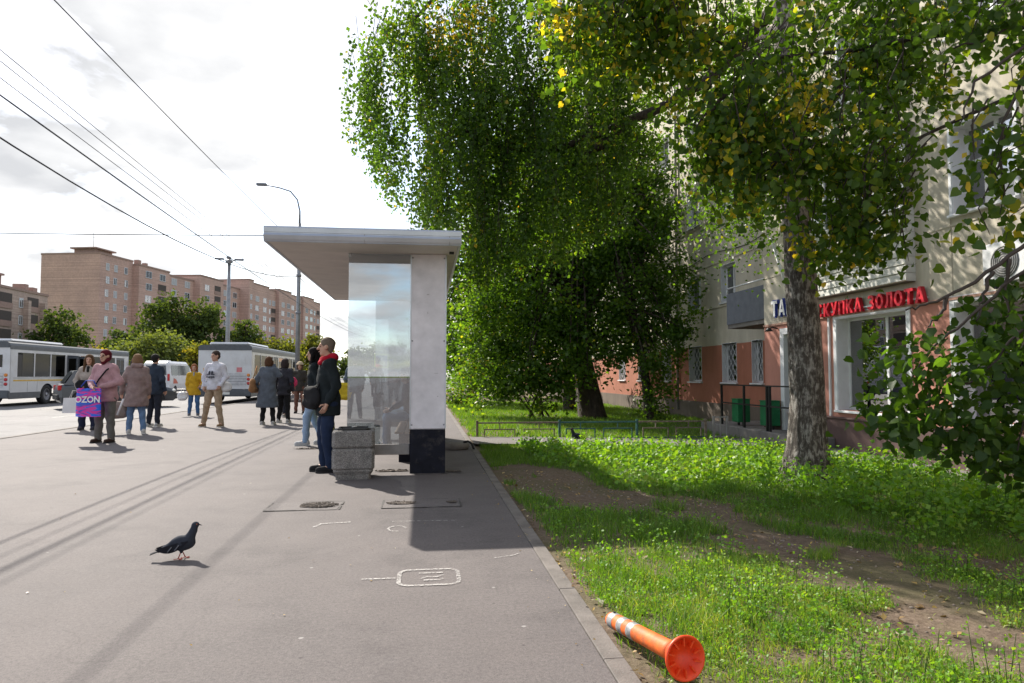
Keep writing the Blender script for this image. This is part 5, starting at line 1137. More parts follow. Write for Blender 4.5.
beige = person('woman with long brown hair in light beige jacket', (-7.75, 17.0, 0), 6, 1.70, top_c=(.36, .31, .28), bot_c=(.022, .028, .06), shoe_c=(.05, .05, .07), hair_c=(.10, .055, .03), hair='long', hem=.84,
               armL=[(.25, -.02, 1.16), (.05, -.25, 1.0)], armR=[(-.26, -.0, 1.16), (-.12, -.24, .92)], bulk=1.06, female=True, wide=1.25, headyaw=10, coll=(.02, .02, .02))
M_paper = plain('white_paper', (.66, .65, .67), .7, var=.05)
def paper_bag(label, centre, w, h, d, rz, mat):
    t = thing('paper_bag', label, 'bag', centre, rz)
    obj('bag_body', MB().add([(-w / 2, -d / 2, 0), (w / 2, -d / 2, 0), (w / 2, d / 2, 0), (-w / 2, d / 2, 0), (-w / 2 + .01, -d * .3, h), (w / 2 - .01, -d * .35, h), (w / 2 - .01, d * .35, h), (-w / 2 + .01, d * .3, h), (-w / 2 + .03, 0, h * .5), (w / 2 - .03, 0, h * .5)],
        [(0, 3, 2, 1), (0, 1, 5, 4), (2, 3, 7, 6), (0, 4, 8), (4, 7, 8), (7, 3, 8), (3, 0, 8), (1, 9, 5), (5, 9, 6), (6, 9, 2), (2, 9, 1)]), mat, t)
    obj('handle', MB().tube([(-w * .2, -d * .3, h), (-w * .1, -d * .1, h + .16), (w * .1, -d * .1, h + .16), (w * .2, -d * .3, h)], .006, 6).tube([(-w * .2, d * .3, h), (-w * .1, d * .1, h + .16), (w * .1, d * .1, h + .16), (w * .2, d * .3, h)], .006, 6), mat, t)
paper_bag('white paper carrier bag held by the beige jacket woman', wpt(beige, (-.16, -.33, .41)), .44, .34, .14, R(4), M_paper)
soft_bag('clutch_bag', 'small black bag held against the beige jacket', wpt(beige, (-.02, -.27, 1.05)), (.26, .09, .20), M_blackcloth, R(8))
mauve = person('woman in mauve hooded coat seen from behind', (-6.2, 15.75, 0), 200, 1.68, top_c=(.25, .185, .175), bot_c=(.12, .20, .34), shoe_c=(.5, .49, .47), hair_c=(.20, .12, .07), hair='bob', hem=.66,
               armL=[(.28, .02, 1.14), (.29, -.06, .90)], bulk=1.2, female=True, hood=(.26, .19, .18))
soft_bag('handbag', 'grey-beige handbag hanging from the mauve coat woman\'s hand', wpt(mauve, (.36, -.1, .52)), (.34, .17, .34), cloth('handbag_taupe', (.27, .22, .20)), R(30), [(-.1, 0, .16), (-.05, 0, .38), (.05, 0, .38), (.1, 0, .16)])
tag(obj('rolled_paper', MB().tube([(0, 0, 0), (-.12, .02, -.34)], .022, 8), M_paper, None, wpt(mauve, (.12, -.02, .74)) + Vector((0, -.32, .02))), 'white rolled paper against the blue jeans of the mauve coat', 'paper')
person('man in dark navy jacket behind the mauve coat', (-6.62, 17.85, 0), 165, 1.74, top_c=(.03, .04, .06), bot_c=(.025, .028, .04), shoe_c=(.4, .4, .4), hair_c=(.02, .018, .018), hem=.84, vox=.02, bulk=1.08)
must = person('woman with auburn hair in mustard yellow jacket', (-7.15, 22.5, 0), 14, 1.58, top_c=(.50, .30, .025), bot_c=(.06, .13, .27), shoe_c=(.1, .1, .12), hair_c=(.24, .09, .04), hair='bob', hem=.76, armL=[(.26, -.04, 1.16), (.20, -.22, 1.04)], female=True, vox=.02, bulk=1.08, coll=(.3, .28, .27))
soft_bag('plastic_bag', 'white plastic bag carried low by the mustard jacket woman', wpt(must, (-.33, -.05, .62)), (.17, .12, .26), plain('white_plastic', (.62, .62, .64), .4), R(20), [(-.05, 0, .14), (0, 0, .24), (.05, 0, .14)])
white = person('young man in white sweatshirt and beige trousers', (-5.13, 17.6, 0), -14, 1.82, top_c=(.60, .60, .66), bot_c=(.36, .27, .185), shoe_c=(.26, .17, .10), hair_c=(.05, .035, .03), hem=.92, headyaw=-22,
               armL=[(.28, .04, 1.18), (.20, -.09, .97)], armR=[(-.29, .04, 1.18), (-.22, -.07, .95)], legL=[(.13, -.03, .5), (.20, .0, .085)], legR=[(-.15, -.05, .5), (-.24, -.02, .085)], vox=.017, bulk=1.0)
lg_ = MB()
for sx in (-1, 1):     # emblem: two seated figures back to back above a word
    lg_.add([(sx * .005, 0, .0), (sx * .075, 0, .0), (sx * .085, 0, .02), (sx * .045, 0, .03), (sx * .05, 0, .065), (sx * .03, 0, .10), (sx * .012, 0, .10), (sx * .006, 0, .06)], [tuple(range(8))])
M_ink = plain('dark_print', (.03, .03, .045), .7)
em = obj('chest_emblem', lg_, M_ink, white); em.location = (.0, -.178, 1.27); em.rotation_euler = (R(-8), 0, 0); em.scale = (1.3, 1, 1.0)
me = text_mesh('chest_lettering', 'Kappa', .085, .004, M_ink, 1.0, .003); me.transform(Matrix.Rotation(PI / 2, 4, 'X')); link('chest_lettering', me, white, (.0, -.184, 1.225))
soft_bag('white_bag', 'white bag hanging at the side of the young man in white', wpt(white, (.27, .06, .98)), (.13, .09, .26), plain('white_plastic', (.62, .62, .64), .4), R(30))
grey = person('woman in long grey-blue coat seen from behind', (-4.0, 18.2, 0), 176, 1.70, top_c=(.10, .115, .14), bot_c=(.018, .018, .02), shoe_c=(.45, .44, .42), hair_c=(.09, .045, .025), hair='bob', hem=.50, armR=[(-.30, -.02, 1.30), (-.13, -.08, 1.56)], armL=[(.29, .02, 1.14), (.30, -.08, .94)], female=True, bulk=1.22, vox=.017)
soft_bag('shoulder_bag', 'tan shoulder bag on the grey coat woman\'s left side', wpt(grey, (.34, -.02, 1.0)), (.36, .15, .36), cloth('tan_leather', (.30, .16, .08)), R(80), [(-.1, 0, .16), (0, -.06, .5), (.1, 0, .16)])
pinkp = person('person in black trousers close behind the grey coat', (-3.72, 18.85, 0), 170, 1.66, top_c=(.04, .04, .05), bot_c=(.02, .02, .022), shoe_c=(.45, .44, .43), hair_c=(.04, .03, .03), hair='bob', hem=.82, vox=.02)
soft_bag('pink_bag', 'bright pink bag showing right of the grey coat', wpt(pinkp, (-.06, -.15, 1.08)), (.42, .12, .26), cloth('pink_cloth', (.62, .06, .16)), R(8))
person('young man in black walking towards the camera past the grey coat', (-4.25, 21.6, 0), -8, 1.74, top_c=(.02, .02, .026), bot_c=(.022, .023, .03), shoe_c=(.3, .28, .26), hair_c=(.018, .015, .015), hem=.84, legL=[(.09, -.15, .52), (.09, -.2, .10)], legR=[(-.09, .02, .5), (-.09, .22, .12)], vox=.02)
person('person in brown with pale hat half hidden by the young man', (-4.15, 23.6, 0), 0, 1.66, top_c=(.05, .045, .04), bot_c=(.16, .08, .06), shoe_c=(.05, .04, .04), hair_c=(.1, .06, .04), hair='bob', hem=.82, hat=(.52, .42, .30), vox=.02)
# under the shelter; figures beyond its glass are added in place of reflections
person('seated person in light jeans on the shelter bench', (-.33, 12.3, 0), -88, 1.70, top_c=(.05, .055, .075), bot_c=(.20, .28, .40), shoe_c=(.42, .41, .40), hair_c=(.04, .03, .025), hem=.47, pelvis=(0, .10, .57), legL=[(.12, -.34, .54), (.12, -.36, .085)], legR=[(-.12, -.34, .54), (-.12, -.33, .085)], armL=[(.26, -.02, .82), (.14, -.28, .68)], armR=[(-.26, -.02, .82), (-.14, -.28, .68)], vox=.018, hat=(.10, .10, .13), lean=(0, -.08))
yb = person('person in grey jacket with a yellow bag added for a reflection', (-2.02, 20.3, 0), 185, 1.76, top_c=(.10, .13, .16), bot_c=(.12, .13, .17), shoe_c=(.2, .2, .2), hair_c=(.06, .05, .05), hem=.82, vox=.022, bulk=1.1)
soft_bag('yellow_bag', 'yellow bag carried by the person in grey behind the glass', wpt(yb, (.3, .1, .8)), (.2, .12, .6), cloth('yellow_cloth', (.6, .45, .04)), R(20))
person('distant person in dark clothes standing in for a reflection in the shelter glass', (-2.92, 40.5, 0), 0, 1.70, top_c=(.03, .035, .06), bot_c=(.02, .025, .05), shoe_c=(.1, .1, .1), hair_c=(.03, .02, .02), hem=.8, vox=.028, legL=[(.09, -.1, .5), (.09, -.12, .085)])
rp = person('woman with red backpack walking away, put behind the glass as a reflection', (-1.2, 26.9, 0), 180, 1.70, top_c=(.10, .06, .09), bot_c=(.05, .07, .14), shoe_c=(.1, .1, .1), hair_c=(.05, .03, .025), hair='bob', hem=.82, vox=.024, female=True)
soft_bag('backpack', 'red backpack on the woman seen through the glass', wpt(rp, (0, .2, 1.2)), (.3, .16, .42), cloth('red_cloth', (.42, .03, .05)), 0)
sc_ = thing('suitcase', 'dark upright suitcase beside the woman with red backpack, also added for the reflection', 'suitcase', (-1.75, 26.6, 0)); obj('shell', MB().box(-.2, .2, -.12, .12, .06, .62, bev=.03), plain('case_dark', (.05, .06, .08), .4), sc_); obj('handle', MB().tube([(-.1, .1, .62), (-.1, .1, .95), (.1, .1, .95), (.1, .1, .62)], .01, 6), M_alu, sc_)
for sx in (-.16, .16): obj('wheel', MB().lathe([(.03, -.015), (.03, .015)], 10, M=Matrix.Translation((sx, 0, .03)) @ Matrix.Rotation(PI / 2, 4, 'Y')), M_black, sc_)
# crossing sign added beyond the glass to imitate a mirrored one
ps = thing('crossing_sign', 'blue pedestrian crossing sign with yellow-green border added beyond the glass as a reflection', 'road sign', (-2.85, 39.0, 0)); obj('post', MB().tube([(0, .06, 0), (0, .06, 3.0)], .035, 8), M_pole, ps)
ps.location = (-2.9, 47.0, 0)
obj('border', MB().box(-.5, .5, 0, .03, 1.75, 2.75, bev=.008), plain('sign_lime', (.45, .62, .05), .5), ps); obj('blue_field', MB().box(-.36, .36, -.006, -.001, 1.89, 2.61), plain('sign_blue', (.02, .10, .45), .5), ps)
obj('white_triangle', MB().add([(-.3, -.009, 1.96), (.3, -.009, 1.96), (0, -.009, 2.54)], [(0, 1, 2)]), plain('sign_white', (.75, .75, .75), .5), ps); obj('walking_figure', MB().add([(-.1, -.012, 2.0), (-.06, -.012, 2.0), (0, -.012, 2.12), (.06, -.012, 2.0), (.1, -.012, 2.0), (.03, -.012, 2.2), (.03, -.012, 2.32), (-.03, -.012, 2.32), (-.03, -.012, 2.2)], [tuple(range(9))]), M_black, ps)

# ================================================================== PIGEONS
def pigeon(label, loc, rz, s=1.0):
    """head towards local +x"""
    t = thing('pigeon', label, 'pigeon', loc, rz, 'pigeons')
    def mat(n, c): return cloth(n, c, 40, 200)
    M1 = mat('pigeon_slate', (.035, .04, .055)); M2 = mat('pigeon_dark', (.018, .019, .026)); M3 = plain('pigeon_leg', (.42, .09, .08), .6); M4 = mat('pigeon_pale', (.17, .18, .21))
    P = [('e', (.015, 0, .115), (.088, .052, .055)), ('c', (.0, 0, .12), (-.10, 0, .085), .048, .022, (1, .95)), ('c', (.055, 0, .135), (.085, 0, .20), .042, .026), ('c', (.085, 0, .20), (.094, 0, .232), .026, .023), ('e', (.10, 0, .245), (.026, .021, .022)), ('c', (-.09, 0, .088), (-.145, 0, .068), .022, .012, (1, 1.6))]
    for y in (-.02, .02): P.append(('c', (.01, y, .08), (.008, y, .052), .02, .009))
    v, q = surface([(p[0], np.array(p[1]) * s, np.array(p[2]) * s, p[3] * s, p[4] * s, *p[5:]) if p[0] == 'c' else ('e', np.array(p[1]) * s, tuple(np.array(p[2]) * s)) for p in P], .0055 * s, .012 * s)
    link('body', np_mesh('body', v, q, M1, smooth=True), t)
    for y in (-1, 1):
        w = MB(); n = 10
        top = [(.055 - .225 * k / n, y * (.050 - .028 * (k / n) ** 1.5 + .004), .138 - .052 * (k / n) ** 1.2) for k in range(n + 1)]
        bot = [(.055 - .215 * k / n, y * (.056 - .030 * (k / n) ** 1.3), .138 - .052 * (k / n) ** 1.2 - .058 * math.sin(PI * min(1, k / n * .96 + .02)) ** .8) for k in range(n + 1)]
        w.add([tuple(Vector(p) * s) for p in top + bot], [(k, k + 1, n + 2 + k, n + 1 + k) for k in range(n)], 0, True)
        wg = obj('wing', w, M2, t)
        b = MB()
        for k0 in (.28, .5):
            pts = [(.055 - .22 * (k0 + .04 * j), y * (.0605 - .028 * k0), .138 - .052 * k0 - .012 - .012 * j) for j in range(4)]; b.tube([Vector(p) * s for p in pts], .004 * s, 5)
        obj('wing_bar', b, M4, wg)
    tl = MB().add([tuple(Vector(p) * s) for p in ((-.11, -.018, .085), (-.11, .018, .085), (-.20, .026, .052), (-.20, -.026, .052), (-.11, -.018, .076), (-.11, .018, .076), (-.20, .026, .047), (-.20, -.026, .047))], [(0, 1, 2, 3), (4, 7, 6, 5), (0, 3, 7, 4), (1, 5, 6, 2), (2, 6, 7, 3)]); obj('tail', tl, M2, t)
    obj('beak', MB().tube([Vector((.122, 0, .244)) * s, Vector((.145, 0, .236)) * s], [.006 * s, .0015 * s], 6), M2, t)
    for y in (-1, 1): obj('eye', MB().ell(tuple(Vector((.110, y * .0195, .250)) * s), (.004 * s,) * 3, 6, 5), plain('pigeon_eye', (.5, .12, .02), .2), t)
    for i, y in enumerate((-.02, .02)):
        x0 = .008; fx = -.012 + .045 * i
        f = MB().tube([Vector((x0, y, .058)) * s, Vector((fx, y, .006)) * s], .0042 * s, 6)
        for a in (-35, 0, 35, 180): f.tube([Vector((fx, y, .006)) * s, Vector((fx + .03 * math.cos(R(a)), y + .03 * math.sin(R(a)), .0035)) * s], .0032 * s, 5)
        obj('foot', f, M3, t)
pigeon('dark pigeon standing alone on the sunlit pavement', (-1.65, 4.98, .001), R(12), .92)
pigeon('dark pigeon on the footpath by the low fence', (2.87, 12.75, -.012), R(175), 1.05)

# ================================================================== FALLEN TRAFFIC DELINEATOR
M_or = plain('orange_rubber', (.66, .125, .015), .6, var=.32, scale=22, bmp=.15); M_refl = plain('silver_reflective', (.33, .335, .34), .45, .3, var=.35, scale=40); M_redor = plain('red_orange_rubber', (.85, .07, .012), .45, var=.12, scale=12)
dirty(M_or, (.16, .10, .06), .53, .68, 18, .7); dirty(M_refl, (.12, .10, .08), .5, .66, 22, .6); dirty(M_redor, (.20, .05, .03), .55, .7, 20, .6)
a_, b_ = Vector((1.06, 2.74, .098)), Vector((.935, 3.40, .03)); ax_ = (b_ - a_)
de = thing('traffic_delineator', 'orange flexible traffic post with silver bands lying on the grass', 'traffic post', a_); de.rotation_mode = 'QUATERNION'; de.rotation_quaternion = ax_.to_track_quat('Z', 'X'); Ld = ax_.length
obj('tube', MB().lathe([(.046, .07), (.041, .12), (.039, .25), (.038, Ld - .02), (.034, Ld), (.026, Ld), (.026, Ld - .06), (.0, Ld - .06)], 24), M_or, de)
for z0 in (.40, .50, .60): obj('reflective_band', MB().lathe([(.0385, z0), (.0397, z0 + .003), (.0397, z0 + .05), (.0385, z0 + .053)], 24, cap=False), M_refl, de)
obj('flange', MB().lathe([(.047, .075), (.060, .045), (.078, .02), (.088, .004), (.091, -.006), (.088, -.013), (.082, -.010), (.070, .008), (.050, .030), (.036, .05), (.0, .055)], 32), M_redor, de)
rb_ = MB().box(.046, .078, -.003, .003, -.006, .014).mesh('rib', M_redor)
for k in range(10): link('rib', rb_, de, (0, 0, 0), k * PI / 5)
obj('end_hole', MB().tube([(-.03, 0, Ld - .04), (.045, 0, Ld - .04)], .007, 8), M_black, de)

# ================================================================== TREES
ML_birch = leafmat('birch_leaf', [(0, (0.033, 0.074, 0.014)), (.5, (0.065, 0.132, 0.020)), (.86, (0.111, 0.189, 0.025)), (.95, (0.312, 0.297, 0.030)), (1, (0.442, 0.270, 0.040))], .56)
ML_lime = leafmat('lime_leaf', [(0, (0.029, 0.070, 0.014)), (.5, (0.058, 0.119, 0.020)), (.8, (0.111, 0.182, 0.025)), (.9, (0.351, 0.338, 0.040)), (1, (0.546, 0.405, 0.060))], .56)
ML_maple = leafmat('maple_leaf', [(0, (0.037, 0.086, 0.015)), (.6, (0.076, 0.154, 0.021)), (.92, (0.168, 0.252, 0.028)), (1, (0.437, 0.383, 0.046))], .56)
ML_far = leafmat('far_leaf_dark', [(0, (0.034, 0.060, 0.022)), (1, (0.090, 0.126, 0.039))], .35, .8, .08); ML_willow = leafmat('far_leaf_willow', [(0, (.085, .12, .04)), (1, (.16, .19, .075))], .35, .8, .08)
ML_yell = leafmat('far_leaf_yellow', [(0, (.09, .11, .03)), (.6, (.15, .16, .035)), (1, (.33, .25, .04))], .35, .8, .08)
def bark_mat(name, dark, light, thr, sc=9):
    m, nt, b = new_mat(name); P = world_pos(nt); mp = nt.nodes.new('ShaderNodeMapping'); mp.inputs['Scale'].default_value = (1, 1, .28); nt.links.new(P, mp.inputs['Vector'])
    f = noise(nt, sc, 7, .68, mp.outputs[0], .4); g = noise(nt, 60, 4, .7, mp.outputs[0]); h = noise(nt, 3, 4, .6, P)
    ff = nt.nodes.new('ShaderNodeMath'); ff.operation = 'MULTIPLY_ADD'; ff.inputs[1].default_value = .55; f2_ = nt.nodes.new('ShaderNodeMath'); f2_.operation = 'MULTIPLY'; f2_.inputs[1].default_value = .45; nt.links.new(noise(nt, sc * .22, 5, .7, P), f2_.inputs[0]); nt.links.new(f, ff.inputs[0]); nt.links.new(f2_.outputs[0], ff.inputs[2]); fm_ = ff.outputs[0]
    c = ramp(nt, fm_, [(.34, tuple(x * .35 for x in dark)), (thr - .03, dark), (thr + .06, light)])
    c = mixc(nt, .6, c, ramp(nt, g, [(.3, (.55, .55, .55)), (.7, (1.3, 1.3, 1.3))]), 'MULTIPLY'); c = mixc(nt, .5, c, ramp(nt, h, [(.35, (.6, .58, .55)), (.65, (1.1, 1.1, 1.1))]), 'MULTIPLY')
    nt.links.new(c, b.inputs['Base Color']); b.inputs['Roughness'].default_value = .92; bump(nt, b, f, 1.0, .06); return m
M_bbark = bark_mat('birch_bark', (.11, .092, .08), (.42, .39, .36), .52, 30); M_bark = bark_mat('dark_bark', (.06, .046, .036), (.13, .105, .085), .55); M_twig = plain('twig', (.045, .034, .028), .8, worldspace=True)
T_small = (np.array([(0, 0, 0), (.40, .42, .10), (0, 1, 0), (-.40, .42, .10)]), [np.array([(0, 1, 2), (0, 2, 3)])])
T_heart = (np.array([(0, 0, 0), (.30, -.08, .05), (.50, .28, .12), (.33, .68, .08), (0, 1.05, -.06), (-.33, .68, .08), (-.50, .28, .12), (-.30, -.08, .05), (0, .5, 0)]), [np.array([(0, 1, 2, 8), (8, 2, 3, 4), (0, 8, 6, 7), (8, 4, 5, 6)])])
T_maple = (np.array([(0, 0, 0), (.55, .12, .10), (.28, .42, .02), (.62, .62, .08), (.2, .66, .0), (0, 1.05, -.05), (-.2, .66, 0), (-.62, .62, .08), (-.28, .42, .02), (-.55, .12, .10)]), [np.array([(0, 1, 2, 8), (0, 8, 9, 9)])])
T_mp = (np.array([(0, 0, 0), (.5, .35, .12), (0, 1, 0), (-.5, .35, .12)]), [np.array([(0, 1, 2), (0, 2, 3)])])
def unit(a): return a / np.maximum(np.linalg.norm(a, axis=1, keepdims=True), 1e-9)
def leaf_mesh(name, pos, size, mat, rnd, tmpl, droop=.5, up=.6, rng=RNG):
    N = len(pos); d = unit(rng.normal(size=(N, 3)) * np.array([1, 1, .6]) + np.array([0, 0, -droop])); n = rng.normal(size=(N, 3)) + np.array([0, 0, up * 1.6])
    n = unit(n - d * np.sum(n * d, 1, keepdims=True)); s = np.cross(d, n); tv, tf = tmpl; k = len(tv); size = np.broadcast_to(size, (N,))
    v = pos[:, None, :] + size[:, None, None] * (s[:, None, :] * tv[None, :, 0:1] + d[:, None, :] * tv[None, :, 1:2] + n[:, None, :] * tv[None, :, 2:3])
    fs = [(f[None] + (np.arange(N) * k)[:, None, None]).reshape(-1, f.shape[1]) for f in tf]
    return np_mesh(name, v.reshape(-1, 3), fs, mat, np.repeat(rnd, k))
def bez(a, b, c, n=8): return [Vector(a) * (1 - t) ** 2 + Vector(b) * 2 * t * (1 - t) + Vector(c) * t * t for t in np.linspace(0, 1, n)]
def rough_trunk(pts, rad, n=20, amp=.06, seed=0, sub=8):
    """trunk with ridged cross-section"""
    P = []; Rr = []
    for i in range(len(pts) - 1):
        for q in range(sub): t = q / sub; P.append(Vector(pts[i]).lerp(Vector(pts[i + 1]), t)); Rr.append(rad[i] * (1 - t) + rad[i + 1] * t)
    P.append(Vector(pts[-1])); Rr.append(rad[-1]); vs = []; fs = []
    for i, (p, r) in enumerate(zip(P, Rr)):
        for k in range(n):
            a = 2 * PI * k / n; rr = r * (1 + amp * (float(fbm(k * .9 + seed, p.z * 1.6)) - .5) * 2 + amp * .6 * math.sin(k * 2.5 + p.z * 1.5 + seed))
            vs.append((p.x + rr * math.cos(a), p.y + rr * math.sin(a), p.z))
    for i in range(len(P) - 1):
        for k in range(n): fs.append((i * n + k, i * n + (k + 1) % n, (i + 1) * n + (k + 1) % n, (i + 1) * n + k))
    return MB().add(vs, fs, 0, True)
# ------------------------------------------------ the near old birch with drooping crown
bir = thing('birch_tree', 'old birch with rough flecked trunk and long drooping branches', 'tree', (0, 0, 0))
obj('trunk', rough_trunk([(4.84, 8.25, -.3), (4.83, 8.23, .05), (4.84, 8.22, .35), (4.85, 8.21, .95), (4.81, 8.2, 2.0), (4.775, 8.2, 2.9), (4.73, 8.22, 3.6), (4.76, 8.28, 4.7), (4.7, 8.4, 6.6), (4.6, 8.6, 9), (4.5, 8.8, 12)], [.42, .33, .25, .208, .192, .182, .162, .15, .13, .10, .04], 28, .07, 3), M_bbark, bir)
limbs = [[(4.72, 8.35, 6.3), (4.2, 9.3, 5.65), (3.4, 9.8, 5.25), (2.5, 10.2, 4.95), (1.9, 10.4, 4.75), (1.2, 10.6, 4.85), (.5, 10.7, 5.2)],
         [(3.0, 10.0, 5.1), (2.6, 10.3, 4.75), (2.0, 10.7, 4.5), (1.6, 11.0, 4.5)], [(4.68, 8.4, 7.0), (3.4, 9.4, 7.9), (1.8, 10.2, 8.1), (.4, 10.8, 7.6), (-.3, 11.0, 7.0)], [(4.6, 8.5, 8.4), (3.2, 9.6, 9.6), (1.2, 10.6, 10.0), (-.2, 11.2, 9.4)],
         [(4.6, 8.6, 9.5), (4.8, 9.8, 11), (4.2, 10.8, 11)], [(4.6, 8.5, 9), (5.6, 8.0, 10.5), (6.4, 8.2, 10.6)], [(4.74, 8.35, 5.9), (5.2, 10.0, 6.6), (5.9, 12.0, 7.2), (6.5, 13.4, 7.0)], [(2.5, 10.2, 4.95), (2.6, 10.6, 5.6), (2.9, 11.0, 6.4), (2.7, 11.3, 7.2)]]
for L in limbs:
    P = []
    for a, b in zip(L[:-1], L[1:]):
        for q in range(4): P.append(Vector(a).lerp(Vector(b), q / 4) + Vector((random.uniform(-.02, .02), random.uniform(-.02, .02), random.uniform(-.025, .025))))
    P.append(Vector(L[-1])); obj('limb', MB().tube(P, [.085 * (1 - .8 * i / (len(P) - 1)) + .008 for i in range(len(P))], 9), M_bark, bir)
def zbot(x): return np.interp(x, [-1.15, -.9, -.62, -.25, .25, .5, .75, 1.3, 2.1, 3.0], [5.3, 4.5, 3.95, 3.5, 3.35, 2.75, 2.5, 2.7, 2.95, 3.5])
sx_, lp_, tw = [], [], MB()
for i in range(235):                                         # hanging sprays, each a bundle of strands
    x0 = random.uniform(-.98, 3.05); y0 = 10.5 + random.gauss(0, .5) + .25 * (x0 < .4); zt0 = random.uniform(float(zbot(x0)) + .5, 7.9); tone = .45 + random.gauss(0, .2); rad = random.uniform(.07, .2)
    if x0 < .1 and float(fbm(x0 * 1.7 + 5, zt0 * .8)) < .43 + .16 * (.1 - x0): continue
    for j in range(random.randint(3, 8)):
        x = x0 + random.gauss(0, rad); y = y0 + random.gauss(0, rad); zt = zt0 + random.gauss(0, .15); zb = float(zbot(x)) + abs(random.gauss(0, .2)); ln = min(zt - zb, random.uniform(.5, 1.7))
        if ln < .2 or x < -1.06: continue
        n = int(ln / .021) + 3; t = np.linspace(0, 1, n); bx, by = random.gauss(0, .12), random.gauss(0, .12)
        p = np.stack([x + bx * np.sin(t * 2.2), y + by * np.sin(t * 2.2), zt - ln * t], 1); lp_.append(p + RNG.normal(size=p.shape) * np.array([.045, .045, .03])); sx_.append(np.clip(RNG.normal(tone, .13, n), 0, .88))
        if j % 3 == 0: tw.tube([tuple(p[0] + (random.gauss(0, .1), random.gauss(0, .1), .2)), tuple(p[n // 2]), tuple(p[-1])], [.005, .0035, .002], 3, cap=False)
lp_ = np.concatenate(lp_); sx_ = np.concatenate(sx_)
m_ = (RNG.random(len(sx_)) < .012); sx_[m_] = RNG.uniform(.92, 1, m_.sum())
y_ = (np.abs(lp_[:, 2] - 6.7) < .35) & (np.abs(lp_[:, 0] - .5) < .5) & (RNG.random(len(lp_)) < .35); sx_[y_] = RNG.uniform(.95, 1, y_.sum())
obj('twigs', tw, M_twig, bir)['kind'] = 'stuff'
link('crown', leaf_mesh('crown', lp_, RNG.uniform(.045, .082, len(lp_)), ML_birch, sx_, T_small, 1.0, .2), bir)
# upper crown, above and right of the frame
cl = np.array([(6.3, 12.9, 4.7), (5.8, 12.3, 5.1), (6.8, 13.5, 5.2), (6.2, 12.6, 6.6), (6.6, 13.2, 8.0), (5.9, 12.2, 7.6), (6.3, 12.9, 5.4), (6.7, 13.6, 6.4), (5.6, 12.0, 6.2), (6.0, 12.6, 8.6), (4.6, 9.0, 10.5), (3.6, 10.5, 11.5), (5.6, 8.4, 10.8), (2.4, 10.6, 10.6), (4.8, 10.0, 11.6), (.8, 10.8, 10.4)]); pu = np.concatenate([c + RNG.normal(size=(1300, 3)) * (.55, .6, .65) for c in cl])
link('upper_crown', leaf_mesh('upper_crown', pu, RNG.uniform(.06, .09, len(pu)), ML_birch, np.clip(RNG.normal(.45, .2, len(pu)), 0, .95), T_small, .8, .2), bir)

# ------------------------------------------------ lime tree beside the frame, its boughs overhead
lime = thing('lime_tree', 'lime tree whose broad-leaved boughs hang over the lawn at right', 'tree', (0, 0, 0))
LT = (6.1, 4.3)
obj('trunk', rough_trunk([(*LT, -.3), (*LT, .1), (6.1, 4.3, .6), (6.05, 4.35, 2.2), (6.0, 4.45, 4), (5.9, 4.6, 6), (5.8, 4.8, 9)], [.34, .28, .22, .19, .16, .12, .05], 20, .06, 8), M_bark, lime)
boughs = [[(6.0, 4.45, 3.9), (5.3, 5.8, 4.6), (4.6, 6.5, 4.7), (3.6, 6.7, 4.6), (2.6, 6.7, 4.9), (1.5, 6.7, 5.1)], [(6.0, 4.45, 4.3), (5.4, 6.0, 5.4), (4.4, 7.0, 5.6), (3.2, 7.0, 5.6), (2.2, 7.0, 5.7)], [(6.02, 4.4, 3.2), (5.5, 5.5, 3.9), (5.0, 6.4, 3.7), (4.6, 6.6, 3.0)],
          [(6.02, 4.4, 3.0), (5.2, 4.6, 3.6), (4.4, 4.6, 3.9), (3.9, 4.6, 3.7)], [(5.95, 4.5, 5), (4.8, 5.6, 6.2), (3.2, 6.4, 6.6)], [(4.6, 6.5, 4.7), (4.3, 6.6, 4.2), (3.7, 6.6, 3.6), (3.45, 6.6, 3.2)], [(3.6, 6.7, 4.6), (3.0, 6.6, 4.1), (2.75, 6.6, 3.8)]]
for L in boughs:
    P = []
    for a, b in zip(L[:-1], L[1:]):
        for q in range(4): P.append(Vector(a).lerp(Vector(b), q / 4) + Vector((random.uniform(-.03, .03), random.uniform(-.03, .03), random.uniform(-.03, .03))))
    P.append(Vector(L[-1])); obj('limb', MB().tube(P, [(.014 if L[-1][1] < 5 else .028) * (1 - .85 * i / (len(P) - 1)) + .004 for i in range(len(P))], 8), M_bark, lime)
def lbot(x): return np.interp(x, [1.2, 1.6, 2.2, 2.7, 2.9, 3.1, 3.37, 3.65, 3.8, 4.02, 4.1, 4.5, 4.8, 4.95, 5.2], [4.85, 4.5, 4.55, 4.35, 3.5, 3.05, 2.8, 2.85, 3.35, 3.35, 2.5, 2.35, 2.4, 3.2, 4.3])
cs = []; tw = MB()
while len(cs) < 520:
    x = random.uniform(1.2, 5.2); zb = float(lbot(x)); z_ = zb + .12 + abs(random.gauss(0, 1.0)); y = 6.6 + random.gauss(0, .35) + (.25 if x < 3 else 0)
    if z_ > 7.2: continue
    if 2.7 < x < 3.75 and z_ < 3.5 and random.random() < .3: continue
    if 4.9 < x and random.random() < .5: continue
    cs.append((x, y, z_))
for _ in range(95): cs.append((random.uniform(4.1, 5.6), 6.6 + random.gauss(0, .35), random.uniform(4.1, 5.9)))
for _ in range(16): cs.append((random.uniform(3.9, 4.85), 4.55 + random.gauss(0, .15), random.uniform(3.85, 4.4)))
for _ in range(7): cs.append((random.uniform(4.2, 4.75), 4.55 + random.gauss(0, .18), random.uniform(3.1, 4.3)))
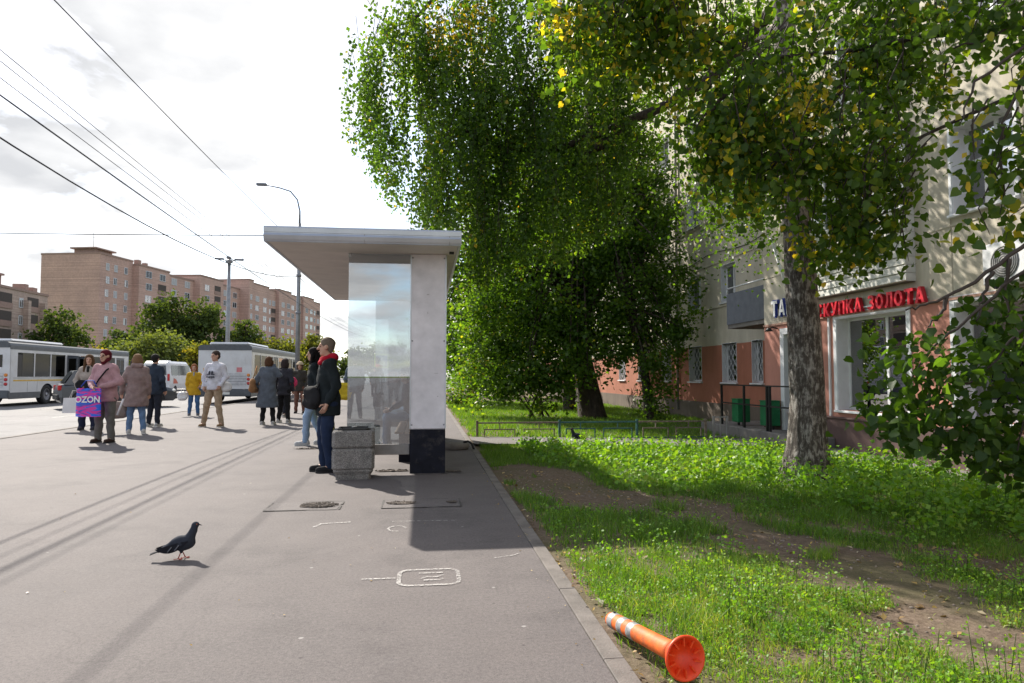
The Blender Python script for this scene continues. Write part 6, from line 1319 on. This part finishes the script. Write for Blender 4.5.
for c in ((4.15, 4.5, 2.75), (4.25, 4.5, 2.55), (4.35, 4.55, 2.4), (4.28, 4.5, 3.0), (4.0, 4.5, 3.05)): cs += [c, tuple(np.array(c) + RNG.normal(size=3) * .1)]
pl_, rn_ = [], []
for c in cs:
    n = random.randint(12, 34); d = RNG.normal(size=(n, 3)) * np.array([.13, .12, .15]); d[:, 2] -= .05; pl_.append(np.array(c) + d)
    yl = float(fbm(c[0] * 1.1 + 2, c[2] * 1.1)) ; b0 = .50 + (.16 if yl > .6 else 0); rn_.append(np.clip(RNG.normal(b0, .17, n), 0, .86 if yl < .62 else 1))
    q = Vector(c); tw.tube([q + Vector((random.uniform(-.1, .3), random.uniform(-.15, .05), random.uniform(.15, .4))), q + Vector((0, 0, .05)), q + Vector((random.uniform(-.1, .1), 0, -.15))], [.008, .005, .002], 4, cap=False)
# pale bracts with seeds hang in tufts
pb = np.concatenate([np.array(c) + RNG.normal(size=(16, 3)) * (.10, .08, .10) for c in [(3.72 + random.uniform(-.15, .25), 6.25, 4.0 + random.uniform(-.2, .15)) for _ in range(12)] + [(1.45 + random.uniform(-.2, .25), 6.5, 4.85 + random.uniform(-.1, .2)) for _ in range(10)] + [random.choice(cs) for _ in range(70)]])
pl_ = np.concatenate(pl_); rn_ = np.concatenate(rn_)
link('crown', leaf_mesh('crown', pl_, RNG.uniform(.05, .09, len(pl_)), ML_lime, rn_, T_heart, .9, .5), lime)
link('seed_bracts', leaf_mesh('seed_bracts', pb, RNG.uniform(.05, .085, len(pb)), ML_lime, RNG.uniform(.86, 1, len(pb)), T_small, 1.3, .1), lime)
obj('twigs', tw, M_twig, lime)['kind'] = 'stuff'
# low bough in front: its leaves are large enough to tell apart
bw = MB()
tws = [[(6.05, 4.35, 2.0), (5.2, 4.35, 2.5), (4.6, 4.3, 2.42), (4.1, 4.2, 2.14), (3.62, 4.2, 1.83), (3.38, 4.2, 1.73), (3.2, 4.2, 1.69)], [(4.5, 4.3, 2.38), (4.1, 4.2, 1.98), (3.7, 4.2, 1.66), (3.4, 4.2, 1.45), (3.2, 4.2, 1.2)], [(4.8, 4.35, 2.44), (4.4, 4.2, 1.95), (4.0, 4.15, 1.55), (3.7, 4.15, 1.25), (3.3, 4.2, 1.05)],
       [(4.4, 4.2, 1.95), (4.2, 4.1, 1.5), (4.0, 4.1, 1.1), (3.9, 4.1, .75)], [(3.85, 4.2, 1.97), (3.78, 4.2, 1.8), (3.72, 4.2, 1.62)], [(3.98, 4.2, 2.06), (3.95, 4.2, 1.85), (3.97, 4.2, 1.6)], [(3.5, 4.2, 1.78), (3.46, 4.2, 1.66), (3.36, 4.2, 1.58)], [(4.45, 4.4, 3.6), (4.2, 4.45, 3.1), (4.25, 4.5, 2.5)], [(4.55, 4.4, 3.8), (4.0, 4.45, 3.4), (3.9, 4.5, 3.1)]]
for L in tws:
    P = []
    for a, b in zip(L[:-1], L[1:]):
        for q in range(5): P.append(Vector(a).lerp(Vector(b), q / 5) + Vector((random.uniform(-.012, .012), random.uniform(-.012, .012), random.uniform(-.014, .014))))
    P.append(Vector(L[-1])); bw.tube(P, [(.022 if L is tws[0] else .013) * (1 - .85 * i / (len(P) - 1)) + .0025 for i in range(len(P))], 7)
bough = obj('low_bough', bw, M_twig, lime)
def one_leaf(seed):
    rs = np.random.default_rng(seed); tv, tf = T_heart; v = tv.copy(); v[:, 2] += rs.normal(size=len(v)) * .03 + .10 * np.sin(v[:, 1] * 2.5 + seed); v[:, 0] *= rs.uniform(.85, 1.05)
    return np_mesh('leaf', v, tf, ML_lime, np.full(len(v), rs.uniform(.0, .5) if seed % 24 else .6), smooth=False)
LMs = [one_leaf(k) for k in range(24)]
cent = [(3.15, 1.02), (3.3, 1.12), (3.45, 1.2), (3.6, 1.3), (3.75, 1.42), (3.9, 1.5), (4.05, 1.6), (3.25, .9), (3.45, .95), (3.65, 1.0), (3.85, 1.1), (4.05, 1.2), (3.55, .78), (3.75, .8), (3.95, .85), (4.1, .95), (3.85, .66), (4.0, .6), (4.1, .7), (3.98, 1.75), (4.1, 1.85), (3.35, 1.42), (3.2, 1.4), (3.1, .95), (4.15, 1.4), (4.2, 1.15), (4.2, .8)]
for k in range(290):
    c = cent[k % len(cent)]; o = link('leaf', LMs[random.randrange(24)], bough, (c[0] + random.gauss(0, .075), 4.2 + random.gauss(0, .16), c[1] + random.gauss(0, .075)))
    o.rotation_euler = (random.gauss(-1.15, .5), random.gauss(0, .45), random.uniform(-PI, PI) if random.random() < .4 else random.gauss(0, .8)); o.scale = (random.uniform(.052, .084),) * 3

NB = 1250; cp = np.array(cent)[RNG.integers(0, len(cent), NB)]; bp_ = np.stack([cp[:, 0] + RNG.normal(size=NB) * .09 + .04, 4.32 + RNG.normal(size=NB) * .2, cp[:, 1] + RNG.normal(size=NB) * .09], 1)
link('bough_foliage', leaf_mesh('bough_foliage', bp_, RNG.uniform(.05, .08, NB), ML_lime, np.clip(RNG.normal(.28, .16, NB), 0, .7), T_heart, .8, .6), lime)['kind'] = 'stuff'

# ------------------------------------------------ trees further along the lawn
def clump_tree(name, label, loc, trunk_pts, trunk_r, blobs, nclump, nleaf, size, mat, group=None, spread=.42, tmpl=T_mp, droop=.5, bark=None, stems=None, cat='tree', rnd0=.45, gap=0.0):
    t = thing(name, label, cat, loc, 0, group)
    if trunk_pts: obj('trunk', rough_trunk(trunk_pts, trunk_r, 14, .07, len(label)), bark or M_bark, t)
    br = MB(); vol = np.array([b[1][0] * b[1][1] * b[1][2] for b in blobs]); vol = vol ** .67; cum = np.cumsum(vol / vol.sum()); pos = []; rnd = []
    for i in range(nclump):
        b = blobs[int(np.searchsorted(cum, random.random()))]; d = Vector((random.gauss(0, 1), random.gauss(0, 1), random.gauss(0, 1))).normalized(); rr = random.uniform(.35, 1.0) ** .6
        c = np.array([b[0][q] + d[q] * rr * b[1][q] for q in range(3)])
        if c[2] < .15: continue
        n = int(nleaf * random.uniform(.5, 1.4)); sp = spread * random.uniform(.6, 1.3); off = RNG.normal(size=(n, 3)) * (sp * .6, sp * .6, sp * .4); off[:, 2] -= .15 * sp * np.abs(off[:, 0] / sp)
        pos.append(c + off); rnd.append(np.clip(RNG.normal(rnd0 + random.gauss(0, .14), .14, n), 0, 1))
        if i % 3 == 0 and trunk_pts:
            s_ = Vector(trunk_pts[min(len(trunk_pts) - 1, random.randint(max(1, len(trunk_pts) // 2), len(trunk_pts) - 1))]); e = Vector(c); m = s_.lerp(e, .5) + Vector((0, 0, .12 * (e - s_).length)); br.tube(bez(s_, m, e, 6), [trunk_r[-1] * .9 * (1 - .85 * q / 5) + .006 for q in range(6)], 5, cap=False)
    if stems:
        for s_ in stems: br.tube(bez(*s_[:3], 7), [s_[3] * (1 - .7 * q / 6) for q in range(7)], 7)
    if br.v: obj('branches', br, bark or M_bark, t)['kind'] = 'stuff'
    pos = np.concatenate(pos); link('crown', leaf_mesh('crown', pos, RNG.uniform(size * .7, size * 1.25, len(pos)), mat, np.concatenate(rnd), tmpl, droop, .6), t)
    return t
G2 = 'trees and shrubs along the lawn'
clump_tree('maple_tree', 'dark thick-trunked maple standing on the lawn before the house', (5.2, 21.3, -.1), [(.15, 0, -.2), (.05, 0, .3), (-.1, 0, 1.2), (-.35, .1, 2.4), (-.55, .2, 4), (-.5, .3, 6.5), (-.3, .3, 9)], [.52, .42, .34, .30, .25, .18, .07],
           [((-1.2, -.3, 4.2), (2.1, 1.4, 1.9)), ((-2.6, 0, 6.2), (1.9, 1.4, 2.2)), ((.2, -.2, 6.3), (2.2, 1.5, 2.2)), ((-1.2, .3, 9.2), (3.0, 1.8, 2.2)), ((-.1, -.6, 2.6), (1.5, .9, 1.1)), ((.9, -.5, 2.9), (1.2, .9, 1.0)), ((-1.3, -.9, 1.9), (1.3, .7, 1.2)), ((-.2, -1.1, 1.9), (1.0, .6, .9)), ((-2.3, -.6, 1.6), (1.0, .7, 1.2)), ((-2.7, -.2, 3.0), (1.3, .9, 1.4)), ((1.0, .2, 10.5), (2.2, 1.6, 2.0)), ((1.6, .8, 8.0), (1.6, 1.5, 2.0))], 560, 80, .12, ML_maple, G2, .5)
clump_tree('maple_tree', 'slender leaning maple with ivy green shoots close to the house wall', (6.75, 20.3, -.12), [(.1, 0, -.2), (.05, 0, .5), (-.1, 0, 1.8), (-.55, 0, 3.4), (-1.0, .1, 5), (-1.3, .2, 7)], [.17, .14, .12, .11, .09, .05],
           [((-.7, 0, 4.4), (1.5, 1.1, 1.5)), ((.2, -.3, 2.3), (1.0, .8, 1.1)), ((.9, -.4, 3.8), (.9, .8, 1.3)), ((-.3, 0, 6.3), (1.7, 1.2, 1.6)), ((.25, -.2, .8), (.6, .5, .6))], 220, 80, .10, ML_maple, G2)
clump_tree('spreading_shrub', 'dense many-stemmed shrub left of the thick maple trunk', (2.9, 21.2, -.05), None, None, [((-.9, -.2, 2.0), (1.2, 1.0, 1.7)), ((-1.1, -.3, .9), (.8, .7, .8)), ((.4, 0, 2.4), (1.3, 1.0, 1.4)), ((.6, -.3, .9), (1.2, .7, .7)), ((-1.4, -.4, 2.8), (.9, .8, 1.5)), ((-.3, .2, 3.8), (1.3, .9, 1.2)), ((1.2, .1, 1.7), (.9, .8, .8))], 190, 62, .105, ML_maple, G2,
           stems=[((.3 + random.uniform(0, .8), random.uniform(-.3, .3), 0), (.1 + random.uniform(0, .8), .1, .6), (-1.4 + random.uniform(0, 3), random.uniform(-.3, .5), random.uniform(1.4, 2.6)), random.uniform(.02, .05)) for k in range(7)], cat='shrub', rnd0=.52)
clump_tree('lawn_tree', 'tall tree behind the slender maple close to the house', (5.6, 26.2, -.1), [(0, 0, -.2), (0, 0, 2), (.1, 0, 5), (.1, 0, 9)], [.26, .22, .16, .07], [((-.4, 0, 5.5), (2.2, 2.0, 2.4)), ((.4, 0, 9), (2.6, 2.2, 2.6)), ((.6, -.2, 3.4), (1.6, 1.4, 1.2))], 240, 70, .13, ML_maple, G2, .5)
clump_tree('lawn_tree', 'bright green tree further back beside the pavement edge', (2.2, 33, -.05), [(0, 0, -.2), (0, 0, 1.5), (.1, 0, 4), (.1, 0, 7)], [.22, .18, .14, .06], [((-.6, 0, 4.6), (2.0, 1.8, 2.6)), ((.6, 0, 7.6), (2.4, 2, 2.2)), ((-.4, -.2, 2.2), (1.5, 1.2, 1.2)), ((1.8, 0, 3.6), (2.0, 1.4, 2.2))], 220, 70, .15, ML_maple, G2, .6, rnd0=.55)
clump_tree('lawn_tree', 'tall dark tree at the far end of the lawn', (5.0, 44, -.05), [(0, 0, -.2), (0, 0, 2), (.1, 0, 5), (.1, 0, 9)], [.3, .24, .18, .08], [((-1, 0, 4.5), (2.8, 2, 3)), ((.6, 0, 8.6), (3.2, 2.4, 3)), ((-1.8, 0, 2.0), (2.0, 1.4, 1.5))], 200, 70, .2, ML_maple, G2, .8)
clump_tree('low_shrub', 'low pale shrub at the pavement edge beyond the fence', (1.75, 27.5, -.05), None, None, [((-.2, 0, .8), (.8, .8, .7)), ((.4, 0, 1.5), (.7, .7, .8))], 45, 60, .10, ML_birch, G2, .4, stems=[((0, 0, 0), (.1, 0, .5), (.3 * k - .3, 0, 1.3), .02) for k in range(3)], cat='shrub', rnd0=.65)
GF = 'trees across the road'
def far_tree(label, x, y, h, w, mat, n=120, size=.42, rnd0=.5, name='roadside_tree'):
    clump_tree(name, label, (x, y, -.05), [(0, 0, -.3), (0, 0, h * .25), (.1, 0, h * .55), (.1, 0, h * .8)], [h * .03, h * .025, h * .018, h * .008], [((0, 0, h * .55), (w * .5, w * .45, h * .34)), ((-w * .22, 0, h * .4), (w * .34, w * .3, h * .26)), ((w * .25, 0, h * .45), (w * .32, w * .3, h * .28)), ((w * .05, 0, h * .78), (w * .3, w * .3, h * .2))], n, 34, size, mat, GF, w * .13, rnd0=rnd0)
far_tree('dark tree between the two brick blocks', -58.5, 118, 12.5, 9, ML_far, 120, .5)
far_tree('tall dark green tree before the long brick block', -33.0, 92, 12, 8.5, ML_far, 170, .4); far_tree('tall dark tree right of the tallest dark green tree', -29.0, 93, 11.6, 6, ML_far, 130, .4, .62)
far_tree('pale green rounded willow above the minibus', -25.8, 70, 5.9, 6.8, ML_willow, 160, .30, name='willow_tree'); far_tree('yellowing tree between willow and bus', -21.0, 68, 4.6, 4.2, ML_yell, 90, .3)
far_tree('round dark green tree behind the four-headed lamp', -23.2, 92, 9.0, 5.5, ML_far, 130, .36, .6); far_tree('narrow dark conifer-like tree beside the four-headed lamp', -25.6, 91, 7.6, 2.6, ML_far, 70, .34, .25)
far_tree('yellow-green tree above the second bus', -18.6, 90, 6.9, 6.2, ML_yell, 130, .36, .35); far_tree('yellow-green tree nearest the single-arm lamp', -15.2, 96, 7.4, 5, ML_yell, 110, .36, .3)
far_tree('small dark tree low before the brick block end', -42, 100, 7.6, 6, ML_far, 90, .4); far_tree('dark shrub row tree left of the pale willow', -33.5, 80, 5.2, 5.5, ML_far, 90, .36, .45)
far_tree('orange-tinted small tree by the bus roof', -27.6, 62, 3.9, 2.6, ML_yell, 45, .24, .85)
for k in range(6): far_tree(['distant green tree far down the street, nearest of the row', 'distant green tree second in the far row', 'distant green tree third in the far row', 'distant green tree fourth in the far row', 'distant green tree fifth in the far row', 'distant green tree last in the far row'][k], -12 + 3.0 * k, 125 + 9 * k, 7 + (k % 3), 6.5, ML_far, 70, .5, .5)

# ================================================================== GRASS AND WEEDS
tr1 = np.array([(1.2, 9.4), (1.35, 8.2), (1.6, 6.9), (2.3, 6.0), (2.75, 5.1), (2.75, 4.2), (2.65, 3.4), (2.75, 2.8), (2.6, 2.3)]); _old = np.array([(1.15, 9.6), (1.45, 8.2), (1.9, 6.4), (2.3, 5.3), (2.65, 4.5), (3.0, 3.8), (3.2, 3.0), (3.1, 2.3)]); tr2 = np.array([(1.9, 6.4), (2.8, 6.35), (3.5, 5.6), (3.95, 4.6), (3.7, 3.7)])
def pdist(x, y, L):
    d = np.full(np.shape(x), 1e9)
    for a, b in zip(L[:-1], L[1:]):
        v = b - a; t = np.clip(((x - a[0]) * v[0] + (y - a[1]) * v[1]) / (v @ v), 0, 1); d = np.minimum(d, np.hypot(x - a[0] - t * v[0], y - a[1] - t * v[1]))
    return d
def density(x, y):
    nz = fbm(x * 2.2 + 3, y * 2.2 + 1); f2 = vnoise(x * 6, y * 6)
    g = sstep(.30, .62, pdist(x, y, tr1) + .9 * (nz - .5)) * sstep(.05, .3, pdist(x, y, tr2) + .4 * (nz - .5))
    g = g * sstep(KERB_OUT + .03, KERB_OUT + .2, x + .1 * (nz - .5)) * np.clip(.25 + 1.3 * (f2 - .18), .12, 1) * np.clip(.35 + 1.6 * (vnoise(x * 1.9 + 31, y * 1.9 + 17) - .12), .25, 1)
    g = g * sstep(.30, .6, pdist(x, y, np.array([(1.35, 8.9), (1.7, 7.8), (2.3, 6.6)])) + .8 * (nz - .5))
    g = np.maximum(g, .9 * sstep(.60, .68, nz))                                  # tufts surviving on the bare track
    g = np.where((y > 12.3) & (y < 13.8) & (x < SHOP_X - .85), 0, g); g = np.where((x > SHOP_X - .92) & (y < 13.05), 0, g); g = np.where((x > 6.9) & (y < 16.7) & (y > 11.8), 0, g)
    return g
def scatter(n, x0, x1, y0, y1, keep=density):
    x = RNG.uniform(x0, x1, n); y = RNG.uniform(y0, y1, n); m = RNG.random(n) < keep(x, y); x, y = x[m], y[m]; return np.stack([x, y, lawn_z(x, y) - .006], 1)
MG = leafmat('grass_blade', [(0, (0.055, 0.125, 0.020)), (.5, (0.105, 0.221, 0.029)), (.85, (0.178, 0.279, 0.044)), (1, (0.320, 0.323, 0.110))], .35, .5); MW = leafmat('weed_leaf', [(0, (0.062, 0.154, 0.020)), (.55, (0.123, 0.270, 0.028)), (.9, (0.197, 0.339, 0.040)), (1, (0.238, 0.330, 0.050))], .4, .5)
def blades(name, p, h, w, rnd, label, two=True):
    N = len(p); a = RNG.uniform(0, 2 * PI, N); ln = RNG.uniform(.15, .9, N) * h; d = np.stack([np.cos(a), np.sin(a), 0 * a], 1); b = RNG.uniform(0, 2 * PI, N); s = np.stack([np.cos(b), np.sin(b), 0 * b], 1) * w[:, None]; up = np.array([0, 0, 1.])
    if two:
        m = p + d * (ln * .3)[:, None] + up * (h * .6)[:, None]; t = p + d * ln[:, None] + up * h[:, None]; v = np.stack([p - s, p + s, m + s * .7, m - s * .7, t], 1).reshape(-1, 3); k = np.arange(N)[:, None] * 5
        f = [k + np.array([[0, 1, 2, 3]]), k + np.array([[3, 2, 4]])]; kk = 5
    else: v = np.stack([p - s, p + s, p + d * ln[:, None] + up * h[:, None]], 1).reshape(-1, 3); f = [np.arange(N)[:, None] * 3 + np.array([[0, 1, 2]])]; kk = 3
    o = link(name, np_mesh(name, v, f, MG, np.repeat(rnd, kk))); return tag(o, label, 'grass', kind='stuff')
def hmap(p): return .45 + 1.7 * np.clip(fbm(p[:, 0] * 2.1 + 9, p[:, 1] * 2.1) - .25, 0, 1)
p = scatter(95000, .92, 4.6, 2.1, 5.0); p = p[p[:, 0] < .92 + .95 * p[:, 1]]
blades('grass', p, RNG.uniform(.025, .085, len(p)) * hmap(p), RNG.uniform(.0012, .003, len(p)), np.clip(RNG.normal(.55, .2, len(p)) + .12 * (p[:, 1] < 3.9) + .5 * (fbm(p[:, 0] * 2.7, p[:, 1] * 2.7) - .45), 0, 1), 'short yellow-green grass around the fallen traffic post')
p = scatter(120000, .92, 7.0, 5.0, 9.6); blades('grass', p, RNG.uniform(.04, .13, len(p)) * hmap(p), RNG.uniform(.0018, .004, len(p)), np.clip(RNG.normal(.45, .2, len(p)), 0, 1), 'taller shaded grass in the middle of the lawn')
p = scatter(60000, .92, 7.0, 9.6, 12.4); blades('grass', p, RNG.uniform(.05, .14, len(p)) * hmap(p), RNG.uniform(.003, .006, len(p)), np.clip(RNG.normal(.5, .2, len(p)), 0, 1), 'sunlit grass before the footpath', False)
p = scatter(110000, .92, 8.6, 13.75, 34); blades('grass', p, RNG.uniform(.05, .13, len(p)), RNG.uniform(.006, .014, len(p)), np.clip(RNG.normal(.5, .2, len(p)), 0, 1), 'grass beyond the low pipe fence', False)
p = scatter(22000, .92, 5.0, 2.1, 6.5, lambda x, y: (.06 + .5 * vnoise(x * 3 + 7, y * 3)) * np.clip(density(x, y) + .08, 0, 1)); p[:, 2] += .012
o_ = blades('dry_grass', p, RNG.uniform(.008, .03, len(p)), RNG.uniform(.001, .0022, len(p)), RNG.uniform(.93, 1, len(p)), 'dry straw lying flat among the lawn grass')
co = np.empty(len(o_.data.vertices) * 3, np.float32); o_.data.vertices.foreach_get('co', co); co = co.reshape(-1, 5, 3); base = co[:, :1].copy(); co[:, 2:, :2] = base[:, :, :2] + (co[:, 2:, :2] - base[:, :, :2]) * 3.2; o_.data.vertices.foreach_set('co', co.ravel()); o_.data.update()
def weeds(n, x0, x1, y0, y1, hmin, hmax, lsize, per, label, keep=density, r=.06, rn=.5):
    p = scatter(n, x0, x1, y0, y1, keep); pos = []; rnd = []; st = MB()
    for q in p:
        h = random.uniform(hmin, hmax); k = random.randint(per // 2, per); t = RNG.uniform(.15, 1, k); off = RNG.normal(size=(k, 3)) * r; off[:, 2] = h * t; lx, ly = random.gauss(0, .12) * h, random.gauss(0, .12) * h
        off[:, 0] += lx * t; off[:, 1] += ly * t; pos.append(q + off); rnd.append(np.clip(RNG.normal(rn + random.gauss(0, .12) + .6 * (float(fbm(q[0] * 1.7 + 4, q[1] * 1.7)) - .48), .15, k), 0, 1))
        if h > .1: st.tube([tuple(q), tuple(q + (lx, ly, h * .95))], [.0028, .0012], 3, cap=False)
    pos = np.concatenate(pos); o = link('weeds', leaf_mesh('weeds', pos, RNG.uniform(lsize * .6, lsize * 1.3, len(pos)), MW, np.concatenate(rnd), T_small, -.25, .9)); tag(o, label, 'weeds', kind='stuff')
    if st.v: o2 = obj('weed_stems', st, MG); tag(o2, label.replace('weeds', 'weed stems'), 'weeds', kind='stuff')
weeds(3000, .95, 4.4, 2.1, 4.3, .02, .10, .017, 15, 'small-leaved creeping weeds around the fallen traffic post', r=.025, rn=.62)
weeds(1500, .95, 6.4, 4.3, 7.5, .05, .2, .024, 14, 'small-leaved weeds in the shaded lawn', r=.03, rn=.42)
weeds(1900, 1.6, 6.6, 7.4, 12.2, .08, .3, .06, 14, 'bright broad-leaved weeds round the birch foot', r=.07, rn=.66, keep=lambda x, y: density(x, y) * sstep(1.5, 3.0, x + .3 * (y - 8)))
weeds(560, 3.4, 6.6, 4.8, 8.4, .22, .55, .055, 36, 'tall nettle weeds at the right of the lawn', r=.07, rn=.55, keep=lambda x, y: density(x, y) * sstep(3.6, 4.4, x))
weeds(420, 1.5, 3.7, 2.2, 4.3, .09, .24, .02, 34, 'feathery taller weeds at the lower right', r=.04, rn=.7)
# fallen leaves and litter
pf = scatter(1500, .9, 6, 2.2, 9, lambda x, y: .25 + .6 * (density(x, y) < .3)); pf[:, 2] += .018
M_fall = leafmat('fallen_leaf', [(0, (.16, .10, .05)), (.5, (.30, .20, .09)), (.8, (.42, .28, .06)), (1, (.45, .42, .36))], .1)
tag(link('fallen_leaves', leaf_mesh('fallen_leaves', pf, RNG.uniform(.018, .055, len(pf)), M_fall, RNG.random(len(pf)), T_small, .0, 4.0)), 'dry fallen leaves scattered over the lawn', 'leaves', kind='stuff')
pk = np.stack([RNG.normal(.95, .06, 160), RNG.uniform(2.3, 8, 160), RNG.uniform(-.01, .012, 160)], 1); tag(link('kerb_litter', leaf_mesh('kerb_litter', pk, RNG.uniform(.012, .035, 160), M_fall, RNG.random(160), T_small, 0, 3.0)), 'dry leaf litter along the lawn side of the kerb', 'litter', kind='stuff')
pp = np.stack([np.concatenate([RNG.normal(.74, .05, 40), RNG.uniform(-4, .7, 60)]), RNG.uniform(2.4, 9, 100), np.full(100, .006)], 1); tag(link('pavement_litter', leaf_mesh('pavement_litter', pp, RNG.uniform(.006, .022, 100), M_fall, RNG.random(100), T_small, 0, 6.0)), 'specks of dry leaves on the asphalt', 'litter', kind='stuff')

# pebbles and twigs on the bare track
pq = scatter(2600, 1.0, 4.4, 2.3, 9.2, lambda x, y: (density(x, y) < .3) * .8); mbp = MB()
for q in pq[:900]:
    r_ = random.uniform(.004, .014); mbp.ell((0, 0, 0), (r_, r_ * random.uniform(.6, 1.2), r_ * .6), 5, 4, 0, trs(tuple(q + (0, 0, .008)), random.uniform(0, 6)))
tag(obj('pebbles', mbp, plain('pebble', (.22, .18, .15), .9, var=.5, scale=9, worldspace=True)), 'small stones and clods on the bare soil track', 'pebbles', kind='stuff')
mbt = MB()
for q in pq[900:1020]:
    a = random.uniform(0, 6.3); l = random.uniform(.04, .16); p0 = Vector(q) + Vector((0, 0, .012)); mbt.tube([p0, p0 + Vector((math.cos(a) * l * .5, math.sin(a) * l * .5, .01)), p0 + Vector((math.cos(a + .3) * l, math.sin(a + .3) * l, .004))], .003, 4)
tag(obj('fallen_twigs', mbt, M_twig), 'dry twigs lying on the bare soil track', 'twigs', kind='stuff')
